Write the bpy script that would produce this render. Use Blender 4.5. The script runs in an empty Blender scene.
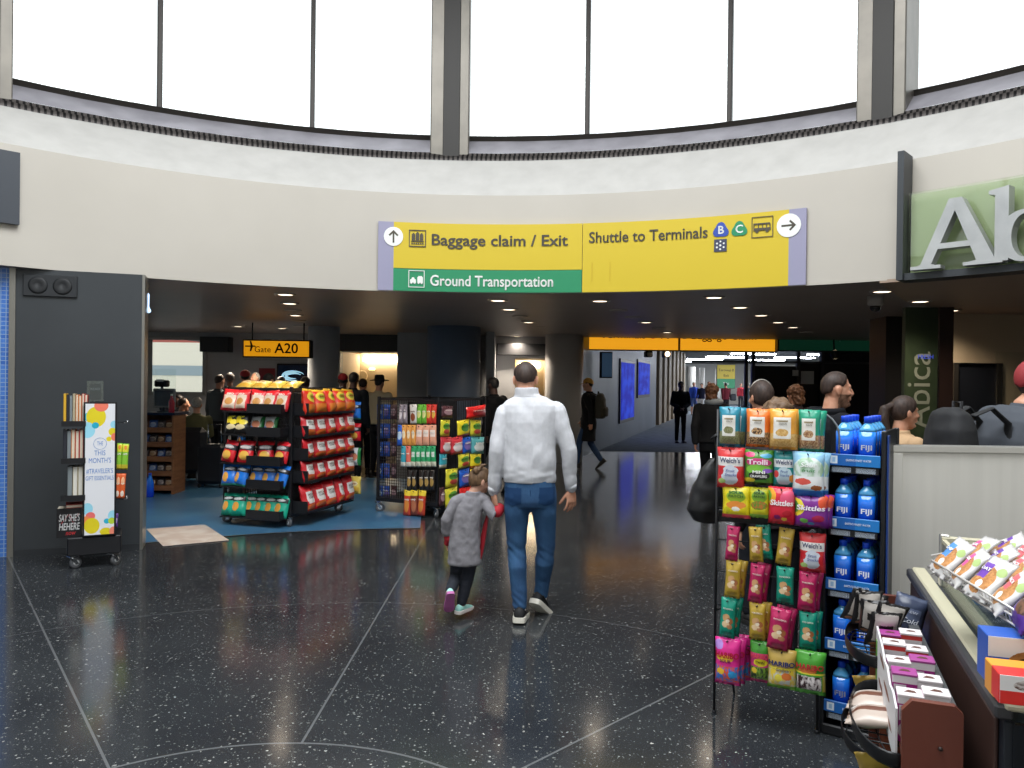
import bpy, bmesh, math, random
from mathutils import Vector, Matrix, Euler, noise

# ------------------------------------------------------------------ camera, sky, light, exposure
S = bpy.context.scene
COL = S.collection
F = 770.0
EYE = Vector((0, 0, 1.67))
CM = Matrix.Rotation(math.pi / 2 - math.atan(3 / F), 3, 'X') @ Matrix.Rotation(math.radians(0.7), 3, 'Z')
cam_d = bpy.data.cameras.new('camera')
cam_d.sensor_width = 36
cam_d.lens = F / 1024 * 36
cam_d.clip_end = 400
cam = bpy.data.objects.new('camera', cam_d)
COL.objects.link(cam)
cam.matrix_world = Matrix.Translation(EYE) @ CM.to_4x4()
S.camera = cam
S.view_settings.view_transform = 'Standard'
S.view_settings.look = 'None'
S.view_settings.gamma = 1
S.view_settings.use_curve_mapping = False
S.view_settings.exposure = 0.0
W = bpy.data.worlds.new('overcast_sky')
S.world = W
W.use_nodes = True
W.node_tree.nodes['Background'].inputs[0].default_value = (0.93, 0.97, 1.0, 1)
W.node_tree.nodes['Background'].inputs[1].default_value = 1.45
S.cycles.max_bounces = 7
S.cycles.diffuse_bounces = 3
S.cycles.glossy_bounces = 3
S.cycles.transparent_max_bounces = 10
S.cycles.sample_clamp_indirect = 6
# rotunda geometry
RC = Vector((-0.39, 2.74, 0))
RR = 5.89
RCU = Vector((-0.52, 2.4, 0))      # the window ring sits a little off the soffit ring
RU = 6.25
HS = 2.65


def ZS(z):
    return 1.67 + (z - 1.67) * .951



def area(name, loc, size, energy, color=(1, 1, 1), target=None, size_y=None, shape=None):
    l = bpy.data.lights.new(name, 'AREA')
    l.energy = energy
    l.color = color
    l.size = size
    l.shape = shape or ('RECTANGLE' if size_y else 'SQUARE')
    if size_y:
        l.size_y = size_y
    o = bpy.data.objects.new(name, l)
    COL.objects.link(o)
    o.location = loc
    if target is not None:
        o.rotation_euler = (Vector(target) - Vector(loc)).to_track_quat('-Z', 'Y').to_euler()
    return o


area('added_skylight_fill', (RC.x, RC.y, 7.6), 6.4, 900, (0.95, 0.98, 1), shape='DISK')  # added disc lamp in an assumed skylight, brightens the rotunda from above

# ------------------------------------------------------------------ picture rays
def ray(px, py):
    return CM @ Vector(((px - 512) / F, -(py - 384) / F, -1))


def atY(px, py, Y):
    d = ray(px, py)
    return EYE + d * (Y / d.y)


def atZ(px, py, z=0.0):
    d = ray(px, py)
    return EYE + d * ((z - EYE.z) / d.z)


def onplane(px, py, p0, n):
    d = ray(px, py)
    return EYE + d * ((p0 - EYE).dot(n) / d.dot(n))


# ------------------------------------------------------------------ materials
def rgb(h):
    if not isinstance(h, str):
        return tuple(h[:3])
    h = h.lstrip('#')
    v = [int(h[i:i + 2], 16) / 255 for i in (0, 2, 4)]
    return tuple(x / 12.92 if x <= .04045 else ((x + .055) / 1.055) ** 2.4 for x in v)


_m = {}


def mat(name, col=None, rough=.5, metal=0, spec=.5, emit=0, alpha=1, trans=0, coat=0):
    if name in _m:
        return _m[name]
    m = bpy.data.materials.new(name)
    m.use_nodes = True
    b = m.node_tree.nodes['Principled BSDF']
    c = rgb(col or '#808080') + (1,)
    b.inputs['Base Color'].default_value = c
    b.inputs['Roughness'].default_value = rough
    b.inputs['Metallic'].default_value = metal
    b.inputs['Specular IOR Level'].default_value = spec
    b.inputs['Alpha'].default_value = alpha
    b.inputs['Transmission Weight'].default_value = trans
    b.inputs['Coat Weight'].default_value = coat
    if emit:
        b.inputs['Emission Color'].default_value = c
        b.inputs['Emission Strength'].default_value = emit
    m.diffuse_color = c
    _m[name] = m
    return m


class NT:
    """small node helper"""
    def __init__(s, m):
        s.t = m.node_tree
        s.b = s.t.nodes['Principled BSDF']

    def n(s, typ, **kw):
        o = s.t.nodes.new(typ)
        for k, v in kw.items():
            setattr(o, k, v)
        return o

    def l(s, a, b):
        s.t.links.new(a, b)

    def val(s, sock, v):
        if isinstance(v, bpy.types.NodeSocket):
            s.l(v, sock)
        else:
            sock.default_value = v

    def math(s, op, a, b=0.0, c=None):
        o = s.n('ShaderNodeMath', operation=op)
        s.val(o.inputs[0], a)
        s.val(o.inputs[1], b)
        if c is not None:
            s.val(o.inputs[2], c)
        return o.outputs[0]

    def vec(s, op, a, b=(0, 0, 0), out=0):
        o = s.n('ShaderNodeVectorMath', operation=op)
        s.val(o.inputs[0], a)
        s.val(o.inputs[1], b)
        return o.outputs[out]

    def mix(s, f, a, b):
        o = s.n('ShaderNodeMix', data_type='RGBA')
        s.val(o.inputs[0], f)
        for k, v in ((6, a), (7, b)):
            if isinstance(v, bpy.types.NodeSocket):
                s.l(v, o.inputs[k])
            else:
                o.inputs[k].default_value = rgb(v) + (1,)
        return o.outputs[2]

    def noise(s, co, scale, detail=3, rough=.5):
        o = s.n('ShaderNodeTexNoise')
        s.l(co, o.inputs['Vector'])
        o.inputs['Scale'].default_value = scale
        o.inputs['Detail'].default_value = detail
        o.inputs['Roughness'].default_value = rough
        return o.outputs['Fac']

    def co(s, which='Object'):
        return s.n('ShaderNodeTexCoord').outputs[which]

    def ramp(s, f, lo, hi):
        o = s.n('ShaderNodeMapRange')
        s.l(f, o.inputs[0])
        o.inputs[1].default_value = lo
        o.inputs[2].default_value = hi
        return o.outputs[0]

    def bump(s, h, strength, dist=.01):
        o = s.n('ShaderNodeBump')
        o.inputs['Strength'].default_value = strength
        o.inputs['Distance'].default_value = dist
        s.l(h, o.inputs['Height'])
        s.l(o.outputs[0], s.b.inputs['Normal'])


def noisy(name, c1, c2, scale=8, lo=.35, hi=.65, rough=.6, bump=0, stretch=None, **kw):
    if name in _m:
        return _m[name]
    m = mat(name, c1, rough, **kw)
    t = NT(m)
    co = t.co()
    if stretch:
        co = t.vec('MULTIPLY', co, stretch)
    f = t.noise(co, scale, 4)
    t.l(t.mix(t.ramp(f, lo, hi), c1, c2), t.b.inputs['Base Color'])
    if bump:
        t.bump(f, bump)
    return m


def pack(name, base, shapes, rough=.32, speck=None):
    """printed film: flat shapes painted in the front view (x, z in 0..1) of the package"""
    key = 'print_' + name
    if key in _m:
        return _m[key]
    m = mat(key, base, rough)
    t = NT(m)
    g = t.co('Generated')
    nz = t.n('ShaderNodeTexNoise')
    t.l(g, nz.inputs['Vector'])
    nz.inputs['Scale'].default_value = 9
    off = t.vec('SCALE', t.vec('SUBTRACT', nz.outputs['Color'], (.5, .5, .5)), )
    off.node.inputs['Scale'].default_value = .05
    gw = t.vec('ADD', g, off)
    col = None
    for sh in shapes:
        kind, cx, cz, hw, hh, c = sh[:6]
        src = gw if kind[0] == 'n' else g
        kk = kind[-1]
        d = t.vec('MULTIPLY', t.vec('SUBTRACT', src, (cx, 0, cz)), (1 / hw, 0, 1 / hh))
        if kk == 'e':
            v = t.vec('LENGTH', d, out=1)
        else:
            sx = t.n('ShaderNodeSeparateXYZ')
            t.l(t.vec('ABSOLUTE', d), sx.inputs[0])
            v = t.math('MAXIMUM', sx.outputs[0], sx.outputs[2])
        f = t.math('LESS_THAN', v, 1.0)
        cc = c
        if isinstance(c, tuple) and isinstance(c[0], str):     # a mottled photo area
            n2 = t.noise(g, c[2] if len(c) > 2 else 14, 2)
            cc = t.mix(t.ramp(n2, .42, .58), c[0], c[1])
        col = t.mix(f, col if col is not None else base, cc)
    if col is not None:
        t.l(col, t.b.inputs['Base Color'])
    return m


# ------------------------------------------------------------------ mesh builder
class MB:
    def __init__(s):
        s.bm = bmesh.new()

    def _faces(s, verts, faces, smooth, mi=0):
        vs = [s.bm.verts.new(v) for v in verts]
        for f in faces:
            try:
                fc = s.bm.faces.new([vs[i] for i in f])
                fc.smooth = smooth
                fc.material_index = mi
            except ValueError:
                pass
        return vs

    def box(s, c, size, rot=None, mi=0, bevel=0):
        x, y, z = [q / 2 for q in size]
        R = rot if rot is not None else Matrix.Identity(3)
        c = Vector(c)
        if bevel and bevel < min(x, y, z):
            b = bevel
            pts, idx = [], {}
            for sx in (-1, 1):
                for sy in (-1, 1):
                    for sz in (-1, 1):
                        for ax in range(3):
                            p = [sx * (x - b), sy * (y - b), sz * (z - b)]
                            p[ax] = (sx * x, sy * y, sz * z)[ax]
                            idx[sx, sy, sz, ax] = len(pts)
                            pts.append(c + R @ Vector(p))
            fs = []
            sg = (-1, 1)
            for ax in range(3):
                o1, o2 = [(1, 2), (2, 0), (0, 1)][ax]
                for sn in sg:
                    q = []
                    for a, b2 in ((-1, -1), (1, -1), (1, 1), (-1, 1)):
                        k = [0, 0, 0]
                        k[ax], k[o1], k[o2] = sn, a, b2
                        q.append(idx[(*k, ax)])
                    fs.append(q if sn > 0 else q[::-1])
                for a in sg:            # edges along ax
                    for b2 in sg:
                        def K(v, which):
                            k = [0, 0, 0]
                            k[ax], k[o1], k[o2] = v, a, b2
                            return idx[(*k, which)]
                        q = [K(-1, o1), K(1, o1), K(1, o2), K(-1, o2)]
                        fs.append(q if a * b2 < 0 else q[::-1])
            for sx in sg:
                for sy in sg:
                    for sz in sg:
                        q = [idx[sx, sy, sz, k] for k in range(3)]
                        fs.append(q if sx * sy * sz > 0 else q[::-1])
            s._faces(pts, fs, False, mi)
            return s
        v = [c + R @ Vector((a * x, b * y, d * z)) for d in (-1, 1) for b in (-1, 1) for a in (-1, 1)]
        s._faces(v, [(0, 2, 3, 1), (4, 5, 7, 6), (0, 1, 5, 4), (2, 6, 7, 3), (0, 4, 6, 2), (1, 3, 7, 5)], False, mi)
        return s

    def b2(s, lo, hi, mi=0, bevel=0):
        lo, hi = Vector(lo), Vector(hi)
        return s.box((lo + hi) / 2, hi - lo, mi=mi, bevel=bevel)

    def loft(s, rings, smooth=True, mi=0, cap=True):
        n = len(rings[0])
        vs = [p for r in rings for p in r]
        fs = []
        for i in range(len(rings) - 1):
            for j in range(n):
                k = (j + 1) % n
                fs.append((i * n + j, i * n + k, (i + 1) * n + k, (i + 1) * n + j))
        if cap:
            fs.append(tuple(range(n))[::-1])
            fs.append(tuple((len(rings) - 1) * n + j for j in range(n)))
        s._faces(vs, fs, smooth, mi)
        return s

    def limb(s, pts, radii, seg=12, side=(1, 0, 0), caps=True, smooth=True, mi=0):
        """tube along pts; radius number or (a along side, b across); rounded ends"""
        pts = [Vector(p) for p in pts]
        rad = [r if isinstance(r, (tuple, list)) else (r, r) for r in radii]
        P, R = list(pts), list(rad)
        if caps:
            d0 = (pts[0] - pts[1]).normalized()
            d1 = (pts[-1] - pts[-2]).normalized()
            pre, post = [], []
            for a in (75, 50, 25):
                k, q = math.cos(math.radians(a)), math.sin(math.radians(a))
                m0, m1 = min(rad[0]), min(rad[-1])
                pre.append((pts[0] + d0 * m0 * q, (rad[0][0] * k, rad[0][1] * k)))
                post.insert(0, (pts[-1] + d1 * m1 * q, (rad[-1][0] * k, rad[-1][1] * k)))
            P = [p for p, _ in pre] + P + [p for p, _ in post]
            R = [r for _, r in pre] + R + [r for _, r in post]
        rings = []
        for i, p in enumerate(P):
            a = P[max(0, i - 1)]
            b = P[min(len(P) - 1, i + 1)]
            t = (b - a)
            t = t.normalized() if t.length > 1e-9 else Vector((0, 0, 1))
            u = Vector(side) - t * t.dot(Vector(side))
            if u.length < .05:
                u = t.orthogonal()
            u.normalize()
            v = t.cross(u)
            rings.append([p + u * (math.cos(2 * math.pi * j / seg) * R[i][0]) + v * (math.sin(2 * math.pi * j / seg) * R[i][1]) for j in range(seg)])
        return s.loft(rings, smooth, mi)

    def tube(s, pts, r, seg=8, mi=0, smooth=True):
        return s.limb(pts, [r] * len(pts), seg, caps=False, smooth=smooth, mi=mi)

    def cyl(s, p0, p1, r0, r1=None, seg=20, mi=0):
        p0, p1 = Vector(p0), Vector(p1)
        return s.limb([p0, p1], [r0, r0 if r1 is None else r1], seg, caps=False, mi=mi)

    def ell(s, c, r, seg=18, rings=10, rot=None, mi=0):
        R = rot if rot is not None else Matrix.Identity(3)
        c = Vector(c)
        rs = []
        for i in range(rings + 1):
            a = -math.pi / 2 + math.pi * i / rings
            a = max(-1.52, min(1.52, a))
            rs.append([c + R @ Vector((r[0] * math.cos(a) * math.cos(2 * math.pi * j / seg), r[1] * math.cos(a) * math.sin(2 * math.pi * j / seg), r[2] * math.sin(a))) for j in range(seg)])
        return s.loft(rs, True, mi)

    def lathe(s, prof, seg=24, c=(0, 0, 0), mi=0, smooth=True):
        c = Vector(c)
        rs = [[c + Vector((r * math.cos(2 * math.pi * j / seg), r * math.sin(2 * math.pi * j / seg), z)) for j in range(seg)] for r, z in prof]
        return s.loft(rs, smooth, mi)

    def prism(s, poly, d0, d1, to=None, mi=0):
        """polygon (2D) extruded between depths d0 and d1; to(x, y, d) -> 3D"""
        to = to or (lambda x, y, d: (x, d, y))
        n = len(poly)
        v = [Vector(to(x, y, d0)) for x, y in poly] + [Vector(to(x, y, d1)) for x, y in poly]
        fs = [tuple(range(n))[::-1], tuple(range(n, 2 * n))] + [(i, (i + 1) % n, n + (i + 1) % n, n + i) for i in range(n)]
        s._faces(v, fs, False, mi)
        return s

    def obj(s, name, m, parent=None, loc=None, fix=True):
        if fix:
            bmesh.ops.recalc_face_normals(s.bm, faces=s.bm.faces)
        me = bpy.data.meshes.new(name)
        s.bm.to_mesh(me)
        s.bm.free()
        for x in (m if isinstance(m, (list, tuple)) else [m]):
            me.materials.append(x)
        o = bpy.data.objects.new(name, me)
        COL.objects.link(o)
        if parent is not None:
            o.parent = parent
        if loc is not None:
            o.location = loc
        return o


def tag(o, label, cat, group=None):
    o['label'] = label
    o['category'] = cat
    if group:
        o['group'] = group
    return o


def thing(name, label, cat, loc=(0, 0, 0), rz=0.0, group=None):
    o = bpy.data.objects.new(name, None)
    COL.objects.link(o)
    o.location = loc
    o.rotation_euler = (0, 0, rz)
    o.empty_display_size = .1
    return tag(o, label, cat, group)


def struct(o):
    o['kind'] = 'structure'
    return o


def clone(o, parent=None):
    c = o.copy()
    COL.objects.link(c)
    c.parent = parent
    for ch in o.children:
        clone(ch, c)
    return c


_tx = {}


def text(body, size, m, parent=None, ext=.002, bold=.0, align='CENTER', fit=None, warp=None, name='lettering', shear=0):
    """letters as a mesh: x right, z up, facing -y"""
    cu = bpy.data.curves.new('t', 'FONT')
    cu.body = body
    cu.size = 1
    cu.align_x = align
    cu.align_y = 'CENTER'
    cu.shear = shear
    cu.resolution_u = 3
    o = bpy.data.objects.new('t', cu)
    me = bpy.data.meshes.new_from_object(o)
    bpy.data.objects.remove(o)
    bpy.data.curves.remove(cu)
    xs = [v.co.x for v in me.vertices]
    sx = size
    if fit and xs:
        sx = fit / (max(xs) - min(xs))
    bm = bmesh.new()
    bm.from_mesh(me)
    if bold > 0:        # heavier strokes: the outline repeated a hair to each side
        g0 = bm.verts[:] + bm.edges[:] + bm.faces[:]
        for dx, dy in ((bold, 0), (-bold, 0), (0, bold * .8), (0, -bold * .8)):
            r = bmesh.ops.duplicate(bm, geom=g0)
            for v in r['geom']:
                if isinstance(v, bmesh.types.BMVert):
                    v.co.x += dx
                    v.co.y += dy
    if ext:
        r = bmesh.ops.extrude_face_region(bm, geom=bm.faces[:])
        for g in r['geom']:
            if isinstance(g, bmesh.types.BMVert):
                g.co.z += 1.0
    for v in bm.verts:
        x, y, z = v.co
        q = Vector((x * sx, -z * ext, y * size))
        v.co = warp(q) if warp else q
    bmesh.ops.recalc_face_normals(bm, faces=bm.faces)
    for fc in bm.faces:
        fc.smooth = False
    bm.to_mesh(me)
    bm.free()
    me.materials.clear()
    me.materials.append(m)
    o = bpy.data.objects.new(name, me)
    COL.objects.link(o)
    o.parent = parent
    return o


ORD = ['first', 'second', 'third', 'fourth', 'fifth', 'sixth', 'seventh', 'eighth', 'ninth', 'tenth', 'eleventh', 'twelfth']
black = mat('black_metal', '#15161a', .45, spec=.4)
chrome = mat('chrome', '#c9ccd0', .22, 1)
steel = noisy('brushed_steel', '#d9d6cf', '#dfdcd5', 2, stretch=(9, 9, .3), rough=.42, metal=.05)
white = mat('white_print', '#e8e8e8', .5)
dark = mat('dark_grey', '#2a2d33', .6)
glass_m = None


def make_glass(name, tint=(1, 1, 1), refl=.08, rough=.02):
    if name in _m:
        return _m[name]
    m = bpy.data.materials.new(name)
    m.use_nodes = True
    t = m.node_tree
    t.nodes.remove(t.nodes['Principled BSDF'])
    a = t.nodes.new('ShaderNodeBsdfTransparent')
    a.inputs[0].default_value = (*tint, 1)
    g = t.nodes.new('ShaderNodeBsdfGlossy')
    g.inputs['Roughness'].default_value = rough
    lw = t.nodes.new('ShaderNodeLayerWeight')
    lw.inputs[0].default_value = .25
    mu = t.nodes.new('ShaderNodeMath')
    mu.operation = 'MULTIPLY_ADD'
    mu.inputs[1].default_value = .5
    mu.inputs[2].default_value = refl * .4
    t.links.new(lw.outputs['Fresnel'], mu.inputs[0])
    mx = t.nodes.new('ShaderNodeMixShader')
    t.links.new(mu.outputs[0], mx.inputs[0])
    t.links.new(a.outputs[0], mx.inputs[1])
    t.links.new(g.outputs[0], mx.inputs[2])
    t.links.new(mx.outputs[0], t.nodes['Material Output'].inputs[0])
    _m[name] = m
    return m


clear_glass = make_glass('clear_glass', (.97, .99, .98))
# ------------------------------------------------------------------ the setting
def polar(a, r, z):
    a = math.radians(a)
    return Vector((RC.x + r * math.sin(a), RC.y + r * math.cos(a), z))


def polar_up(a, r, z):
    a = math.radians(a)
    return Vector((RCU.x + r * math.sin(a), RCU.y + r * math.cos(a), z))


def band(mb, a0, a1, prof, step=3, pf=None):
    """sweep a profile of (r, z) points round the rotunda"""
    n = max(1, int(round((a1 - a0) / step)))
    k = len(prof)
    vs, fs = [], []
    for i in range(n + 1):
        a = a0 + (a1 - a0) * i / n
        vs += [(pf or polar)(a, r, z) for r, z in prof]
    for i in range(n):
        for j in range(k - 1):
            fs.append((i * k + j, (i + 1) * k + j, (i + 1) * k + j + 1, i * k + j + 1))
    mb._faces(vs, fs, True)
    return mb


def terrazzo():
    m = mat('terrazzo', '#26282b', .16, spec=.5)
    t = NT(m)
    co = t.co('Object')
    warp = t.n('ShaderNodeTexNoise')
    t.l(co, warp.inputs['Vector'])
    warp.inputs['Scale'].default_value = 60
    w = t.vec('SCALE', t.vec('SUBTRACT', warp.outputs['Color'], (.5, .5, .5)))
    w.node.inputs['Scale'].default_value = .02
    cw = t.vec('ADD', co, w)
    base = t.mix(t.ramp(t.noise(co, 1.5, 4), .3, .7), '#24262a', '#2f3235')
    fine = t.ramp(t.noise(co, 160, 2), .55, .75)
    base = t.mix(fine, base, '#44474b')
    for sc, lo, hi, c in ((38, -.08, .26, '#989a96'), (66, -.08, .27, '#7f827d'), (27, -.06, .15, '#b8b6b0')):
        v = t.n('ShaderNodeTexVoronoi')
        v.inputs['Scale'].default_value = sc
        t.l(cw, v.inputs['Vector'])
        sx = t.n('ShaderNodeSeparateColor')
        t.l(v.outputs['Color'], sx.inputs[0])
        th = t.math('MULTIPLY_ADD', sx.outputs[0], hi - lo, lo)
        f = t.math('LESS_THAN', v.outputs['Distance'], th)
        shade = t.mix(sx.outputs[1], c, '#4f5251')
        base = t.mix(f, base, shade)
    # divider strips: a circle, a second faint one and the radial joints
    d = t.vec('SUBTRACT', co, (-.95, 2.3, 0))
    r = t.vec('LENGTH', d, out=1)
    s = t.n('ShaderNodeSeparateXYZ')
    t.l(d, s.inputs[0])
    f = None
    for R_, wd in ((1.22, .007), (3.45, .0025)):
        g = t.math('LESS_THAN', t.math('ABSOLUTE', t.math('SUBTRACT', r, R_)), wd)
        f = g if f is None else t.math('MAXIMUM', f, g)
    for a in (-37.5, 0.3, 45, 90, -82):
        a = math.radians(a)
        dist = t.math('ABSOLUTE', t.math('SUBTRACT', t.math('MULTIPLY', s.outputs[0], math.cos(a)), t.math('MULTIPLY', s.outputs[1], math.sin(a))))
        al = t.math('ADD', t.math('MULTIPLY', s.outputs[0], math.sin(a)), t.math('MULTIPLY', s.outputs[1], math.cos(a)))
        g = t.math('MULTIPLY', t.math('LESS_THAN', dist, .006), t.math('GREATER_THAN', al, 1.22))
        f = t.math('MAXIMUM', f, g)
    base = t.mix(f, base, '#5e6062')
    t.l(base, t.b.inputs['Base Color'])
    t.l(t.math('MULTIPLY_ADD', t.noise(co, 3, 3), .07, .11), t.b.inputs['Roughness'])
    return m


mb = MB()
mb.b2((-16, -12, -.2), (18, 18.6, 0))
struct(mb.obj('floor', terrazzo()))
carpet_m = noisy('corridor_carpet', '#59636f', '#7a8591', 3.5, stretch=(1, 3, 1), rough=.95, bump=.1)
mb = MB()
mb.b2((-16, 18.6, -.2), (24, 64, .004))
struct(mb.obj('floor_carpet', carpet_m))
# polished blue floor of the shop, a sector just outside the rotunda
blue_floor = noisy('blue_floor', '#3a668c', '#447293', 2, rough=.28)
mb = MB()
v, fs = [], []
aw = math.degrees(math.atan2(atZ(143, 549).x - RC.x, atZ(143, 549).y - RC.y))
aa = [aw + (-6 - aw) * i / 24 for i in range(25)]
for a in aa:
    v += [polar(a, RR + .05, .004), polar(a, min(11.0, (13.0 - RC.y) / max(.2, math.cos(math.radians(a)))), .004)]
mb._faces(v, [(2 * i, 2 * i + 2, 2 * i + 3, 2 * i + 1) for i in range(len(aa) - 1)], False)
struct(mb.obj('floor_shop', blue_floor))
mb = MB()
band(mb, aw, -6, [(RR + .03, .006), (RR + .06, .006)])
struct(mb.obj('trim_1', mat('brass_strip', '#8e8672', .35, .8)))

# soffit of the concourse
soffit_m = noisy('soffit_paint', '#928780', '#998e87', 1.2, rough=.4)
mb = MB()
v, fs = [], []
aa = list(range(-84, 85, 3))
YS = 16.9
for a in aa:
    ar = math.radians(a)
    ro = min((YS - RC.y) / max(.05, math.cos(ar)), 13.6 / max(.05, abs(math.sin(ar))))
    v += [polar(a, RR, HS), polar(a, ro, HS)]
mb._faces(v, [(2 * i, 2 * i + 1, 2 * i + 3, 2 * i + 2) for i in range(len(aa) - 1)], False)
struct(mb.obj('ceiling', soffit_m))
mb = MB()
mb.b2((-14, YS, 3.25), (26, 64, 3.35))
mb.b2((-14, YS - .05, HS), (26, YS, 3.3))
struct(mb.obj('ceiling_corridor', mat('corridor_ceiling', '#4a4845', .7)))
# shop soffit on the right, browner and a finger lower
p0, p1 = atZ(893, 288, (HS - .02)), atZ(950, 333, (HS - .02))
mb = MB()
a0 = math.degrees(math.atan2(p0.x - RC.x, p0.y - RC.y))
pl = [polar(a0 + (84 - a0) * i / 12, RR, (HS - .02)) for i in range(13)]
poly = [Vector((q.x, q.y, 0)) for q in pl] + [Vector((13.6, RC.y + .6, 0)), Vector((13.6, 13, 0)), Vector((p1.x + (p1.x - p0.x) * .12, 13, 0)), Vector((p1.x, p1.y, 0))]
mb.prism([(q.x, q.y) for q in poly], (HS - .02), HS + .01, to=lambda x, y, d: (x, y, d))
struct(mb.obj('ceiling_shop', noisy('shop_soffit', '#a18c7b', '#a9927f', 1, rough=.5)))

# drum of the rotunda: fascia, plaster band, grille, sill
fascia_m = noisy('fascia_paint', '#bbb5ab', '#c1bbb1', .8, rough=.55)
mb = MB()
band(mb, -180, 180, [(RR, HS), (RR, ZS(3.85))])
band(mb, -180, 180, [(RR + .35, HS + .02), (RR, HS)])
struct(mb.obj('wall_fascia', fascia_m))
plaster = noisy('plaster', '#b6b4b0', '#c3c1bd', 4.5, rough=.8, lo=.25, hi=.75, bump=.15)
mb = MB()
n_, vs, fs = 120, [], []
for i in range(n_ + 1):
    a = -180 + 360 * i / n_
    vs += [polar(a, RR, ZS(3.85)), polar_up(a, RU + .42, ZS(4.38))]
mb._faces(vs, [(2 * i, 2 * i + 2, 2 * i + 3, 2 * i + 1) for i in range(n_)], True)
band(mb, -180, 180, [(RU + .42, ZS(4.38)), (RU + .46, ZS(4.40))], pf=polar_up)
struct(mb.obj('wall_plaster', plaster))
gm = mat('grille_metal', '#2c2827', .5, .5)
t = NT(gm)
at = t.n('ShaderNodeSeparateXYZ')
t.l(t.co('Object'), at.inputs[0])
ang = t.math('ARCTAN2', t.math('SUBTRACT', at.outputs[0], RCU.x), t.math('SUBTRACT', at.outputs[1], RCU.y))
sl = t.math('GREATER_THAN', t.math('SINE', t.math('MULTIPLY', ang, 760)), .2)
t.l(t.mix(sl, '#5a5553', '#141212'), t.b.inputs['Base Color'])
mb = MB()
band(mb, -180, 180, [(RU + .46, ZS(4.40)), (RU + .47, ZS(4.46)), (RU + .56, ZS(4.47)), (RU + .58, ZS(4.53))], pf=polar_up)
struct(mb.obj('trim_2', gm))
sill_m = noisy('sill_metal', '#8f8c94', '#a5a2aa', 3, stretch=(1, 1, .3), rough=.5, metal=.1)
mb = MB()
band(mb, -180, 180, [(RU + .58, ZS(4.53)), (RU + .95, ZS(4.80)), (RU + 1.1, ZS(4.82))], 5, polar_up)
struct(mb.obj('trim_3', sill_m))
# back half of the rotunda below the fascia
mb = MB()
band(mb, 84, 276, [(RR + .02, 0), (RR + .02, HS + .02)])
struct(mb.obj('wall_back', mat('back_wall_paint', '#cbc8c2', .6)))
mb = MB()
for a in (84, -84):
    q0, q1 = polar(a, RR, 0), polar(a, 13.8, 0)
    mb._faces([q0, q1, q1 + Vector((0, 0, 2.75)), q0 + Vector((0, 0, 2.75))], [(0, 1, 2, 3)], False)
struct(mb.obj('wall_side', dark))
# unseen roof; its round skylight opening is added to let light in
mb = MB()
band(mb, -180, 180, [(RU + 1.1, ZS(7.9)), (RU - 1, ZS(8.2)), (3.4, ZS(8.5)), (3.4, ZS(8.9)), (RU + 1.1, ZS(8.9)), (RU + 1.1, ZS(7.9))], 6, polar_up)
struct(mb.obj('ceiling_rotunda', mat('roof_paint', '#b9b7b2', .7)))

# clerestory windows: 8 bays of three panes between heavy posts
frame_m = mat('bronze_frame', '#322e2b', .45, .4)
post_m = noisy('post_metal', '#6a665f', '#77726a', 3, rough=.4, metal=.5)
post_dark = mat('post_strip_metal', '#2c2a28', .5, .3)  # dark metal of the strip down each post
RWN = RU + 1.0
for b in range(9):
    A0 = -2.2 - 40.2 + 40.2 * b
    BA = 40.2 if b < 8 else 38.4
    w = bpy.data.objects.new('window_%d' % (b + 1), None)
    COL.objects.link(w)
    struct(w)
    m = MB()
    band(m, A0, A0 + BA, [(RWN - .03, ZS(4.70)), (RWN - .03, ZS(4.875)), (RWN + .08, ZS(4.875))], 5, polar_up)
    band(m, A0, A0 + BA, [(RWN - .02, ZS(7.86)), (RWN - .02, ZS(7.95))], 5, polar_up)
    m.obj('frame', frame_m, w)
    for k in (1, 2):
        m = MB()
        p, q = polar_up(A0 + BA / 3 * k, RWN, ZS(4.8)), polar_up(A0 + BA / 3 * k, RWN + .03, ZS(7.95))
        R = Matrix.Rotation(-math.radians(A0 + BA / 3 * k), 3, 'Z')
        m.box((p + q) / 2, (.055, .1, 3.15), R, bevel=.008)
        m.obj('mullion', frame_m, w)
    for k in range(3):
        m = MB()
        p, q = polar_up(A0 + BA / 3 * k, RWN + .02, 0), polar_up(A0 + BA / 3 * k + BA / 3, RWN + .02, 0)
        m._faces([p + Vector((0, 0, ZS(4.82))), q + Vector((0, 0, ZS(4.82))), q + Vector((0, 0, ZS(7.9))), p + Vector((0, 0, ZS(7.9)))], [(0, 1, 2, 3)], False)
        m.obj('pane', clear_glass, w)
    # post at the start of the bay, with its wide and narrow faces
    m = MB()
    R = Matrix.Rotation(-math.radians(A0), 3, 'Z')
    c = polar_up(A0, RWN - .12, ZS(6.25))
    m.box(c, (.46, .62, 3.4), R, bevel=.012)
    po = m.obj('post', post_m, w)
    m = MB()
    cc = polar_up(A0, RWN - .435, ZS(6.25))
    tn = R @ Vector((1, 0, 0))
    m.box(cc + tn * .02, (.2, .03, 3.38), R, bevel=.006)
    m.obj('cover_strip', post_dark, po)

# ---- left: blue tiled wall, aluminium edge, dark wall
wl0, wl1 = atZ(7, 557), atZ(141, 549.5)
wl1 = Vector((wl1.x, wl1.y, 0))
wd = (wl1 - wl0).normalized()
wn = Vector((wd.y, -wd.x, 0))
RW = Matrix(((wd.x, -wn.x, 0), (wd.y, -wn.y, 0), (0, 0, 1)))     # local x along the wall, y into it


def wbox(mb, x0, x1, y0, y1, z0, z1, mi=0, bevel=0):
    c = wl0 + RW @ Vector(((x0 + x1) / 2, (y0 + y1) / 2, (z0 + z1) / 2))
    return mb.box(c, (x1 - x0, y1 - y0, z1 - z0), RW, mi, bevel)


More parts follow.
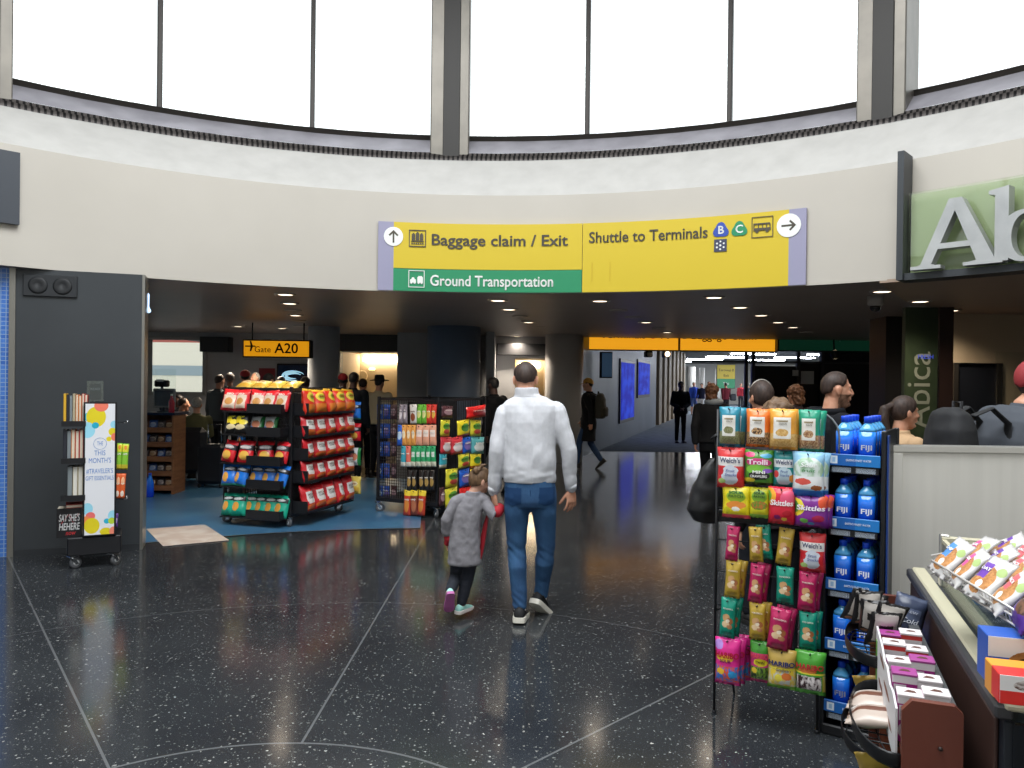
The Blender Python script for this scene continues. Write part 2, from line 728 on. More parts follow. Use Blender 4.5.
wlen = (wl1 - wl0).length
mb = MB()
wbox(mb, .05, wlen, 0, .35, 0, HS)
struct(mb.obj('wall_left', noisy('charcoal_panel', '#33373b', '#383c40', 1.5, rough=.45)))
mb = MB()
wbox(mb, -.0, .05, -.015, .3, 0, HS)
wbox(mb, wlen - .012, wlen + .012, -.008, .3, 0, HS)
struct(mb.obj('trim_4', mat('aluminium_edge', '#8f8d87', .35, .8)))
mb = MB()
tile = mat('blue_mosaic', '#3a68b4', .25)
t = NT(tile)
co = t.co('Object')
br = t.n('ShaderNodeTexBrick')
mp = t.n('ShaderNodeMapping')
mp.inputs['Rotation'].default_value = (math.pi / 2, 0, 0)
t.l(co, mp.inputs[0])
t.l(mp.outputs[0], br.inputs['Vector'])
br.offset = 0
for i, c in enumerate(('#3566b8', '#4a7cc9', '#8aa4c8')):
    br.inputs[i + 1].default_value = rgb(c) + (1,)
br.inputs['Scale'].default_value = 1
br.inputs['Brick Width'].default_value = .04
br.inputs['Row Height'].default_value = .04
br.inputs['Mortar Size'].default_value = .003
t.l(br.outputs[0], t.b.inputs['Base Color'])
wbox(mb, -2.5, 0, .01, .3, 0, HS)
struct(mb.obj('wall_tiled', tile))
mb = MB()
wbox(mb, .05, wlen, -.006, 0, 0, .06)
struct(mb.obj('baseboard_left', mat('baseboard_charcoal', '#2b2e32', .5)))

# ---- far back: gate lounge wall with window, alcoves, corridor
YB = 17.0


def bx(px, Y=YB):
    return atY(px, 380, Y).x


def bz(px, py, Y=YB):
    return atY(px, py, Y).z


grey_wall = noisy('lounge_wall', '#929396', '#9a9b9e', 1, rough=.6)
wx0, wx1 = bx(147), bx(205)
wz0, wz1 = 1.3, bz(180, 338)
mb = MB()
mb.b2((-14, YB, 0), (wx0, YB + .25, 3.3))
mb.b2((wx0, YB, wz1), (wx1, YB + .25, 3.3))
mb.b2((wx0, YB, 0), (wx1, YB + .25, wz0))
mb.b2((wx1, YB, 0), (bx(340), YB + .25, 3.3))
a1t = bz(367, 352)
mb.b2((bx(340), YB, a1t), (bx(397), YB + .25, 3.3))
mb.b2((bx(397), YB, 0), (bx(515), YB + .25, 3.3))
a2t = bz(530, 358)
mb.b2((bx(515), YB, a2t), (bx(549), YB + .25, 3.3))
mb.b2((bx(549), YB, 0), (bx(583), YB + .25, 3.3))
struct(mb.obj('wall_lounge', grey_wall))
mb = MB()
mb.b2((-14.1, 2, 0), (-13.8, 18, .7))
mb.b2((-14.1, 2, 2.5), (-13.8, 18, 3.3))
mb.b2((-14.1, 2, .7), (-13.8, 4, 2.5))
struct(mb.obj('wall_outer', grey_wall))
mb = MB()
mb.b2((13.6, 2, 0), (13.8, 20, 3.3))
struct(mb.obj('wall_outer_right', grey_wall))
# window of the lounge
w = bpy.data.objects.new('window_11', None)
COL.objects.link(w)
struct(w)
mb = MB()
for x in (wx0, wx1):
    mb.box((x, YB + .05, (wz0 + wz1) / 2), (.08, .2, wz1 - wz0))
for z in (wz0, wz1):
    mb.box(((wx0 + wx1) / 2, YB + .05, z), (wx1 - wx0, .2, .08))
mb.obj('frame', mat('window_frame_grey', '#8a8a88', .5), w)
mb = MB()
mb.box(((wx0 + wx1) / 2, YB + .12, (wz0 + wz1) / 2), (wx1 - wx0, .012, wz1 - wz0))
mb.obj('pane', clear_glass, w)
w = bpy.data.objects.new('window_13', None)  # unseen window band, added to bring daylight into the lounge
COL.objects.link(w)
struct(w)
MB().b2((-14, 4, .7), (-13.98, 18, 2.5)).obj('pane', clear_glass, w)
mb = MB()
for i in range(8):
    mb.b2((-14.05, 4 + 2 * i - .05, .7), (-13.92, 4 + 2 * i + .05, 2.5))
mb.obj('frame', frame_m, w)
# lit alcoves
warm = noisy('alcove_wall', '#b8a88e', '#bfb095', 1, rough=.7)
for i, (l, r, zt, dep) in enumerate(((340, 397, a1t, 2.2), (515, 549, a2t, 3.0))):
    x0, x1 = bx(l), bx(r)
    mb = MB()
    mb.b2((x0 - .1, YB + dep, 0), (x1 + .1, YB + dep + .1, 3))
    mb.b2((x0 - .1, YB + .25, 0), (x0, YB + dep, 3))
    mb.b2((x1, YB + .25, 0), (x1 + .1, YB + dep, 3))
    mb.b2((x0, YB + .25, zt + .02), (x1, YB + dep, zt + .1))
    struct(mb.obj('wall_alcove', warm))
    tag(MB().b2((x0 + .1, YB + dep - .12, zt - .16), (x1 - .1, YB + dep - .01, zt - .03), bevel=.02).obj('light_strip', mat('warm_strip', '#ffe9c4', .5, emit=22)),
        ('long warm light strip at the top of the wide lit alcove', 'short warm light strip in the alcove behind the man in white')[i], 'light')
YA = YB + 2.15
for px, w_ in ((352, 'first'), (372, 'second')):
    q = atY(px, 369, YA)
    tag(MB().lathe([(.0, -.03), (.07, -.03), (.09, 0), (.07, .03), (0, .03)], 16).obj('wall_sconce', mat('sconce_glow', '#ffe2a8', .5, emit=2.5), loc=q),
        '%s round glowing wall sconce from the grey column in the alcove' % w_, 'lamp')
q = atY(362, 376, YA)
ring = [(q.x + .13 * math.cos(i * math.pi / 12), q.y, q.z + .13 * math.sin(i * math.pi / 12)) for i in range(25)]
tag(MB().tube(ring, .012).obj('wall_ring', mat('ring_white', '#e8dcc4', .5)), 'thin pale ring mounted on the alcove wall', 'wall decoration')
# dark header boxes over the alcoves
for l, r, t0, t1, lab in ((338, 399, 335, 351, 'long black header sign above the wide lit alcove'), (497, 549, 344, 355, 'short black header sign above the narrow lit alcove')):
    a, b2_ = atY(l, t1, YB - .1), atY(r, t0, YB - .1)
    tag(MB().b2((a.x, YB - .15, a.z), (b2_.x, YB - .002, b2_.z), bevel=.01).obj('header_sign', mat('header_black', '#131418', .5)), lab, 'sign')
# columns
def column(px, wpx, Y, m, n):
    x = atY(px, 380, Y).x
    r = wpx / 2 / F * Y
    mb = MB()
    mb.cyl((x, Y, 0), (x, Y, HS), r, seg=40)
    struct(mb.obj('column_%d' % n, m))


column(323.5, 31, 14.6, noisy('column_grey', '#aeb3b9', '#b5babf', 1, rough=.5), 1)
column(453.5, 53, 14.2, noisy('column_navy', '#66758a', '#6c7b90', 1, rough=.42), 2)
column(564, 38, 16.2, noisy('column_pale', '#b0aeab', '#b7b5b2', 1, rough=.5), 3)
mb = MB()
mb.b2((bx(486, 15.5), 15.4, 0), (bx(494, 15.5), 16.9, HS))
struct(mb.obj('column_4', mat('pale_panel', '#8d9197', .5)))
mb = MB()
mb.b2((bx(397, 16), 16, 0), (bx(428, 16), 16.9, HS))
struct(mb.obj('wall_pier', mat('pier_grey', '#8d9196', .5)))

# corridor walls
cl0, cl1 = Vector((atY(583, 380, 17).x, 17, 0)), Vector((atY(692, 380, 46).x, 46, 0))
cd = (cl1 - cl0).normalized()
RCW = Matrix(((cd.x, -cd.y, 0), (cd.y, cd.x, 0), (0, 0, 1)))


def cbox(mb, x0, x1, y0, y1, z0, z1, bevel=0):
    return mb.box(cl0 + RCW @ Vector(((x0 + x1) / 2, (y0 + y1) / 2, (z0 + z1) / 2)), (x1 - x0, y1 - y0, z1 - z0), RCW, bevel=bevel)


def cpos(px, Y0=17):
    """distance along the corridor's left wall at picture column px"""
    q = onplane(px, 390, cl0, Vector((cd.y, -cd.x, 0)))
    return (q - cl0).dot(cd)


mb = MB()
cbox(mb, 0, cpos(656), 0, .3, 0, 3.3)
struct(mb.obj('wall_corridor', noisy('corridor_paint', '#4d596c', '#556174', 1, rough=.5)))
mb = MB()
L0, L1 = cpos(656), cpos(686)
k = 0
x = L0
while x < L1:
    cbox(mb, x, min(x + .9, L1), -.02 if k % 2 else .1, .3, 0, 3.3)
    x += .9
    k += 1
struct(mb.obj('wall_slatted', noisy('tan_slat', '#7c6e5d', '#8a7b67', 1, rough=.6)))
# far end of the corridor, bright
far_m = mat('far_white_wall', '#b3b1ab', .6)
mb = MB()
mb.b2((8, 62, 0), (26, 62.3, 3.3))
mb.b2((25, 18, 0), (25.3, 30, 3.3))
mb.b2((25, 30, 0), (25.3, 62, .4))
mb.b2((25, 30, 3.15), (25.3, 62, 3.3))
struct(mb.obj('wall_far', far_m))
for i, px in enumerate((691, 702, 718)):
    column(px, 5 if i else 9, 46 + 3 * i, far_m, 5 + i)
w = bpy.data.objects.new('window_12', None)
COL.objects.link(w)
struct(w)
MB().b2((25.05, 30, .4), (25.07, 62, 3.15)).obj('pane', clear_glass, w)
mb = MB()
for i in range(9):
    mb.b2((25, 30 + 4 * i - .05, .4), (25.12, 30 + 4 * i + .05, 3.15))
mb.obj('frame', frame_m, w)
# right of the corridor: dark shopfronts
YR = 20.0
mb = MB()
mb.b2((bx(753, YR), YR, 0), (bx(798, YR), YR + .2, bz(770, 366, YR)))
mb.b2((bx(822, YR), YR, 0), (bx(884, YR), YR + .2, bz(840, 350, YR)))
mb.b2((bx(798, YR), YR, 0), (bx(822, YR), YR + .2, bz(810, 362, YR)))
struct(mb.obj('wall_shopfront', mat('shopfront_black', '#17181c', .4)))
mb = MB()
for px in (746, 753, 798, 822):
    x = bx(px, YR - .1)
    mb.b2((x - .04, YR - .14, 0), (x + .04, YR - .06, 2.6))
mb.b2((bx(690, YR), YR - .14, bz(760, 363, YR)), (bx(880, YR), YR - .06, bz(760, 361, YR)))
struct(mb.obj('trim_5', mat('shopfront_frame', '#4c4d50', .4, .5)))
mb = MB()
mb.b2((bx(878, 12), 11.9, 0), (bx(882, 12), 12.1, HS))
struct(mb.obj('trim_6', mat('blue_post', '#2b3c78', .35)))
mb = MB()
mb.b2((bx(882, 11), 10.9, 0), (bx(904, 11), 11.4, HS))
struct(mb.obj('wall_pillar_dark', mat('pillar_black', '#1b1a1c', .4)))
# right shop interior
YS2 = 10.2
mb = MB()
mb.b2((bx(939, 9.36), 9.36, 0), (bx(953, 9.36), 9.7, (HS - .02)))
struct(mb.obj('wall_pillar_brown', mat('pillar_brown', '#2b1d19', .45)))
shop_wall = noisy('shop_wall', '#a4937a', '#ab9a80', 1, rough=.6)
mb = MB()
dx0, dx1 = bx(955, YS2), bx(999, YS2)
dz = bz(975, 363, YS2)
mb.b2((bx(940, YS2), YS2, 0), (dx0, YS2 + .2, HS))
mb.b2((dx0, YS2, dz), (dx1, YS2 + .2, HS))
mb.b2((dx1, YS2, 0), (13.6, YS2 + .2, HS))
struct(mb.obj('wall_shop', shop_wall))
d = bpy.data.objects.new('door_1', None)
COL.objects.link(d)
struct(d)
MB().b2((dx0, YS2 + .05, 0), (dx1, YS2 + .12, dz)).obj('leaf', mat('door_black', '#1a1d24', .4), d)
mb = MB()
for x in (dx0, dx1):
    mb.b2((x - .03, YS2 - .03, 0), (x + .03, YS2, dz))
mb.obj('frame', mat('door_frame_dark', '#2a2724', .4), d)

# outside the lounge window
apron = noisy('apron', '#cfcdc8', '#d8d6d1', .3, rough=.9)
mb = MB()
mb.b2((-80, 17.3, -.5), (-3, 120, -.4))
struct(mb.obj('ground', apron))
tb = thing('terminal_building', 'long pale terminal building seen through the lounge window', 'building', (-38, 70, -.4))
MB().b2((-14, 0, 0), (16, 10, 5.2)).obj('wall', mat('terminal_wall', '#e2dccd', .8), tb)
mb = MB()
mb.limb([(-13, 5, 5.2), (15, 5, 5.2)], [(4.5, 1.9)] * 2, 20, side=(0, 1, 0), caps=False)
mb.obj('roof', mat('terminal_roof', '#a5574e', .7), tb)
MB().b2((-13, -.05, 2.2), (15, .0, 3.1)).obj('window', mat('terminal_glass', '#8d9ca4', .2), tb)


# flat corridor ceiling panels, bright far off; dim near pairs added to light the carpet
pan_m = mat('lamp_panel', '#f2f6ff', .5, emit=50)
for i, y in enumerate((21.5, 25.5, 30, 35, 40, 45, 50, 55)):
    for j, x in enumerate((12.5, 16.5) if y > 28 else (5.5, 8.5)):
        tag(MB().b2((x - 1.1, y - .3, 3.2), (x + 1.1, y + .3, 3.248), bevel=.01).obj('panel_light', pan_m if y > 28 else mat('added_panel_dim', '#dfe6f6', .5, emit=3)), 'flat white lamp panel in the corridor ceiling, %s pair from the camera, %s' % (('first', 'second', 'third', 'fourth', 'fifth', 'sixth', 'seventh', 'last')[i], ('slatted wall side', 'window side')[j]), 'ceiling light', 'lamp panels of the far corridor')
# ------------------------------------------------------------------ ceiling lamps
lamp_glow = mat('lamp_glow', '#ffe6c8', .5, emit=4)
lamp_dim = mat('lamp_dim', '#b9b0a4', .3, .3)
rim_m = mat('lamp_rim', '#b8b2aa', .35, .6)


def downlight(px, py, label, lit=True, z=HS, power=5.0, group='recessed downlights in the dark soffit', r=.085):
    q = atZ(px, py, z)
    t = thing('downlight', label, 'ceiling light', (q.x, q.y, z), 0, group)
    MB().lathe([(r, -.004), (r + .018, -.016), (r + .035, -.014), (r + .04, 0), (r, 0), (r, -.004)], 20).obj('trim_ring', rim_m, t)
    MB().lathe([(0, -.009), (r, -.009), (r, -.001), (0, -.001)], 18).obj('lens', lamp_glow if lit else lamp_dim, t)
    if lit:
        l = bpy.data.lights.new('downlight_lamp', 'SPOT')
        l.energy = power * 11
        l.color = (1, .84, .66)
        l.spot_size = math.radians(140)
        l.spot_blend = .8
        l.shadow_soft_size = .085
        o = bpy.data.objects.new('downlight_lamp', l)
        COL.objects.link(o)
        o.parent = t
        o.location = (0, 0, -.03)
    return t


rows = [('over the gate lounge', 'downlights', [(285.5, 294, 1), (289.5, 303, 1), (293, 310, 0), (295.6, 315, 1), (299, 320.5, 0), (300, 325.5, 0)]),
        ('above the man in white', 'downlights', [(498, 300, 1), (509, 309, 1), (520, 316, 0), (528.5, 322, 1), (539, 327, 0)]),
        ('beside the middle row', 'downlights', [(600, 300.5, 1), (618.5, 310, 0), (633, 317, 0), (646, 322, 1), (659, 328, 0), (667, 332, 1)]),
        ('leading to the yellow hanging signs', 'downlights', [(714, 297, 1), (740, 307, 1), (761, 315, 1), (778, 322, 1), (793, 327, 1), (806, 332, 0)])]
for lab, g, pts in rows:
    for i, (px, py, lit) in enumerate(pts):
        downlight(px, py, '%s recessed downlight from the fascia in the row %s' % (ORD[i], lab), bool(lit))
for px, py, lab in ((238, 326, 'recessed downlight in the lounge ceiling, nearer the lounge window'), (282, 328, 'recessed downlight in the lounge ceiling above the gate sign'), (371, 335.2, 'recessed downlight before the header of the wide lit alcove'), (517, 336, 'recessed downlight before the narrow lit alcove')):
    downlight(px, py, lab, power=42, group='downlights deep in the lounge')
downlight(137, 284.5, 'round recessed downlight above the corner of the charcoal wall', power=9)
for i, (px, py) in enumerate([(882, 291), (920, 301), (951, 310), (1000, 323), (1019, 329), (990, 341)]):
    downlight(px, py, ['recessed downlight beside the dome security camera', 'recessed downlight under the green shop sign, first from the camera dome', 'recessed downlight under the green shop sign, second from the camera dome',
                       'recessed downlight over the grey backpack, nearer of the two', 'recessed downlight over the grey backpack, farther of the two', 'recessed downlight deep in the shop above the black door'][i], z=HS if i == 0 else HS - .02, power=9, group='downlights around the shop')
q = atZ(880, 295, HS)
t = thing('security_camera', 'small white ceiling security camera with a dark dome', 'camera', (q.x, q.y + .1, HS))
MB().lathe([(0, 0), (.085, 0), (.085, -.09), (.06, -.11), (0, -.11)], 20).obj('housing', mat('camera_white', '#8f8c88', .5), t)
MB().lathe([(.058, -.11), (.055, -.14), (.035, -.165), (0, -.172), (0, -.11)], 18).obj('dome', mat('camera_dome', '#0c0c0e', .1), t)

# ------------------------------------------------------------------ the big yellow wayfinding sign on the fascia
def ang_at(px, py, r=RR):
    d = ray(px, py)
    d2 = Vector((d.x, d.y, 0))
    e = Vector((EYE.x - RC.x, EYE.y - RC.y, 0))
    a, b, c = d2.dot(d2), 2 * d2.dot(e), e.dot(e) - r * r
    t = (-b + math.sqrt(b * b - 4 * a * c)) / (2 * a)
    p = EYE + d * t
    return math.degrees(math.atan2(p.x - RC.x, p.y - RC.y)), p.z


RSG = RR - .045
zt = (ang_at(392, 222, RSG)[1] + ang_at(700, 217, RSG)[1]) / 2
zb = HS + .005
aL, aL2, aM, aR2, aR = [ang_at(px, 255, RSG)[0] for px in (378, 393.5, 582, 788.5, 806)]


def curved_panel(mb, a0, a1, z0, z1, r=RSG, d=.03):
    n = max(2, int(abs(a1 - a0) / .7) + 1)
    rings = []
    for i in range(n + 1):
        a = a0 + (a1 - a0) * i / n
        rings.append([polar(a, r, z0), polar(a, r, z1), polar(a, r + d, z1), polar(a, r + d, z0)])
    return mb.loft(rings, False)


def on_sign(ac, zc, r=RSG - .006):
    """flat letters (x, -depth, z) to the curved sign"""
    def f(q):
        return polar(ac + math.degrees(q.x / r), r + q.y, zc + q.z)
    return f


sg = thing('wayfinding_sign', 'long yellow and green wayfinding sign on the curved cream fascia', 'sign', polar((aL + aR) / 2, RSG, zb))
base = sg.location.copy()


def sobj(mb, name, m):
    o = mb.obj(name, m, sg)
    o.data.transform(Matrix.Translation(-base))
    return o


def stext(*a, **k):
    o = text(*a, **k)
    o.data.transform(Matrix.Translation(-base))
    o.parent = sg
    return o


yel = mat('sign_yellow', '#d2b824', .5)
grn = mat('sign_green', '#1c8a5c', .5)
lav = mat('sign_lavender', '#9694ae', .5)
s_dark = mat('sign_dark_letters', '#4a4438', .5)
s_white = mat('sign_white', '#eceeea', .5)
zg = zb + (zt - zb) * .33
sobj(curved_panel(MB(), aL2, aM, zg, zt), 'yellow_panel', yel)
sobj(curved_panel(MB(), aM + .06, aR2, zb, zt), 'yellow_panel', yel)
sobj(curved_panel(MB(), aL2, aM, zb, zg - .004), 'green_panel', grn)
sobj(curved_panel(MB(), aL, aL2, zb, zt), 'end_panel', lav)
sobj(curved_panel(MB(), aR2, aR, zb, zt), 'end_panel', lav)


def sign_text(body, px0, px1, py, hpx, m, bold=.012):
    a0, z0 = ang_at(px0, py, RSG)
    a1, z1 = ang_at(px1, py, RSG)
    w = math.radians(a1 - a0) * RSG
    Y = atY(px0, py, 9).y
    return stext(body, hpx / F * 9.0 * 1.38, m, ext=.003, bold=bold, fit=w, warp=on_sign((a0 + a1) / 2, (z0 + z1) / 2))


sign_text('Baggage claim / Exit', 431.5, 567, 240.5, 10.8, s_dark, .02)
sign_text('Shuttle to Terminals', 589.5, 707.5, 235.5, 10.5, s_dark, .014)
sign_text('Ground Transportation', 430.5, 553, 281.5, 10.4, s_white, .018)


def sign_shape(polys, px, py, m, name, ext=.004):
    """polygons in centimetre-like units (1 = one picture pixel at the sign)"""
    a, z = ang_at(px, py, RSG)
    u = 9.05 / F
    mb = MB()
    f = on_sign(a, z)
    for p in polys:
        mb.prism(p, -ext, 0, to=lambda x, y, d: f(Vector((x * u, d, y * u))))
    return sobj(mb, name, m)


def circ(r, cx=0, cy=0, n=20):
    return [(cx + r * math.cos(2 * math.pi * i / n), cy + r * math.sin(2 * math.pi * i / n)) for i in range(n)]


def rect(x0, y0, x1, y1):
    return [(x0, y0), (x1, y0), (x1, y1), (x0, y1)]


def arrow(rot):
    c, s_ = math.cos(rot), math.sin(rot)
    P = [[(-.8, -6), (.8, -6), (.8, 4), (-.8, 4)], [(0, 6), (-4.6, 1.4), (-3.4, .3), (0, 3.6)], [(0, 6), (0, 3.6), (3.4, .3), (4.6, 1.4)]]
    return [[(x * c - y * s_, x * s_ + y * c) for x, y in p] for p in P]


def frame_polys(w, h, t=.8):
    return [rect(-w, -h, w, -h + t), rect(-w, h - t, w, h), rect(-w, -h + t, -w + t, h - t), rect(w - t, -h + t, w, h - t)]


sign_shape([circ(9)], 393.5, 236.5, s_white, 'arrow_disc', .003)
sign_shape(arrow(0), 393.5, 236.5, s_dark, 'arrow', .006)
sign_shape([circ(10)], 789, 225.5, s_white, 'arrow_disc', .003)
sign_shape(arrow(-math.pi / 2), 789, 225.5, s_dark, 'arrow', .006)
bag = frame_polys(8, 8) + [rect(-6, -3.2, 6, -2.4)]
for x in (-3.8, 0, 3.8):
    bag += [rect(x - 1.6, -2, x + 1.6, 4 if x else 5), rect(x - .8, 4 if x else 5, x + .8, 5 if x else 6)]
for x in (-5, -3, -1, 1, 3, 5):
    bag += [rect(x - .7, -5.5, x + .7, -4.2)]
sign_shape(bag, 417.5, 238.5, s_dark, 'luggage_symbol')
car = frame_polys(7.5, 8, .6) + [rect(-6, -3.5, -.5, -.5), [(-5, -.5), (-1.5, -.5), (-2.3, 1.4), (-4.2, 1.4)], rect(.8, -3.5, 6, 1.8), rect(1.6, 1.8, 5.2, 2.8), circ(1, -4.8, -3.7, 8), circ(1, -1.7, -3.7, 8), circ(1, 2, -3.7, 8), circ(1, 4.8, -3.7, 8)]
sign_shape(car, 416.5, 279, s_white, 'taxi_symbol')
bus = frame_polys(9, 9, .6) + [rect(-7.5, -3, 7, -.8), rect(-7.5, 2.2, 6.4, 3.4), rect(-7.5, -.8, -6.7, 2.2), rect(-3.6, -.8, -2.9, 2.2), rect(-.2, -.8, .5, 2.2), rect(3.2, -.8, 3.9, 2.2), rect(6, -.8, 6.8, 2.2), circ(1.5, -4.5, -3.4, 10), circ(1.5, 4, -3.4, 10)]
sign_shape(bus, 762.5, 227, s_dark, 'bus_symbol')
tri = lambda r: [(r * q * math.cos(a), r * q * math.sin(a)) for a, q in ((math.radians(90 + 15 * i), 1 + .16 * math.cos(math.radians(45 * i))) for i in range(24))]
blue_b = mat('badge_blue', '#2a4aa8', .5)
sign_shape([tri(6.4)], 721, 230.5, blue_b, 'badge', .003)
sign_shape([tri(6.4)], 739.5, 229.5, grn, 'badge', .003)
sign_shape([rect(-5.5, -5.5, 5.5, 5.5)], 720.5, 245.5, mat('badge_navy', '#3b3f58', .5), 'badge', .003)
star = [circ(.9, 3.4 * math.cos(i * math.pi / 3 + .5), 3.4 * math.sin(i * math.pi / 3 + .5), 6) for i in range(6)] + [circ(1, 0, 0, 6)]
sign_shape(star, 720.5, 245.5, s_white, 'badge_mark', .006)
for ch, px, py in (('B', 721, 230.5), ('C', 739.5, 229.5)):
    a, z = ang_at(px, py, RSG)
    stext(ch, .115, s_white, ext=.006, bold=.02, warp=on_sign(a, z))
# joints of a removed panel, as two faint marks
sign_shape([rect(-.3, -9, .3, 9)], 592, 272, mat('sign_scuff', '#c9ab22', .6), 'scuff', .0005)
sign_shape([rect(-.3, -9, .3, 9)], 610, 271.5, mat('sign_scuff', '#c9ab22', .6), 'scuff', .0005)

# dark plaque at the far left of the fascia
a0, z0 = ang_at(-30, 216, RR - .05)
a1, z1 = ang_at(20, 153, RR - .05)
tag(curved_panel(MB(), a0, a1, z0 - .02, z1, RR - .06, .05).obj('sign_back', mat('plaque_slate', '#3a3f47', .5)), 'blank slate grey panel on the cream fascia above the blue tiles', 'sign')

# ------------------------------------------------------------------ the green shop sign with raised metal letters
aS, _ = ang_at(902, 250, RR - .2)
_, zs0 = ang_at(905, 279, RR - .2)
RS = RR - .2
sh = thing('shop_sign', 'green glass shop sign with large raised metal serif letters', 'sign', polar(aS, RS, HS))
sb = sh.location.copy()


def shobj(mb, name, m):
    o = mb.obj(name, m, sh)
    for pg in o.data.polygons:
        pg.use_smooth = True
    o.data.set_sharp_from_angle(angle=math.radians(30))
    o.data.transform(Matrix.Translation(-sb))
    return o


fr = mat('shop_frame', '#383c40', .45, .3)
AE = aS + 34
shobj(curved_panel(MB(), aS + .1, AE, HS - .04, HS + .02, RS - .04, .24), 'bottom_rail', fr)
ztop = ang_at(903, 153, RS)[1]
shobj(curved_panel(MB(), aS - .25, aS + .3, HS - .04, ztop, RS - .08, .25), 'end_fin', fr)
zg1 = ang_at(930, 190, RS)[1]
gp = noisy('green_glass', '#9ba285', '#b3b79c', .9, lo=.3, hi=.7, rough=.15, coat=.3)
shobj(curved_panel(MB(), aS + .5, AE, HS + .02, zg1, RS + .08, .03), 'glass_panel', gp)
shobj(curved_panel(MB(), aS + .5, AE, HS + .02, zg1 + .005, RS + .02, .008), 'clear_cover', make_glass('sign_glass', (.93, .97, .9)))
letter_m = noisy('letter_metal', '#a2a4a5', '#b3b5b5', 4, rough=.38, metal=.3)
side_m = letter_m


def letter(polys, a_c, z_c, w_scale, h_scale, lab, parts=None):
    mb = MB()
    def f(x, y, d):
        return polar(a_c + math.degrees(x * w_scale / RS), RS - .13 + d, z_c + y * h_scale)
    for p in polys:
        mb.prism(p, 0, .12, to=f)
    return shobj(mb, 'letter', letter_m)


# glyphs on a unit cap height, x measured in cap heights
A_ = [[(-.50, 0), (-.14, 0), (-.14, .05), (-.20, .05), (-.25, .07), (.02, .82), (-.02, 1), (-.05, 1), (-.38, .07), (-.42, .05), (-.50, .05)],
      [(.02, .82), (.27, .07), (.18, .05), (.12, .05), (.12, 0), (.56, 0), (.56, .05), (.48, .06), (.10, 1), (-.02, 1)],
      [(-.20, .28), (.20, .28), (.18, .36), (-.17, .36)]]


def arcp(cx, cy, rx0, ry0, rx1, ry1, a0, a1, n=14):
    o = [(cx + rx0 * math.cos(math.radians(a0 + (a1 - a0) * i / n)), cy + ry0 * math.sin(math.radians(a0 + (a1 - a0) * i / n))) for i in range(n + 1)]
    i_ = [(cx + rx1 * math.cos(math.radians(a1 - (a1 - a0) * i / n)), cy + ry1 * math.sin(math.radians(a1 - (a1 - a0) * i / n))) for i in range(n + 1)]
    return [o[k:k + 2] + [i_[len(i_) - 2 - k], i_[len(i_) - 1 - k]] for k in range(n)]


B_ = [[(-.34, 1.02), (-.34, .97), (-.27, .95), (-.27, .02), (-.12, .02), (-.12, 1.06)]] + arcp(.06, .34, .30, .36, .15, .30, -180, 180, 26)
I_ = [[(-.16, 0), (.18, 0), (.18, .05), (.09, .06), (.09, .70), (-.15, .66), (-.15, .61), (-.07, .6), (-.07, .06), (-.16, .05)], circ(.09, .0, .86, 14)]
C_ = arcp(.0, .34, .32, .36, .17, .29, 50, 320, 22)
Aa = arcp(.0, .22, .26, .24, .13, .17, 0, 360, 22) + [[(.13, .02), (.34, .02), (.34, .08), (.28, .1), (.28, .5), (.13, .5)]] + arcp(.0, .46, .28, .26, .14, .17, 0, 165, 12)
cap = atY(960, 195, 7.4).z - atY(960, 272, 7.4).z
zc = ang_at(950, 271, RS)[1]
zc = max(zc, HS + .03)
pos = ang_at(958, 240, RS)[0]
H = .58
for g, dx in ((A_, 0), (B_, .84), (I_, 1.62), (C_, 2.3), (Aa, 3.1)):
    letter(g, pos + math.degrees(dx * .60 / RS), zc, .68, H, '')

# ------------------------------------------------------------------ signs hanging deeper in the concourse
def lit_sign(name, label, px0, px1, py0, py1, Y, m, d=.18, cat='sign'):
    a, b = atY(px0, py1, Y), atY(px1, py0, Y)
    c = Vector(((a.x + b.x) / 2, Y, (a.z + b.z) / 2))
    t = thing(name, label, cat, c)
    w, h = b.x - a.x, b.z - a.z
    MB().box((0, d / 2, 0), (w + .06, d, h + .05), bevel=.01).obj('housing', black, t)
    MB().box((0, -.006, 0), (w, .014, h)).obj('lit_face', m, t)
    top = (HS if Y < YS else 3.25) - c.z
    if top > h / 2 and name != 'direction_sign':
        for x in (-w * .4, w * .4):
            MB().cyl((x, d / 2, h / 2), (x, d / 2, top), .012, seg=8).obj('hanger', black, t)
    return t, w, h


amber = mat('sign_amber_lit', '#e79a12', .4, emit=.75)
t, w, h = lit_sign('gate_sign', 'lit amber gate sign hanging in the lounge beside the grey column', 244, 309, 341.5, 356, 13.6, amber)
s_black = mat('sign_black_letters', '#171310', .5)
o = text('A20', .25, s_black, t, bold=.02)
o.location = (.18, -.016, 0)
o = text('Gate', .15, s_black, t, bold=.005)
o.location = (-.24, -.016, -.02)
mb = MB()
mb.prism([(-.09, -.012), (.09, -.012), (.1, 0), (.09, .012), (-.09, .012)], -.004, 0)
mb.prism([(-.01, -.09), (.02, -.09), (.05, 0), (.02, .09), (-.01, .09), (.01, 0)], -.004, 0)
o = mb.obj('plane_symbol', s_black, t)
o.location = (-.46, -.014, .04)
t, w, h = lit_sign('hanging_sign', 'long lit amber sign over the corridor mouth, cut off by the soffit', 585, 775, 331, 349, 17.6, mat('sign_orange_lit', '#e59b1c', .4, emit=1.0))
for body, x in (('Terminals', -1.3), ('A', -.35), ('Baggage Claim', 1.0)):
    o = text(body, .26, s_black, t, bold=.01)
    o.location = (x, -.016, .10)
for x, m in ((-.62, mat('badge_red', '#c93a2a', .5)), (.1, s_white)):
    o = MB().prism(circ(.11), -.004, 0).obj('badge', m, t)
    o.location = (x, -.014, .13)
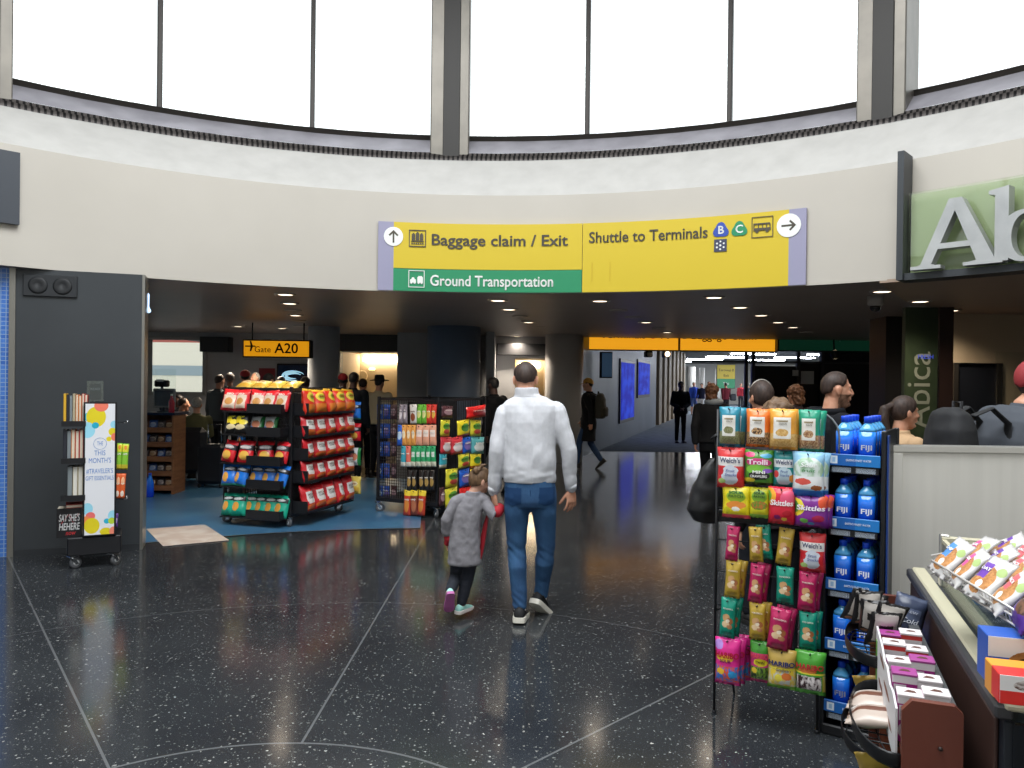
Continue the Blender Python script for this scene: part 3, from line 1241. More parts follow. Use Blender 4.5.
MB().box((-.02, -.016, 0), (.05, .01, h)).obj('divider', mat('sign_divider', '#a66f12', .5), t)
t, w, h = lit_sign('hanging_sign', 'dark green ground transportation sign beside the long amber sign', 779, 876, 333, 350, 17.0, mat('sign_green_lit', '#0d3b2a', .4, emit=.3))
o = text('Ground Transportation', .2, mat('sign_pale_letters', '#93a89c', .5), t, bold=.006)
o.location = (.05, -.016, .1)
t, w, h = lit_sign('direction_sign', 'small yellow and green sign standing at the bright corridor end', 717, 735, 365, 388, 44, mat('sign_far_yellow', '#c8b13a', .5), d=.1)
MB().box((0, -.02, -h * .3), (w, .012, h * .4)).obj('green_panel', mat('sign_far_green', '#2f8a5e', .5), t)
for body, z, m in (('Terminal B', .35, s_black), ('Exit', .05, s_black), ('Taxi', -.4, s_white)):
    o = text(body, .2, m, t)
    o.location = (0, -.03, z * h / 1.3)
MB().box((0, .05, -h / 2 - .5), (.1, .08, 1.0)).obj('post', black, t)

# vertical shop banner
Yb = 9.3
a, b = atY(904, 430, Yb), atY(938, 333, Yb)
t = thing('shop_banner', 'tall dark green banner panel with pale vertical lettering', 'sign', ((a.x + b.x) / 2, Yb, 0))
MB().box((0, .04, 1.32), (b.x - a.x, .08, 2.6)).obj('panel', noisy('banner_green', '#2a3526', '#36422e', 3, rough=.35), t)
o = text('Abica', .42, mat('banner_letters', '#7d8274', .6), t, ext=.0006, bold=-.004)
o.data.transform(Matrix.Rotation(-math.pi / 2, 4, 'Y'))
o.location = (-.02, -.003, 1.62)
o = text('FRESH', .07, mat('banner_blue', '#3d52c8', .4, emit=.4), t)
o.location = (.05, -.004, 2.02)

# corridor: blue advertising panels, screen, stanchion, folded sign, notices, spotlight
adv = mat('blue_screen', '#05081c', .7, spec=.15, emit=.75)
tt = NT(adv)
co = tt.co('Generated')
tt.l(tt.mix(tt.ramp(tt.noise(co, 4, 3), .42, .62), '#0a12b0', '#1f48e0'), tt.b.inputs['Emission Color'])
for (l, r, t0, t1, lab) in ((619.5, 632.5, 362, 420, 'taller glowing blue advertising panel on the corridor wall'), (637, 648, 362, 395, 'shorter glowing blue advertising panel behind the guard')):
    x0, x1 = cpos(l), cpos(r)
    Yd = cl0.y + cd.y * x0
    za, zb_ = atY(l, t1, Yd).z, atY(l, t0, Yd).z
    q = cl0 + cd * ((x0 + x1) / 2) + Vector((cd.y, -cd.x, 0)) * .02
    t = thing('advertising_panel', lab, 'screen', (q.x, q.y, (za + zb_) / 2), math.atan2(cd.y, cd.x))
    MB().box((0, 0, 0), (x1 - x0 + .2, .05, zb_ - za + .2)).obj('frame', black, t)
    MB().box((0, -.03, 0), (x1 - x0, .02, zb_ - za)).obj('screen', adv, t)
q = atY(606, 365, 18.2)
t = thing('wall_screen', 'dim bluish flight screen mounted high beside the amber sign', 'screen', (q.x, q.y, q.z), math.radians(20))
MB().box((0, 0, 0), (.30, .1, .62), bevel=.01).obj('housing', black, t)
MB().box((0, -.053, 0), (.26, .008, .56)).obj('screen', mat('dim_screen', '#46617e', .2, emit=.25), t)
q = atZ(615.5, 432, 0)
t = thing('bin', 'tall black waste bin against the corridor wall', 'bin', (q.x, q.y, 0))
MB().lathe([(.2, 0), (.23, .02), (.23, 1.0), (.2, 1.02), (.2, 0)], 24).obj('body', black, t)
MB().lathe([(.0, 1.02), (.2, 1.02), (.24, 1.05), (.22, 1.12), (.06, 1.17), (0, 1.17)], 24).obj('lid', dark, t)
q = atZ(670, 417, 0)
t = thing('floor_stand', 'low folded floor sign stand by the tan slatted wall', 'sign stand', (q.x, q.y, 0))
for s_ in (-1, 1):
    mb = MB()
    for x in (-.35, .35):
        mb.tube([(x, s_ * .35, 0), (x, 0, 1.0)], .025)
    mb.tube([(-.35, s_ * .2, .43), (.35, s_ * .2, .43)], .02)
    mb.obj('leg_frame', black, t)
for i, (px, py, w_, h_) in enumerate(((808, 377.5, 13, 13), (796, 373, 6, 6))):
    q = atY(px, py, 19.8)
    tag(MB().box((0, 0, 0), (w_ / F * 19.8, .01, h_ / F * 19.8)).obj('notice', mat('paper', '#d8d8d6', .7), loc=(q.x, 19.84, q.z)), ['white paper notice on the black shopfront', 'small paper notice left of the bigger notice'][0 if i == 0 else 1].replace(' left of', ' beside'), 'notice')
q = atY(837, 354.5, 16.5)
t = thing('spotlight', 'bright spotlight head on the dark shopfront behind the bearded man', 'lamp', q)
MB().lathe([(.0, .14), (.07, .14), (.11, .0), (.1, -.02), (.0, -.02)], 18).obj('housing', black, t)
for o in t.children:
    o.data.transform(Matrix.Rotation(math.pi / 2, 4, 'X'))
MB().ell((0, -.03, 0), (.1, .04, .1)).obj('lens', mat('spot_glow', '#ffdcae', .5, emit=5), t)
MB().tube([(0, .05, .05), (0, .08, .35)], .02).obj('arm', black, t)
t.location.y = 16.6
for px, lab in ((667, 'small bright projector lamp under the amber sign, nearer the slatted wall'), (649, 'small dark projector lamp under the amber sign')):
    q = atY(px, 355, 17.9)
    t = thing('track_lamp', lab, 'lamp', q)
    MB().box((0, .1, .02), (.16, .3, .14), bevel=.02).obj('housing', black, t)
    MB().ell((-.0, -.06, .02), (.06, .03, .06)).obj('lens', mat('spot_glow', emit=5) if px == 667 else lamp_dim, t)
    MB().tube([(0, .1, .08), (0, .1, .4)], .02).obj('stem', black, t)
# vents in the charcoal wall
t = thing('wall_speaker', 'dark recessed panel with two round grilles at the top of the charcoal wall', 'speaker', wl0 + RW @ Vector((.33, -.01, 2.50)), math.atan2(wd.y, wd.x))
MB().box((0, 0, 0), (.44, .03, .2), bevel=.005).obj('frame', mat('vent_frame', '#24272b', .5), t)
for x in (-.1, .1):
    MB().lathe([(0, 0), (.03, .004), (.06, .012), (.075, .006), (.08, 0), (0, -.002)], 20).obj('grille', mat('vent_dark', '#1a1c1f', .6), t).data.transform(Matrix.Translation((x, -.016, 0)) @ Matrix.Rotation(math.pi / 2, 4, 'X'))
# floor poster in the shop
c4 = [atZ(px, py, .009) for px, py in ((146, 529), (205, 524.5), (229, 540), (163, 546))]
tag(MB().prism([(p.x, p.y) for p in c4], .006, .009, to=lambda x, y, d: (x, y, d)).obj('floor_sticker', pack('floorsticker', '#b9ada2', [('nr', .5, .5, .3, .9, ('#b3a49a', '#c2bab2', 4))], .5), ), 'pale square advertising sticker on the blue shop floor', 'sticker')
# television on the lounge wall
q = atY(294, 375, 16.92)
t = thing('television', 'wall television with a pale swirl behind the red chip rack', 'screen', q)
MB().box((0, .03, 0), (.75, .08, .5), bevel=.01).obj('housing', black, t)
MB().box((0, -.016, 0), (.68, .01, .42)).obj('screen', mat('screen_black', '#0d1420', .2, emit=.4), t)
mb = MB()
for k in range(2):
    P = [((.24 - .07 * k) * math.cos(i * .33 + .4), -.025, (.10 - .04 * k) * math.sin(i * .33 + .4) - .02) for i in range(15)]
    mb.limb(P, [(.004, .028 * math.sin(math.pi * (i + .6) / 15.5)) for i in range(15)], 8, side=(0, 1, 0), caps=False)
mb.obj('swirl', mat('swirl_glow', '#9fd0e8', .4, emit=.8), t)
q = atY(237, 377, 16.7)
tag(MB().box((0, 0, 0), (.35, .02, .34)).obj('poster', mat('red_poster', '#7a1f28', .5), loc=atY(267, 376, 16.985)), 'dark red poster on the lounge wall behind the crowd', 'poster')
tag(MB().b2((bx(244, 16.9), 16.88, bz(250, 358, 16.9)), (bx(309, 16.9), 17.0, bz(250, 360.5, 16.9))).obj('shelf_rail', mat('rail_pale', '#8b8b88', .4)), 'long pale rail on the lounge wall below the gate sign', 'rail')
tag(MB().b2((bx(203, 16.9), 16.7, bz(205, 352, 16.9)), (bx(231, 16.9), 17.0, bz(205, 337, 16.9))).obj('header_sign', mat('header_black', '#131418')), 'black header box between the lounge window and the gate sign', 'sign')

# pale blue glowing piece, built to stand for a reflection at the wall corner
q = atY(147.5, 301, wl1.y + .25)
t = thing('blue_glint', 'slim pale blue glowing piece made for a reflection at the charcoal wall corner', 'lamp', q)
MB().limb([(0, 0, .06), (.0, 0, -.06), (.012, 0, -.10)], [(.018, .018), (.016, .016), (.024, .02)], 12).obj('shade', mat('glint_pale_blue', '#b9d4f4', .4, emit=1.5), t)
MB().tube([(0, 0, .05), (0, 0, HS - q.z)], .006).obj('stem', chrome, t)
# ------------------------------------------------------------------ packaged goods
def depth(u, v, p=2.4):
    u, v = min(1, abs(u)), min(1, abs(v))
    return (1 - u ** p) ** .7 * (1 - v ** 5) ** .8


def bag_data(name, w, h, t, m, seed=0, nx=10, nz=14, belly=.0, wr=.004, tilt=0):
    """pillow bag centred on its middle, front towards -y, crimped seams top and bottom"""
    mb = MB()
    rnd = random.Random(seed)
    o = Vector((rnd.random() * 50, rnd.random() * 50, 0))
    vs, fs = [], []

    def surf(side):
        ids = []
        for j in range(nz + 1):
            v = -1 + 2 * j / nz
            row = []
            for i in range(nx + 1):
                u = -1 + 2 * i / nx
                vv = v / .9
                d = depth(u, vv) if abs(vv) < 1 else 0
                d *= 1 + belly * (-v)
                wav = noise.noise(Vector((u * 2.3, v * 2.6, side * 3)) + o) * wr * (1.6 - d) * (1 if abs(v) < .99 else .4)
                pinch = 1 - .07 * (1 - v * v)
                zz = v * h / 2 + (.002 * (i % 2) if j in (0, nz) else 0)
                row.append(len(vs))
                vs.append((u * w / 2 * pinch, side * d * t / 2 + wav * (1 if abs(u) < 1 else .3) , zz))
            ids.append(row)
        for j in range(nz):
            for i in range(nx):
                q = (ids[j][i], ids[j][i + 1], ids[j + 1][i + 1], ids[j + 1][i])
                fs.append(q if side < 0 else q[::-1])
    surf(-1)
    surf(1)
    mb._faces(vs, fs, True)
    bmesh.ops.remove_doubles(mb.bm, verts=mb.bm.verts, dist=.0012)
    o_ = mb.obj(name, m)
    me = o_.data
    bpy.data.objects.remove(o_)
    return me


def bag_warp(w, h, t, belly, cx, cz, gap=.0025):
    def f(q):
        x, z = q.x + cx * w / 2, q.z + cz * h / 2
        u, v = x / (w / 2), z / (h / 2) / .9
        d = depth(u, v) * (1 + belly * (-v * .9))
        return Vector((x, -d * t / 2 - gap + q.y, z))
    return f


KIND = {}


def kind(key, w, h, t, base, shapes, texts=(), name='snack_bag', belly=.15, rough=.3, seed=1, wr=.004):
    m = pack(key, base, shapes, rough)
    me = bag_data(name, w, h, t, m, seed, belly=belly, wr=wr)
    o = bpy.data.objects.new(name, me)
    for (s, cx, cz, size, fitw, col, bold, sh) in texts:
        text(s, size * h, mat('ink_' + col.strip('#'), col, .45), o, ext=.0012, bold=bold, fit=fitw * w, warp=bag_warp(w, h, t, belly, cx, cz), shear=sh)
    KIND[key] = (o, w, h, t)
    return o


used_kind = set()


def put(key, loc, rot, label, cat, group=None, sw=None, sh=None, roll=0, tip=0, st=1):
    """stand a copy of a package with its lettering"""
    src, w, h, t = KIND[key]
    o = src.copy()
    COL.objects.link(o)
    for ch in src.children:
        c = ch.copy()
        COL.objects.link(c)
        c.parent = o
    o.location = loc
    o.rotation_euler = (Matrix.Rotation(rot, 3, 'Z') @ Matrix.Rotation(tip, 3, 'X') @ Matrix.Rotation(roll, 3, 'Y')).to_euler()
    kx, kz = (sw / w if sw else 1), (sh / h if sh else 1)
    o.scale = (kx, st * (kx + kz) / 2, kz)
    tag(o, label, cat, group)
    return o


T = lambda s, cx, cz, size, fitw, col, bold=.02, sh=0: (s, cx, cz, size, fitw, col, bold, sh)
# large peg bags
for key, base, acc, photo in (('pumpkin', '#1f7f96', '#176a80', ('#8f9068', '#6c6b45', 26)), ('granola', '#e9772a', '#d8661c', ('#3a2418', '#c9a070', 22)),
                              ('peanut', '#dd9a35', '#cf8a28', ('#c79a55', '#dcb877', 18)), ('almond', '#1e9173', '#177c62', ('#8a5a3c', '#c4a47c', 20))):
    kind(key, .15, .25, .07, base, [('nr', .5, .22, .47, .17, photo), ('r', .5, .03, .5, .04, acc), ('r', .47, .53, .30, .26, '#e4e1da'),
                                    ('ne', .47, .42, .22, .09, photo), ('r', .47, .70, .2, .02, '#a89c80')],
         [T('natural', 0, .42, .07, .3, '#8a7a55', .0), T('SNACK', 0, .28, .05, .28, '#6c6455', 0)])
WTX = [T("Welch's", -.02, .38, .17, .72, '#1d2c5e', .012), T('Fruit', 0, -.12, .1, .32, '#4a5d9c', 0, .2), T('Snacks', .04, -.32, .11, .42, '#4a5d9c', 0, .2)]
kind('welch_red', .15, .25, .07, '#d63a3c', [('r', .48, .66, .46, .11, '#eeeae8'), ('ne', .5, .33, .33, .24, '#cfd6e2'), ('ne', .14, .42, .13, .1, '#c3222c'), ('ne', .86, .33, .12, .13, '#cc2a30'), ('ne', .2, .18, .14, .06, '#b2d07c'), ('r', .5, .03, .5, .05, '#c22c33')], WTX)
kind('welch_teal', .14, .25, .07, '#1f8a8c', [('r', .48, .66, .46, .11, '#e6e8ea'), ('ne', .5, .30, .36, .26, '#b8cdd6'), ('ne', .16, .36, .12, .1, '#cf4040'), ('ne', .85, .25, .12, .1, '#d98a2a'), ('r', .5, .03, .5, .04, '#19777a')], WTX)
kind('trolli', .155, .25, .07, '#4c8f2e', [('ne', .2, .86, .18, .07, '#e0457c'), ('ne', .75, .84, .2, .06, '#4aa0c8'), ('ne', .5, .65, .42, .12, '#c8357a'), ('ne', .5, .45, .42, .14, '#7bc043'), ('ne', .52, .28, .35, .12, '#2a2a2a'), ('ne', .8, .42, .16, .06, '#8a5ac0'), ('ne', .2, .15, .2, .06, '#e8d23a'), ('r', .5, .03, .5, .05, '#20301a')],
     [T('Trolli', -.05, .32, .2, .66, '#f3dce8', .03), T('MINI', .04, -.24, .12, .4, '#f0f0ee', .03), T('CRAWLERS', .02, -.48, .1, .55, '#f0f0ee', .03)])
kind('gummy_blue', .17, .29, .08, '#8fc0de', [('ne', .5, .62, .46, .26, ('#a5c7a8', '#dfeae6', 5)), ('r', .5, .33, .5, .14, '#e6e9ea'), ('ne', .35, .35, .24, .07, '#d9584c'), ('ne', .75, .22, .16, .06, '#9c5a30'), ('r', .5, .06, .5, .1, '#1c66b8')],
     [T('Sour', 0, .44, .14, .5, '#f4f6f6', .02, .2), T('fruit', 0, .2, .1, .4, '#5d9a6a', .01, .2)])
kind('sour_yellow', .15, .21, .06, '#e6d321', [('ne', .5, .68, .32, .18, '#8fae2a'), ('ne', .5, .42, .34, .12, '#e08a36'), ('ne', .5, .30, .14, .07, '#f0ece0'), ('ne', .2, .25, .12, .1, '#c9c022'), ('r', .5, .05, .5, .07, '#dd4a58')],
     [T('SOUR', 0, .62, .11, .5, '#1f6a30', .03), T('PATCH', 0, .4, .1, .5, '#35621f', .03)])
kind('sour_green', .14, .21, .06, '#d3cf2c', [('ne', .5, .7, .36, .2, '#7aa52c'), ('ne', .5, .42, .4, .14, ('#b5702e', '#5f8a2a', 12)), ('r', .5, .05, .5, .08, '#7fb23a')],
     [T('SOUR', 0, .64, .11, .5, '#20441c', .03), T('PATCH', 0, .42, .1, .5, '#20441c', .03)])
kind('skittles_red', .15, .22, .07, '#d0243a', [('ne', .0, .75, .3, .22, '#e8a02a'), ('ne', -.04, .75, .18, .16, '#6fae3c'), ('ne', .75, .72, .3, .2, '#e2557a'), ('ne', .7, .3, .16, .09, '#b01428'), ('ne', .35, .2, .12, .06, '#7c1a60'), ('ne', .6, .15, .1, .05, '#e8c53a'), ('r', .5, .03, .5, .04, '#b91a30')],
     [T('Skittles', 0, .16, .2, .8, '#f5eef0', .03, .1)])
kind('skittles_purple', .17, .22, .09, '#7d2a8e', [('ne', .05, .6, .26, .26, '#e6d23a'), ('ne', .0, .6, .16, .18, '#5aa04a'), ('ne', .85, .78, .16, .2, '#d8512f'), ('ne', .7, .3, .17, .1, '#a81f4a'), ('ne', .3, .22, .12, .07, '#6ab04c'), ('ne', .5, .14, .1, .05, '#3a8ac0'), ('r', .5, .03, .5, .04, '#5e1a70')],
     [T('Skittles', -.03, .2, .2, .8, '#f2eaf4', .03, .1)])
for key, base, a2 in (('nut_pink', '#b8235c', '#9c1a4c'), ('nut_gold', '#b99a38', '#9f8226'), ('nut_teal', '#149079', '#0f7a66')):
    kind(key, .075, .19, .04, base, [('ne', .42, .52, .22, .09, '#cfa070'), ('ne', .62, .44, .22, .085, '#9c5f3a'), ('ne', .42, .36, .24, .075, '#e2c39a'), ('ne', .66, .31, .16, .055, '#b9805a'), ('ne', .52, .45, .12, .045, '#ecdcc4'), ('ne', .5, .15, .34, .05, a2), ('r', .5, .03, .5, .04, a2)],
         [T('WONDERFUL', 0, .5, .055, .62, '#efe6da', .0)], name='nut_pouch', belly=.2)
HTX = lambda c: [T('HARIBO', -.03, .3, .17, .86, c, .03)]
kind('haribo_pink', .155, .24, .06, '#e0308f', [('ne', .15, .85, .18, .1, '#b48ad8'), ('ne', .4, .58, .32, .07, '#f0c83a'), ('nr', .5, .25, .48, .17, ('#3a7ad0', '#e85a3c', 9)), ('ne', .25, .3, .14, .07, '#f2c23a'), ('ne', .7, .25, .16, .08, '#3aa0e0'), ('r', .5, .03, .5, .05, '#c92480')], HTX('#b51a2e') + [T('SOUR', -.15, .06, .09, .4, '#7a1f5a', .02)])
kind('haribo_dark', .14, .22, .06, '#c23a78', [('r', .5, .86, .5, .14, '#3f8a2e'), ('ne', .55, .5, .34, .09, '#dccb2e'), ('nr', .5, .22, .46, .17, ('#2c3a2a', '#7aa23a', 9)), ('ne', .25, .3, .14, .07, '#e0c23a'), ('r', .5, .03, .5, .05, '#b02a66')], HTX('#e24a5e') + [T('TWIN', .05, .02, .09, .45, '#5a4a12', .02)])
kind('haribo_gold', .16, .21, .06, '#c2a350', [('nr', .5, .3, .46, .2, ('#e6c83a', '#cfd0c8', 7)), ('ne', .4, .3, .14, .09, '#f0df52'), ('ne', .66, .35, .16, .09, '#e07a3a'), ('r', .5, .53, .5, .02, '#e6d84a'), ('r', .5, .04, .5, .06, '#6fb02e')], HTX('#23306a') + [T('Goldbears', .1, .02, .11, .5, '#6d5b2a', .0, .2)])
kind('haribo_green', .16, .21, .06, '#4a9c35', [('r', .5, .5, .5, .02, '#e8d84a'), ('nr', .45, .28, .4, .16, ('#3a1f26', '#e6dede', 8)), ('r', .95, .28, .06, .18, '#d8c43a'), ('ne', .4, .56, .3, .05, '#d9763a'), ('r', .5, .04, .5, .06, '#57b23c')], HTX('#c22434'))

# ------------------------------------------------------------------ wire peg rack on the right
ra, rb = atZ(714, 713), atZ(817, 733)
rx = (rb - ra).normalized()
rz_ = math.atan2(rx.y, rx.x)
rn = Vector((rx.y, -rx.x, 0))
RWID = (rb - ra).length
rack = thing('wire_rack', 'black wire peg rack hung with colourful candy bags beside the blue water rack', 'display rack', (ra.x, ra.y, 0), rz_)
RH = 1.54
for x in (0, RWID):
    mb = MB()
    mb.tube([(x, 0, 0), (x, 0, RH)], .007)
    mb.lathe([(0, 0), (.012, 0), (.012, .015), (0, .015)], 10, (x, 0, 0))
    mb.obj('upright', black, rack)
for x in (.05, RWID - .02):
    MB().tube([(x, 0, .42), (x, .16, .2), (x + .0, .3, 0)], .006).obj('back_leg', black, rack)
mb = MB()
for z in (.36, .55, .72, .88, 1.02, 1.04, 1.2, 1.36, 1.5):
    mb.tube([(0, .015, z), (RWID, .015, z)], .0035, 6)
mb.obj('cross_wires', black, rack)
MB().tube([(0, .012, .55), (-.0, .0, .52), (.07, .04, .55)], .004, 6).obj('clip', black, rack)
mb = MB()
mb.box((RWID / 2, .03, 1.0), (RWID * .98, .012, .06), bevel=.003)
mb.obj('brace', black, rack)
arch = [(RWID - .0, .02, 1.42)] + [(RWID - .03 + .11 * math.cos(a), .02, 1.42 + .12 * math.sin(a)) for a in [math.pi - i * math.pi / 12 for i in range(13)]] + [(RWID + .08, .02, 1.30)]
MB().tube(arch, .005).obj('arched_wire', mat('grey_wire', '#8f9296', .35, .8), rack)


def rackbag(key, x0, x1, y0, y1, label, out=.06, group=None, roll=0, extra=0, cat='snack bag', tip=0):
    n = rn
    c = onplane((x0 + x1) / 2, (y0 + y1) / 2, ra + n * (out), n)
    l = onplane(x0, (y0 + y1) / 2, ra + n * out, n)
    r_ = onplane(x1, (y0 + y1) / 2, ra + n * out, n)
    tp = onplane((x0 + x1) / 2, y0, ra + n * out, n)
    bt = onplane((x0 + x1) / 2, y1, ra + n * out, n)
    w, h = (r_ - l).length, (tp - bt).length
    labs = label if isinstance(label, (list, tuple)) else [label]
    for k in range(1 + extra):
        off = -n * (.05 * k) + rx * (.018 * k)
        put(key, c + off + Vector((0, 0, -.002 * k)), rz_ + (.12 * ((k * 7) % 3 - 1) if k else 0), labs[k], cat, group, w, h, roll + (.05 if k % 2 else 0), tip)
    # hook through the hang hole
    top = (tp + rn * 0) - Vector((ra.x, ra.y, 0))
    lx = top.dot(rx)
    mb = MB()
    mb.tube([(lx, .015, tp.z - .012), (lx, -out - .03, tp.z - .012), (lx, -out - .045, tp.z - .004)], .0028, 6)
    mb.obj('hook', black, rack)


R_ = rackbag
R_('pumpkin', 719, 741, 407, 446.5, ['teal pouch of pale seeds on the top row of the wire rack', 'teal pouch hanging just behind the front teal seed pouch'], extra=1)
R_('granola', 746, 771, 409, 447, ['orange pouch of dark granola on the top row of the wire rack', 'orange pouch hanging just behind the front orange granola pouch'], extra=1)
R_('peanut', 769, 798, 409, 449.5, ['amber pouch of peanuts on the top row beside the orange pouch', 'amber pouch hanging just behind the front amber peanut pouch'], extra=1, out=.085)
R_('almond', 798, 821, 410, 451.5, ['green pouch of almonds on the top row nearest the water bottles', 'green pouch peeking out behind the front green almond pouch'], extra=1)
R_('welch_red', 717, 745, 447.5, 488, 'red fruit snack bag on the second row, outermost from the water rack')
R_('trolli', 744, 774, 450, 485, 'green sour gummy bag with pink lettering on the second row')
R_('welch_teal', 773, 796, 451, 487, 'teal fruit snack bag on the second row of the wire rack')
R_('gummy_blue', 792, 825, 452, 497, ['pale blue gummy bag with a blue foot, nearest the water rack', 'pale blue gummy bag tucked behind the front pale blue one'], out=.085, extra=1)
R_('sour_yellow', 722, 751, 486, 518, 'bright yellow sour candy bag with a pink foot on the third row')
R_('sour_green', 749, 770, 487.5, 518, 'yellow and green sour candy bag on the third row')
R_('skittles_red', 768, 796, 487, 524, 'red bag of rainbow candy on the third row', out=.08)
R_('skittles_purple', 794, 829, 494, 527.5, ['purple bag of rainbow candy on the third row', 'purple bag tucked behind the front purple rainbow candy bag'], out=.08, extra=1)
R_('nut_pink', 726, 739, 526, 561, 'pink nut pouch hanging alone in the topmost row of nuts', roll=.06, cat='nut pouch')
R_('nut_teal', 757, 772, 525, 559.5, 'teal nut pouch half hidden behind a gold one in the topmost nut row', out=.03, roll=-.1, cat='nut pouch')
R_('nut_gold', 749, 763, 527, 562, 'gold nut pouch in front of the half hidden teal pouch', roll=-.05, cat='nut pouch')
R_('nut_gold', 777, 793, 528, 565, 'gold nut pouch hanging beside the small red fruit snack bag', roll=.1, cat='nut pouch')
R_('welch_red', 799, 826, 533, 572, 'small red fruit snack bag hanging among the nut pouches')
R_('nut_gold', 725, 741, 561, 598, ['gold nut pouch in front, outer end of the middle nut row', 'gold nut pouch behind, outer end of the middle nut row'], extra=1, roll=.05, cat='nut pouch')
R_('nut_pink', 749, 764, 564, 603, ['pink nut pouch in front, between gold and teal in the middle nut row', 'pink nut pouch behind, between gold and teal in the middle nut row'], extra=1, roll=.08, cat='nut pouch')
R_('nut_teal', 776, 794, 567, 604, 'single teal nut pouch in the middle nut row', cat='nut pouch')
R_('nut_pink', 798, 817, 572, 612, ['pink nut pouch in front, below the small red fruit snack bag', 'pink nut pouch behind, below the small red fruit snack bag'], extra=1, roll=.05, cat='nut pouch')
R_('nut_teal', 720, 736, 598, 638, ['teal nut pouch in front, above the pink gummy bag', 'teal nut pouch behind, above the pink gummy bag'], extra=1, roll=.06, cat='nut pouch')
R_('nut_gold', 749, 766, 603, 640, ['gold nut pouch in front on the lowest nut row', 'gold nut pouch behind on the lowest nut row'], extra=1, cat='nut pouch')
R_('nut_pink', 768.5, 790, 608, 650, ['pink nut pouch in front on the lowest nut row', 'pink nut pouch behind on the lowest nut row'], extra=1, roll=.1, out=.085, cat='nut pouch')
R_('nut_teal', 799, 817, 612, 650, ['teal nut pouch in front, above the green gummy bag', 'second teal nut pouch, above the green gummy bag', 'rearmost teal nut pouch, above the green gummy bag'], extra=2, cat='nut pouch')
R_('haribo_pink', 715, 741, 638, 684.5, ['bright pink gummy bag in front at the bottom of the wire rack', 'bright pink gummy bag second in its hook row', 'bright pink gummy bag rearmost on its hook'], extra=2)
R_('haribo_dark', 750, 770, 641, 682, 'dark pink and green gummy bag on the bottom row')
R_('haribo_gold', 767.5, 797, 649, 688.5, 'gold gummy bear bag with blue lettering on the bottom row', out=.075)
R_('haribo_green', 795, 826, 651, 694, 'green gummy bag with red lettering on the bottom row', out=.075)

# ------------------------------------------------------------------ blue water bottle rack
fx = Vector((.82, -.57, 0)).normalized()
fz = math.atan2(fx.y, fx.x)
f0 = atZ(824, 733, 0)
FW, FD = .232, .37
fr_ = thing('water_rack', 'narrow black rack of blue water bottles with five blue shelf strips', 'display rack', (f0.x, f0.y, 0), fz)
MB().b2((0, FD - .015, .04), (FW, FD, 1.36), bevel=.003).obj('back_panel', mat('rack_navy', '#0e1a38', .4), fr_)
for x, hh in ((-.012, 1.33), (FW + .012, 1.46)):
    mb = MB()
    mb.b2((x - .012, .0, .0), (x + .012, .05, hh), bevel=.004)
    mb.b2((x - .012, FD - .05, .0), (x + .012, FD, hh), bevel=.004)
    mb.b2((x - .006, .05, .05), (x + .006, FD - .05, hh), bevel=.002)
    mb.obj('side_panel', mat('rack_black', '#101218', .4), fr_)
MB().b2((-.01, -.01, 0), (FW + .01, FD, .05), bevel=.006).obj('base', black, fr_)
MB().b2((FW + .026, .0, .02), (FW + .034, .035, 1.44), bevel=.002).obj('blue_edge', mat('rack_blue_edge', '#17397c', .35), fr_)
strip_m = pack('strip', '#1763b4', [('r', .85, .5, .3, .6, '#1d79c6'), ('r', .13, .5, .07, .34, '#dfe8f2'), ('r', .13, .5, .03, .2, '#9cc0e2')], .35)
slot_m = pack('slot', '#14161b', [('nr', .25, .5, .2, .4, ('#c8d4de', '#1a2a50', 40)), ('nr', .75, .5, .2, .4, ('#c8d4de', '#1a2a50', 40))], .35)
bot_blue = mat('bottle_blue', '#1553c8', .14, coat=.4)
bot_clear = mat('bottle_clear', '#59b3ee', .08, trans=.25, coat=.3)
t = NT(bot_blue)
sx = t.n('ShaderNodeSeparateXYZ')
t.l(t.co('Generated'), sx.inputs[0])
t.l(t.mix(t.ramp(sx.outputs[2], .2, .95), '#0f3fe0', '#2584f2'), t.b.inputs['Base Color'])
cap_m = mat('cap_blue', '#1a4ee0', .35)
bm_ = MB()


def sq_ring(z, r, n=24, e=4):
    o = []
    for j in range(n):
        a = 2 * math.pi * j / n
        c, s_ = math.cos(a), math.sin(a)
        k = (abs(c) ** e + abs(s_) ** e) ** (-1 / e)
        o.append(Vector((r * c * k, r * s_ * k, z)))
    return o


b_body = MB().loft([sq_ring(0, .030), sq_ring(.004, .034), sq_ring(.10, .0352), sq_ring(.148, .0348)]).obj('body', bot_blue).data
b_neck = MB().loft([sq_ring(.148, .0348), sq_ring(.162, .032, e=3), sq_ring(.178, .021, e=2.2), sq_ring(.187, .0145, e=2), sq_ring(.198, .014, e=2)]).obj('shoulder', bot_clear).data
b_cap = MB().lathe([(.0, .19), (.0165, .19), (.0165, .214), (.015, .218), (0, .218)], 20).obj('cap', cap_m).data
b_spot = MB().prism(circ(.011, .0, .012, 12), -.0362, -.034).obj('red_flower', mat('flower_red', '#d5304a', .4)).data
b_txt = text('FIJI', .032, mat('ink_white', '#f0f4fa', .4), None, ext=.001, bold=.02, fit=.042).data
for v in b_txt.vertices:
    v.co.y -= .0358
    v.co.z += .075
for o in [o for o in COL.objects if o.name.split('.')[0] in ('body', 'shoulder', 'cap', 'red_flower') and o.parent is None] + [o for o in COL.objects if o.data == b_txt]:
    bpy.data.objects.remove(o)
tiers = []
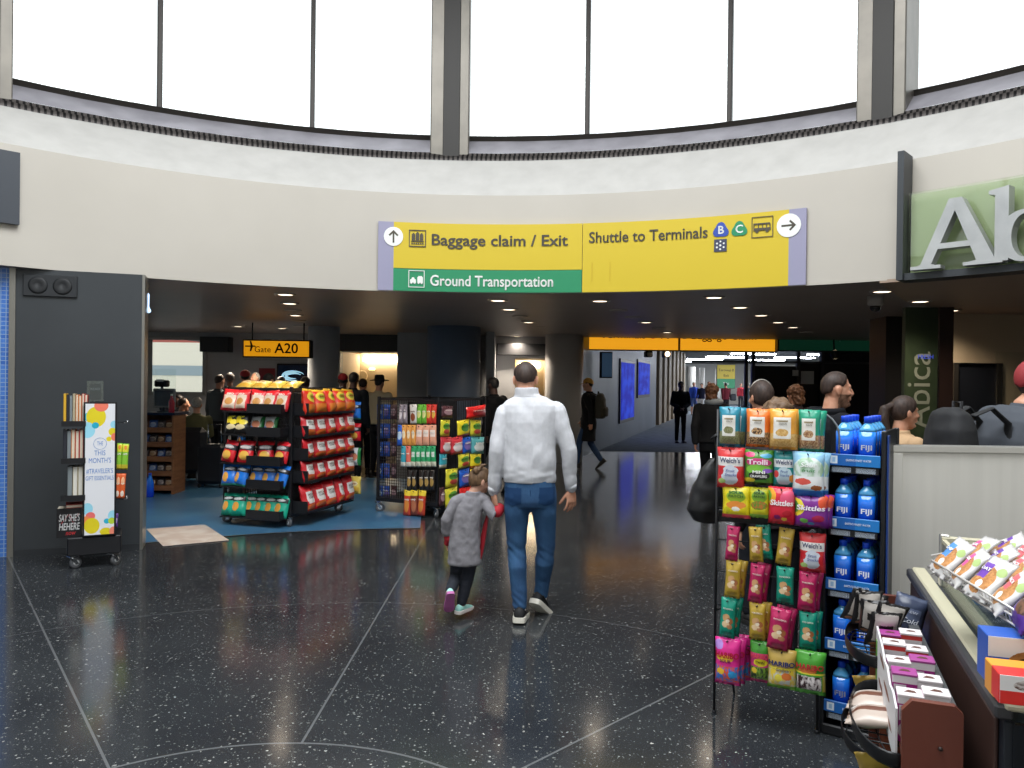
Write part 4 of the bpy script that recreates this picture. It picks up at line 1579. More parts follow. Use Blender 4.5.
for i, (py, nm) in enumerate(((453, 'top'), (515.5, 'second'), (577, 'middle'), (637, 'fourth'), (699, 'bottom'))):
    q = onplane(830, py, f0, Vector((fx.y, -fx.x, 0)))
    zt_ = q.z
    mb = MB()
    mb.b2((0, 0, zt_ - .055), (FW, FD - .02, zt_ - .045))
    sh_ = mb.obj('shelf', black, fr_)
    MB().box((0, 0, 0), (FW, .012, .055), bevel=.002).obj('shelf_strip', strip_m, sh_, (FW / 2, -.008, zt_ - .028))
    MB().box((0, 0, 0), (FW * .92, .01, .03)).obj('pull_slots', slot_m, sh_, (FW / 2, .0, zt_ - .075))
    o = text("EARTH'S FINEST WATER", .014, mat('ink_white'), sh_, ext=.0008, fit=.11)
    o.location = (FW * .6, -.0155, zt_ - .028)
    for c, side in ((0, 'snack rack side'), (1, 'counter side')):
        for d in range(4):
            x = FW * (.28 + .44 * c)
            y = .05 + .08 * d
            r0 = bpy.data.objects.new('water_bottle', None)
            COL.objects.link(r0)
            p = Vector((f0.x, f0.y, 0)) + Matrix.Rotation(fz, 3, 'Z') @ Vector((x, y, zt_ - .0445))
            r0.location = p
            r0.rotation_euler = (0, 0, fz + random.Random(i * 17 + c * 5 + d).uniform(-.12, .12))
            r0.scale = (1.08, 1.08, 1.02)
            tag(r0, 'blue water bottle on the %s tier, %s, %s' % (nm, side, ('frontmost', 'second from the front', 'third from the front', 'rearmost')[d]), 'bottle', 'blue water bottles on the narrow rack')
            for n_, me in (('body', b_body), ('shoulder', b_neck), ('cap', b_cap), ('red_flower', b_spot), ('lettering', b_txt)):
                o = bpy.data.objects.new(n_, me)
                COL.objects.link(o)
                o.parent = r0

# ------------------------------------------------------------------ the two wheeled chip and candy racks
def caster(parent, x, y, r=.055, ang=0):
    R = Matrix.Rotation(ang, 4, 'Z')
    mb = MB()
    mb.box((0, 0, 2 * r + .01), (.07, .07, .008))
    mb.cyl((0, 0, 2 * r - .02), (0, 0, 2 * r + .01), .014, seg=10)
    for s_ in (-1, 1):
        mb.prism([(-.02, r * 2 - .015), (.02, r * 2 - .015), (.045, r - .01), (.02, r - .015)], s_ * .018 - .002, s_ * .018 + .002)
    o = mb.obj('caster', chrome, parent)
    o.data.transform(Matrix.Translation((x, y, 0)) @ R)
    w = MB()
    w.lathe([(0, -.013), (r * .55, -.014), (r * .8, -.015), (r, -.01), (r, .01), (r * .8, .015), (r * .55, .014), (0, .013)], 22)
    wo = w.obj('wheel', mat('wheel_grey', '#55575a', .5), o)
    wo.data.transform(Matrix.Translation((x, y, 0)) @ R @ Matrix.Translation((.025, 0, r)) @ Matrix.Rotation(math.pi / 2, 4, 'X'))
    h = MB()
    h.lathe([(0, -.018), (r * .5, -.017), (r * .5, .017), (0, .018)], 16)
    ho = h.obj('hub', mat('hub_white', '#c9cacb', .4), o)
    ho.data.transform(Matrix.Translation((x, y, 0)) @ R @ Matrix.Translation((.025, 0, r)) @ Matrix.Rotation(math.pi / 2, 4, 'X'))
    return o


mesh_m = mat('wire_mesh', '#1a1b20', .5)


def gondola(label, C, e1, L1, L2, H):
    """frame with its corner post at C: face A runs along local x (0..L1), face B along local y"""
    a = math.atan2(e1.y, e1.x)
    g = thing('wheeled_rack', label, 'display rack', (C.x, C.y, 0), a)
    for x, y in ((0, 0), (L1, 0), (0, L2), (L1, L2)):
        MB().box((x, y, (H + .16) / 2), (.035, .035, H - .13), bevel=.004).obj('corner_post', black, g)
        caster(g, x, y, .055, .8 + x * 2 + y)
    mb = MB()
    mb.b2((-.02, -.02, .14), (L1 + .02, L2 + .02, .19), bevel=.006)
    mb.obj('base', black, g)
    mb = MB()
    mb.b2((0, 0, H - .03), (L1, .03, H))
    mb.b2((0, L2 - .03, H - .03), (L1, L2, H))
    mb.b2((0, 0, H - .03), (.03, L2, H))
    mb.b2((L1 - .03, 0, H - .03), (L1, L2, H))
    mb.obj('top_rail', black, g)
    mb = MB()
    for i in range(1, 26):
        mb.b2((L1 * i / 26 - .0025, .008, .19), (L1 * i / 26 + .0025, .013, H - .03))
    for i in range(1, 34):
        z = .19 + (H - .2) * i / 34
        mb.b2((0, .003, z - .0025), (L1, .008, z + .0025))
    for i in range(1, 26):
        mb.b2((L1 - .013, L2 * i / 26 - .0025, .19), (L1 - .008, L2 * i / 26 + .0025, H - .03))
    mb.obj('mesh_panel', mesh_m, g)
    MB().b2((L1 * .46, .04, .2), (L1 * .54, L2 - .04, H - .04)).obj('core_panel', black, g)
    return g, a


def G2W(g):
    return Matrix.Translation(g.location) @ Matrix.Rotation(g.rotation_euler.z, 4, 'Z')


# chip bag kinds
def chip(key, base, shapes, txt=(), w=.19, h=.27, t=.09):
    kind(key, w, h, t, base, shapes, txt, name='chip_bag', belly=.2, wr=.007)


chip('chip_red', '#c4202a', [('r', .5, .55, .30, .17, '#dcd9d6'), ('r', .5, .34, .26, .045, '#d7cfc9'), ('ne', .5, .17, .42, .11, '#c9632c'), ('r', .5, .96, .5, .04, '#a81822')], [T('PITA', 0, .18, .13, .42, '#7f7670', .02), T('CHIPS', 0, .0, .09, .4, '#7f7670', .01)])
chip('chip_redyellow', '#d8331f', [('ne', .5, .66, .36, .2, '#efd24a'), ('ne', .5, .66, .24, .1, '#a4b03a'), ('nr', .5, .22, .4, .16, '#d5772c'), ('r', .5, .95, .5, .05, '#e4b43a')], [T('SUN', 0, .34, .1, .3, '#a3301c', .02)])
chip('chip_redwhite', '#d3232c', [('nr', .5, .4, .36, .3, '#dcc9b6'), ('ne', .5, .4, .24, .16, '#c08a4a'), ('r', .5, .04, .5, .06, '#9a1a26')], [T('BBQ', 0, .5, .12, .4, '#f2e6dc', .03)])
chip('chip_blackyellow', '#1b1b1d', [('ne', .3, .62, .22, .16, '#d6c020'), ('ne', .66, .5, .24, .12, '#e0cc3a'), ('ne', .5, .28, .3, .12, '#d8caa0')], [T('POP', 0, .5, .12, .4, '#f4e84a', .03)])
chip('chip_whitegreen', '#d5dade', [('ne', .5, .5, .3, .22, '#d88a6a'), ('r', .9, .5, .12, .5, '#1f7a3a'), ('ne', .2, .3, .16, .12, '#5a8ac8')], [T('SOUR', -.1, .4, .1, .4, '#2a6a3a', .02)])
chip('chip_scarlet', '#cf1f2b', [('nr', .5, .66, .5, .12, '#26242a'), ('ne', .5, .68, .34, .09, '#b9b4b6'), ('ne', .5, .3, .3, .2, '#e2b24e')], [T('NACHO', 0, .36, .1, .5, '#f2ecec', .02)])
chip('chip_blue', '#1f74d6', [('nr', .6, .72, .4, .1, '#24242c'), ('ne', .6, .74, .24, .07, '#c6c6ca'), ('ne', .35, .36, .2, .22, '#dca24a'), ('r', .5, .03, .5, .05, '#2b8a7a')], [T('RANCH', .1, .46, .1, .5, '#f0f2f6', .02)])
chip('chip_teal', '#19a184', [('nr', .5, .74, .42, .1, '#1d2224'), ('ne', .5, .75, .28, .07, '#c2c6c6'), ('ne', .4, .4, .2, .2, '#d99a42'), ('r', .5, .03, .5, .05, '#128a70')], [T('LIME', 0, .5, .1, .4, '#eef6f0', .02)])
chip('chip_gold', '#dcc25a', [('ne', .5, .6, .3, .14, '#efe6b8'), ('nr', .5, .25, .4, .14, '#cfa43a')], [T('CLASSIC', 0, .2, .1, .5, '#9a3a2a', .02)])

# rack one
C1 = atZ(290, 527.5)
E1 = (atZ(231.5, 523) - C1).normalized()
L1, L2 = .86, 1.12
# local x must run so that the racks' inside lies at positive y: use the reversed face direction
O1 = C1 + E1 * L1
H1 = 1.56
g1, ga = gondola('tall black wheeled rack of red, blue and green chip bags', O1, -E1, L1, L2, H1)
M1 = G2W(g1)
# face A: shelves of mixed chips towards the bookstand; each tray reaches forward of the frame
fa = [('chip_redwhite', 'red and white', 397, 413, 5), ('chip_blackyellow', 'black and yellow', 424, 436, 2), ('chip_scarlet', 'scarlet and black', 447, 464.5, 4), ('chip_blue', 'blue', 473, 488, 5), ('chip_teal', 'teal', 496, 518, 6)]
lipm = mat('tray_black', '#17181c', .4)
nA = Vector((0, -1, 0))
shelf_names = ['top', 'second', 'third', 'fourth', 'bottom']
for i, (k, col, y0, y1, n) in enumerate(fa):
    zl = onplane(275, y1, C1, (M1.to_3x3() @ Vector((0, -1, 0)))).z
    tr = MB()
    tr.b2((.05, -.16, zl), (L1 - .03, .36, zl + .012))
    tr.b2((L1 * .46, -.165, zl), (L1 - .03, -.155, zl + .105))
    tr.b2((L1 - .04, -.16, zl), (L1 - .03, .3, zl + .1))
    tr.obj('tray', lipm, g1)
    for j in range(n):
        x = .13 + (L1 - .22) * j / max(1, n - 1) if n > 2 else .17 + .12 * j
        y = -.03 if x > L1 * .42 else -.09
        p = M1 @ Vector((x, y, zl + .14))
        put(k, p, ga + random.Random(i * 9 + j).uniform(-.25, .25), '%s chip bag on the %s shelf facing the bookstand, %s along' % (col, shelf_names[i], ORD[j]), 'chip bag', '%s chip bags on the tall rack' % col, .2, .25, tip=-.30, roll=random.Random(i + j * 3).uniform(-.1, .1), st=1.05)
    if i == 1:
        for j in range(2):
            p = M1 @ Vector((.44 + .18 * j, -.03, zl + .12))
            put('chip_whitegreen', p, ga, 'white and green chip bag on the second shelf, %s' % ('beside the black and yellow bags', 'beside the corner post')[j], 'chip bag', None, .18, .2, tip=-.3)
# low gold bags lying along the top rear
for j in range(4):
    p = M1 @ Vector((-.04 + .2 * j, .42 + .02 * j, H1 + .02))
    put('chip_gold', p, ga, 'gold chip bag lying on top of the tall rack, %s from its outer end' % ORD[j], 'chip bag', 'gold chip bags on top of the rack', .2, .24, tip=-1.15)
mb = MB()
mb.b2((-.08, .34, H1 - .075), (L1, .62, H1 - .06))
mb.obj('top_tray', lipm, g1)
# small end trays at the outer end
for i, (k, col, py) in enumerate((('chip_scarlet', 'red', 425), ('chip_blue', 'blue', 452), ('chip_gold', 'orange', 474), ('chip_redwhite', 'white', 497))):
    q = onplane(226, py, O1, M1.to_3x3() @ Vector((0, -1, 0)))
    mb = MB()
    mb.b2((-.17, .3, q.z - .01), (0, .7, q.z))
    mb.b2((-.175, .3, q.z - .01), (-.165, .7, q.z + .09))
    mb.b2((-.17, .3, q.z - .01), (0, .31, q.z + .09))
    mb.obj('end_tray', lipm, g1)
    p = M1 @ Vector((-.09, .42, q.z + .12))
    put(k, p, ga, '%s snack bag in a small tray on the outer end of the tall rack' % col, 'snack bag', None, .13, .18, tip=-.2)
# face B: rows of red bags towards the candy rack
fb = [('chip_redyellow', 'red and yellow', 389, 413.5), ('chip_red', 'red', 413.5, 435), ('chip_red', 'red', 436, 456.5), ('chip_red', 'red', 456.5, 478), ('chip_red', 'red', 481, 507)]
xa = Vector((L1, 0, 0))
for i, (k, col, y0, y1) in enumerate(fb):
    nB = M1.to_3x3() @ Vector((1, 0, 0))
    pB = M1 @ Vector((L1 + .12, .4, 0))
    zl = onplane(322, y1, pB, nB).z
    zt2 = onplane(322, y0, pB, nB).z
    mb = MB()
    mb.b2((L1, .03, zl - .012), (L1 + .2, L2 - .03, zl))
    mb.b2((L1, .03, zl - .01), (L1 + .2, .04, zl + .13))
    mb.b2((L1 + .19, .03, zl - .012), (L1 + .2, L2 - .03, zl + .02))
    mb.obj('tray', lipm, g1)
    for j in range(5):
        y = .06 + (L2 - .06) * (j + .1) / 4.6
        p = M1 @ Vector((L1 + .13, y + .05, (zl + zt2) / 2 + .0))
        put(k, p, ga + math.pi / 2 + random.Random(i * 3 + j).uniform(-.22, .22), '%s chip bag, %s row facing the candy rack, %s from the corner post' % (col, shelf_names[i], ORD[j]), 'chip bag', 'red chip bags in five rows', .235 * random.Random(i * 7 + j).uniform(.93, 1.06), (zt2 - zl) * random.Random(i * 5 + j).uniform(.95, 1.05), tip=-.2 + random.Random(i + j * 4).uniform(-.08, .08), roll=random.Random(i * 2 + j * 5).uniform(-.09, .09), st=1.15)
for i, (k, col, y0, y1) in enumerate((('chip_blue', 'blue', 400, 421), ('chip_scarlet', 'red', 424, 440), ('chip_whitegreen', 'green and white', 448, 465), ('chip_gold', 'tan', 478, 492))):
    pB = M1 @ Vector((L1 + .05, L2 + .1, 0))
    q = onplane(355, (y0 + y1) / 2, pB, M1.to_3x3() @ Vector((0, -1, 0)))
    put(k, q, ga, '%s snack bag hung at the far end of the tall rack' % col, 'snack bag', None, .17, .22)
    mb = MB()
    lz = q.z + .1
    mb.tube([(L1 - .02, L2, lz), (L1 + .02, L2 + .1, lz)], .004, 6)
    mb.obj('hook', black, g1)

# rack two: candy on pegs
C2 = atZ(437, 518)
E2 = (atZ(381, 512) - C2).normalized()
M_, N_ = .88, 1.16
O2 = C2 + E2 * M_
H2 = 1.44
g2, gb = gondola('black wheeled mesh rack hung with small candy bags near the child', O2, -E2, M_, N_, H2)
M2 = G2W(g2)
for key, base, shp in (('c_grey', '#8a8088', [('ne', .5, .5, .3, .25, '#d6cdd0')]), ('c_white', '#d6cfc8', [('ne', .5, .35, .3, .2, '#8a4a2e')]), ('c_green', '#69b23a', [('ne', .5, .5, .34, .2, '#d8d88a')]), ('c_red', '#cf3a2e', [('ne', .5, .5, .34, .2, '#e0b04a')]),
                       ('c_blue', '#2a5cb8', [('ne', .5, .5, .34, .2, '#b8d0e8')]), ('c_orange', '#dc9a4c', [('ne', .5, .55, .3, .2, '#eedcb8')]), ('c_peach', '#e0a184', [('nr', .5, .6, .36, .16, '#f0dcd0')]), ('c_teal', '#3a9cae', [('r', .5, .12, .5, .12, '#e0ddd0')]),
                       ('c_salmon', '#dc7060', [('r', .5, .12, .5, .12, '#e0ddd0')]), ('c_mint', '#2f9a62', [('r', .5, .12, .5, .14, '#d8d8c0'), ('nr', .5, .6, .3, .12, '#d0e6d6')]), ('c_black', '#24201e', [('ne', .5, .42, .34, .2, '#a5854a')]), ('c_bar', '#c0402c', [('r', .5, .9, .5, .12, '#e6c83a'), ('ne', .5, .4, .3, .26, '#d8863a')]),
                       ('c_brown', '#7a3a2a', [('r', .5, .9, .5, .12, '#e6c83a'), ('ne', .5, .4, .3, .26, '#b06a4a')]), ('c_dark', '#4a2a30', [('ne', .5, .5, .36, .26, '#a08088')]), ('c_yellow', '#e2d02e', [('ne', .5, .55, .3, .24, '#4a8a3a'), ('r', .5, .08, .5, .08, '#c8502e')]), ('c_kids', '#cfc83a', [('ne', .5, .6, .34, .2, '#5a9a3a'), ('ne', .5, .3, .3, .14, '#b5453a')]),
                       ('c_redwhite', '#c43a44', [('ne', .5, .4, .36, .26, '#dcd3d6')]), ('c_aqua', '#5aa8b0', [('ne', .5, .4, .36, .26, '#d3dcdc')]), ('c_crimson', '#d02424', [('ne', .55, .45, .34, .26, '#8f1418')]), ('c_royal', '#2458b8', [('ne', .5, .5, .36, .26, '#7a6ab0')])):
    kind(key, .11, .17, .035, base, shp, [T({'c_crimson': 'Twizz', 'c_redwhite': 'GUMMY', 'c_aqua': 'MINT', 'c_yellow': 'SOUR', 'c_kids': 'KIDS', 'c_royal': 'SWEET', 'c_mint': 'chews', 'c_peach': 'peach'}.get(key, 'candy'), 0, .3, .1, .6, {'c_yellow': '#2a5a1c', 'c_kids': '#2a4a1c', 'c_white': '#6a4a3a', 'c_grey': '#4a404a'}.get(key, '#f0ece6'), .02)], name='candy_bag', wr=.002)


def pegrow(face, items, y0, y1, rowname, facename, M=M2, g=g2):
    for idx, (k, col, x0, x1, n) in enumerate(items):
        for j in range(n):
            if face == 'A':
                P, nn, rr = M @ Vector((0, -.08, 0)), M.to_3x3() @ Vector((0, -1, 0)), gb
            else:
                P, nn, rr = M @ Vector((M_ + .08, 0, 0)), M.to_3x3() @ Vector((1, 0, 0)), gb + math.pi / 2
            xa_ = x0 + (x1 - x0) * j / n
            xb_ = xa_ + (x1 - x0) / n
            l, r_ = onplane(xa_, (y0 + y1) / 2, P, nn), onplane(xb_, (y0 + y1) / 2, P, nn)
            tp, bt = onplane((xa_ + xb_) / 2, y0, P, nn), onplane((xa_ + xb_) / 2, y1, P, nn)
            c = (l + r_ + tp + bt) / 4
            lab = '%s candy bag, %s row of the candy rack, %s' % (col, rowname, facename)
            if n > 1:
                lab += ', %s of %d' % (ORD[j], n)
            put(k, c, rr + random.Random(j + idx * 5).uniform(-.08, .08), lab, 'candy bag', None, (r_ - l).length * 1.04, (tp - bt).length, roll=random.Random(j * 3 + idx).uniform(-.06, .06))
            q = M.inverted() @ tp
            mb = MB()
            if face == 'A':
                mb.tube([(q.x, .0, q.z - .02), (q.x, -.1, q.z - .02), (q.x, -.11, q.z - .01)], .004, 6)
            else:
                mb.tube([(M_, q.y, q.z - .02), (M_ + .1, q.y, q.z - .02), (M_ + .11, q.y, q.z - .01)], .004, 6)
            mb.obj('hook', black, g)


FA, FB = 'chip side', 'child side'
pegrow('A', [('c_grey', 'grey', 399, 407.5, 2), ('c_white', 'white and brown', 410, 417, 1), ('c_green', 'green', 417, 427, 2), ('c_red', 'red and amber', 426.5, 436.5, 2)], 404.5, 424, 'top', FA)
pegrow('A', [('c_blue', 'blue', 397.5, 403, 1), ('c_orange', 'orange', 402, 416, 3), ('c_peach', 'peach', 416, 436.5, 3)], 425, 446, 'second', FA)
pegrow('A', [('c_teal', 'light teal', 401, 406, 1), ('c_salmon', 'salmon', 406, 411, 1), ('c_mint', 'mint green', 411, 436, 5)], 446, 467, 'third', FA)
pegrow('A', [('c_black', 'black', 407, 417, 2), ('c_black', 'black and gold', 419, 435, 3)], 470, 491, 'fourth', FA)
pegrow('A', [('c_bar', 'red and yellow', 404, 411, 1), ('c_brown', 'brown and yellow', 410.5, 418, 1), ('c_bar', 'crimson and yellow', 418, 425.5, 1)], 490, 516, 'bottom', FA)
pegrow('B', [('c_dark', 'dark red', 441, 453, 1), ('c_crimson', 'bright crimson', 466, 486, 1)], 406, 418, 'top', FB)
pegrow('B', [('c_kids', 'yellow and green', 440, 450, 1), ('c_yellow', 'yellow', 457, 469.5, 1), ('c_yellow', 'yellow', 470, 481, 1)][:2] + [('c_kids', 'lemon yellow', 470, 481, 1)], 420, 436.5, 'second', FB)
pegrow('B', [('c_redwhite', 'red and white', 440, 462, 2), ('c_royal', 'blue', 462, 471, 1), ('c_aqua', 'pale aqua', 471, 484, 1)], 437, 454, 'third', FB)
pegrow('B', [('c_teal', 'light blue', 439, 447, 1), ('c_kids', 'yellow and green', 458, 469.5, 1), ('c_yellow', 'yellow', 470, 481, 1)], 453.5, 468, 'fourth', FB)
pegrow('B', [('c_kids', 'yellow and green', 445, 458, 1), ('c_royal', 'bright blue', 459, 469.5, 1), ('c_yellow', 'yellow', 470, 480, 1)], 469, 487, 'fifth', FB)
pegrow('B', [('c_dark', 'dark', 439, 444.5, 1), ('c_kids', 'red and green', 445, 457.5, 1), ('c_crimson', 'orange red', 459, 471, 1)], 487.5, 506, 'bottom', FB)
# bluish packs on the far half, seen through the mesh
for i, py in enumerate((412, 431, 449, 471, 493)):
    for j in range(3):
        q = onplane(380 + 7 * j, py, M2 @ Vector((0, .2 if j else .1, 0)), M2.to_3x3() @ Vector((0, -1, 0)))
        put(('c_blue', 'c_royal', 'c_dark')[j], q, gb, '%s candy pack, outer end of candy rack, %s row, %s' % (('blue', 'royal blue', 'dark')[j], ('top', 'second', 'third', 'fourth', 'bottom')[i], ('outermost', 'behind the mesh', 'by the hooks')[j]), 'candy bag', None, .10, .19)

for src, *_ in KIND.values():
    for ch in list(src.children):
        bpy.data.objects.remove(ch)
    bpy.data.objects.remove(src)
# ------------------------------------------------------------------ people
skin_m = noisy('skin', '#b98468', '#c7937a', 14, rough=.5)
skin_dark = noisy('skin_dark', '#4a3026', '#563a2e', 14, rough=.5)
hair_br = noisy('hair_brown', '#291b15', '#3d2c24', 60, rough=.6, bump=.4, stretch=(1, 1, .3))
hair_bl = noisy('hair_black', '#141010', '#221b18', 60, rough=.5, bump=.4, stretch=(1, 1, .3))
hair_gr = noisy('hair_grey', '#8f8c86', '#b5b2ab', 60, rough=.6, bump=.4)
hair_or = noisy('hair_auburn', '#4a2c18', '#663f22', 50, rough=.6, bump=.4)
hair_lb = noisy('hair_light_brown', '#57402c', '#6f543a', 60, rough=.6, bump=.4, stretch=(1, 1, .3))
eye_w = mat('eye_white', '#d8d5d0', .2)
eye_d = mat('eye_iris', '#241a14', .15)
sole_w = mat('sole_white', '#d8d4c8', .6)


def fuse(mb, name, m, parent, voxel=.01, smooth=3, disp=None, factor=.5):
    """grow one continuous skin over overlapping closed shapes"""
    o = mb.obj(name, m)
    md = o.modifiers.new('r', 'REMESH')
    md.mode = 'VOXEL'
    md.voxel_size = voxel
    md.use_smooth_shade = True
    if smooth:
        sm = o.modifiers.new('s', 'SMOOTH')
        sm.factor = factor
        sm.iterations = smooth
    dg = bpy.context.evaluated_depsgraph_get()
    me = bpy.data.meshes.new_from_object(o.evaluated_get(dg))
    old = o.data
    o.modifiers.clear()
    o.data = me
    bpy.data.meshes.remove(old)
    me.name = name
    if not me.materials:
        me.materials.append(m)
    if disp:
        nn = [v.normal.copy() for v in me.vertices]
        for v, n in zip(me.vertices, nn):
            v.co += n * disp(v.co)
    for p in me.polygons:
        p.use_smooth = True
    o.parent = parent
    return o


def shell_from(src, name, m, parent, pred, off=.004, thick=.003):
    """a patch lifted off another mesh (pocket, beard, panel)"""
    me = src.data
    bm = bmesh.new()
    bm.from_mesh(me)
    bm.normal_update()
    kill = [f for f in bm.faces if not pred(f.calc_center_median(), f.normal)]
    bmesh.ops.delete(bm, geom=kill, context='FACES')
    bm.normal_update()
    for v in bm.verts:
        v.co += v.normal * off
    mb = MB()
    mb.bm.free()
    mb.bm = bm
    o = mb.obj(name, m, parent, fix=False)
    if not len(o.data.polygons):
        bpy.data.objects.remove(o)
        return None
    return o


def oval(c, rx, ry, n=20, e=2.3, yaw=0):
    o = []
    for j in range(n):
        a = 2 * math.pi * j / n
        k = (abs(math.cos(a)) ** e + abs(math.sin(a)) ** e) ** (-1 / e)
        x, y = rx * math.cos(a) * k, ry * math.sin(a) * k
        o.append(Vector((c[0] + x * math.cos(yaw) - y * math.sin(yaw), c[1] + x * math.sin(yaw) + y * math.cos(yaw), c[2])))
    return o


def hand(mb, wrist, d, palm, thumb_side, curl=.35, s=1.0, spread=.1, curls=None):
    """palm with four unequal bent fingers and a thumb; d: pointing direction, palm: palm normal, thumb_side: across"""
    d, palm = Vector(d).normalized(), Vector(palm)
    palm = (palm - d * palm.dot(d)).normalized()
    ts = d.cross(palm)
    if ts.dot(Vector(thumb_side)) < 0:
        ts = -ts
    w = Vector(wrist)
    kn = w + d * .085 * s
    mb.limb([w - d * .03 * s, w + d * .012 * s, w + d * .05 * s, kn], [(.026 * s, .019 * s), (.031 * s, .018 * s), (.041 * s, .016 * s), (.041 * s, .013 * s)], 14, side=ts)
    L = (.072, .080, .074, .058)
    for i in range(4):
        across = (.030 - .020 * i) * s
        p = kn + ts * across - d * (.006 * (i in (0, 3)) * s)
        dirn = (d + ts * spread * (1.5 - i) * .5).normalized()
        pts = [p - dirn * .015 * s]
        rad = [.0105 * s]
        c = (curls[i] if curls else curl) * (1 + .12 * i)
        ang = c * .6
        for k, f in enumerate((.45, .31, .24)):
            pts.append(p.copy() if k == 0 else pts[-1])
            if k == 0:
                rad.append(.0098 * s)
            else:
                pts.pop()
            seg = (dirn * math.cos(ang) + palm * math.sin(ang)) * L[i] * s * f
            pts.append(pts[-1] + seg)
            rad.append((.0092, .0085, .007)[k] * s)
            ang += c
        mb.limb(pts, rad, 10)
    p = w + d * .028 * s + ts * .026 * s + palm * .004 * s
    td = (d * .72 + ts * .62 + palm * .3).normalized()
    pts = [p - td * .015 * s, p, p + td * .036 * s]
    td2 = (td + d * .35 + palm * .2).normalized()
    pts += [pts[-1] + td2 * .030 * s, pts[-1] + td2 * .030 * s + (td2 + palm * .15).normalized() * .022 * s]
    mb.limb(pts, [.014 * s, .0135 * s, .011 * s, .0098 * s, .0078 * s], 10)


def head_shapes(mb, c, R, k=1.0, fem=False):
    """skull, jaw, brow, nose, lips, chin and ears around the head centre c"""
    P = lambda x, y, z: Vector(c) + R @ Vector((x * k, y * k, z * k))
    E = lambda q, r: mb.ell(P(*q), [a * k for a in r], 18, 10, rot=R)
    E((0, -.008, .028), (.074, .095, .092))
    E((0, .026, .0), (.066, .066, .085))
    j = .92 if fem else 1
    mb.limb([P(0, .0, -.02), P(0, .022, -.06), P(0, .048, -.096)], [(.066 * k * j, .072 * k), (.058 * k * j, .058 * k), (.034 * k * j, .034 * k)], 16, side=R @ Vector((1, 0, 0)))
    E((0, .082, -.1), (.018, .014, .014))
    E((0, .078, .026), (.05, .016, .016))
    mb.limb([P(0, .088, .022), P(0, .103, -.004), P(0, .112, -.026), P(0, .100, -.036)], [.008 * k, .0095 * k, .0125 * k, .011 * k], 10)
    for s in (-1, 1):
        E((s * .012, .1, -.031), (.009, .011, .008))
        E((s * .04, .066, -.025), (.022, .022, .02))
        E((s * .077, -.008, -.006), (.009, .02, .033))
        E((s * .082, -.016, .0), (.006, .012, .026))
    E((0, .091, -.057), (.022, .012, .006))
    E((0, .089, -.068), (.02, .013, .007))


LINES = {'short': [(0, 40), (35, 34), (62, 8), (78, -8), (92, 6), (108, 2), (125, -28), (180, -42)],
         'buzz': [(0, 46), (35, 40), (60, 14), (78, -2), (92, 8), (108, 4), (125, -26), (180, -38)],
         'long': [(0, 44), (30, 36), (60, 0), (85, -20), (110, -45), (180, -62)],
         'bald': [(0, 88), (60, 60), (80, 0), (92, 6), (120, -25), (180, -40)],
         'cap': [(0, 8), (60, 6), (90, 10), (120, 2), (180, -10)]}


def hair_shell(name, m, parent, c, R, k=1, style='short', off=1.07, rough=.012, seed=1, back=0):
    line = LINES[style]
    def L(az):
        az = abs(az)
        for (a, v), (b, w_) in zip(line, line[1:]):
            if az <= b:
                return v + (w_ - v) * (az - a) / (b - a)
        return line[-1][1]
    rings = []
    na, ne = 48, 30
    for i in range(ne + 1):
        el = -80 + 169.9 * i / ne
        ring = []
        for j in range(na):
            az = -180 + 360 * j / na
            e = math.radians(el)
            a = math.radians(az)
            d = Vector((math.cos(e) * math.sin(a), math.cos(e) * math.cos(a), math.sin(e)))
            g = max(0, min(1, (el - L(az)) / 7 + .5))
            nz = noise.noise(Vector((d.x * 9, d.y * 9, d.z * 4 + seed * 7))) * rough
            r = .88 + (off + nz - .88) * g
            y0 = -.004
            q = Vector((d.x * .077 * r * (1 + .16 * max(0, d.z) * (1 - max(0, d.z) ** 3)), d.y * .097 * r - (back * g * max(0, -d.y)), d.z * .100 * r + .024)) * k
            ring.append(Vector(c) + R @ (q + Vector((0, y0, 0))))
        rings.append(ring)
    return MB().loft(rings).obj(name, m, parent)


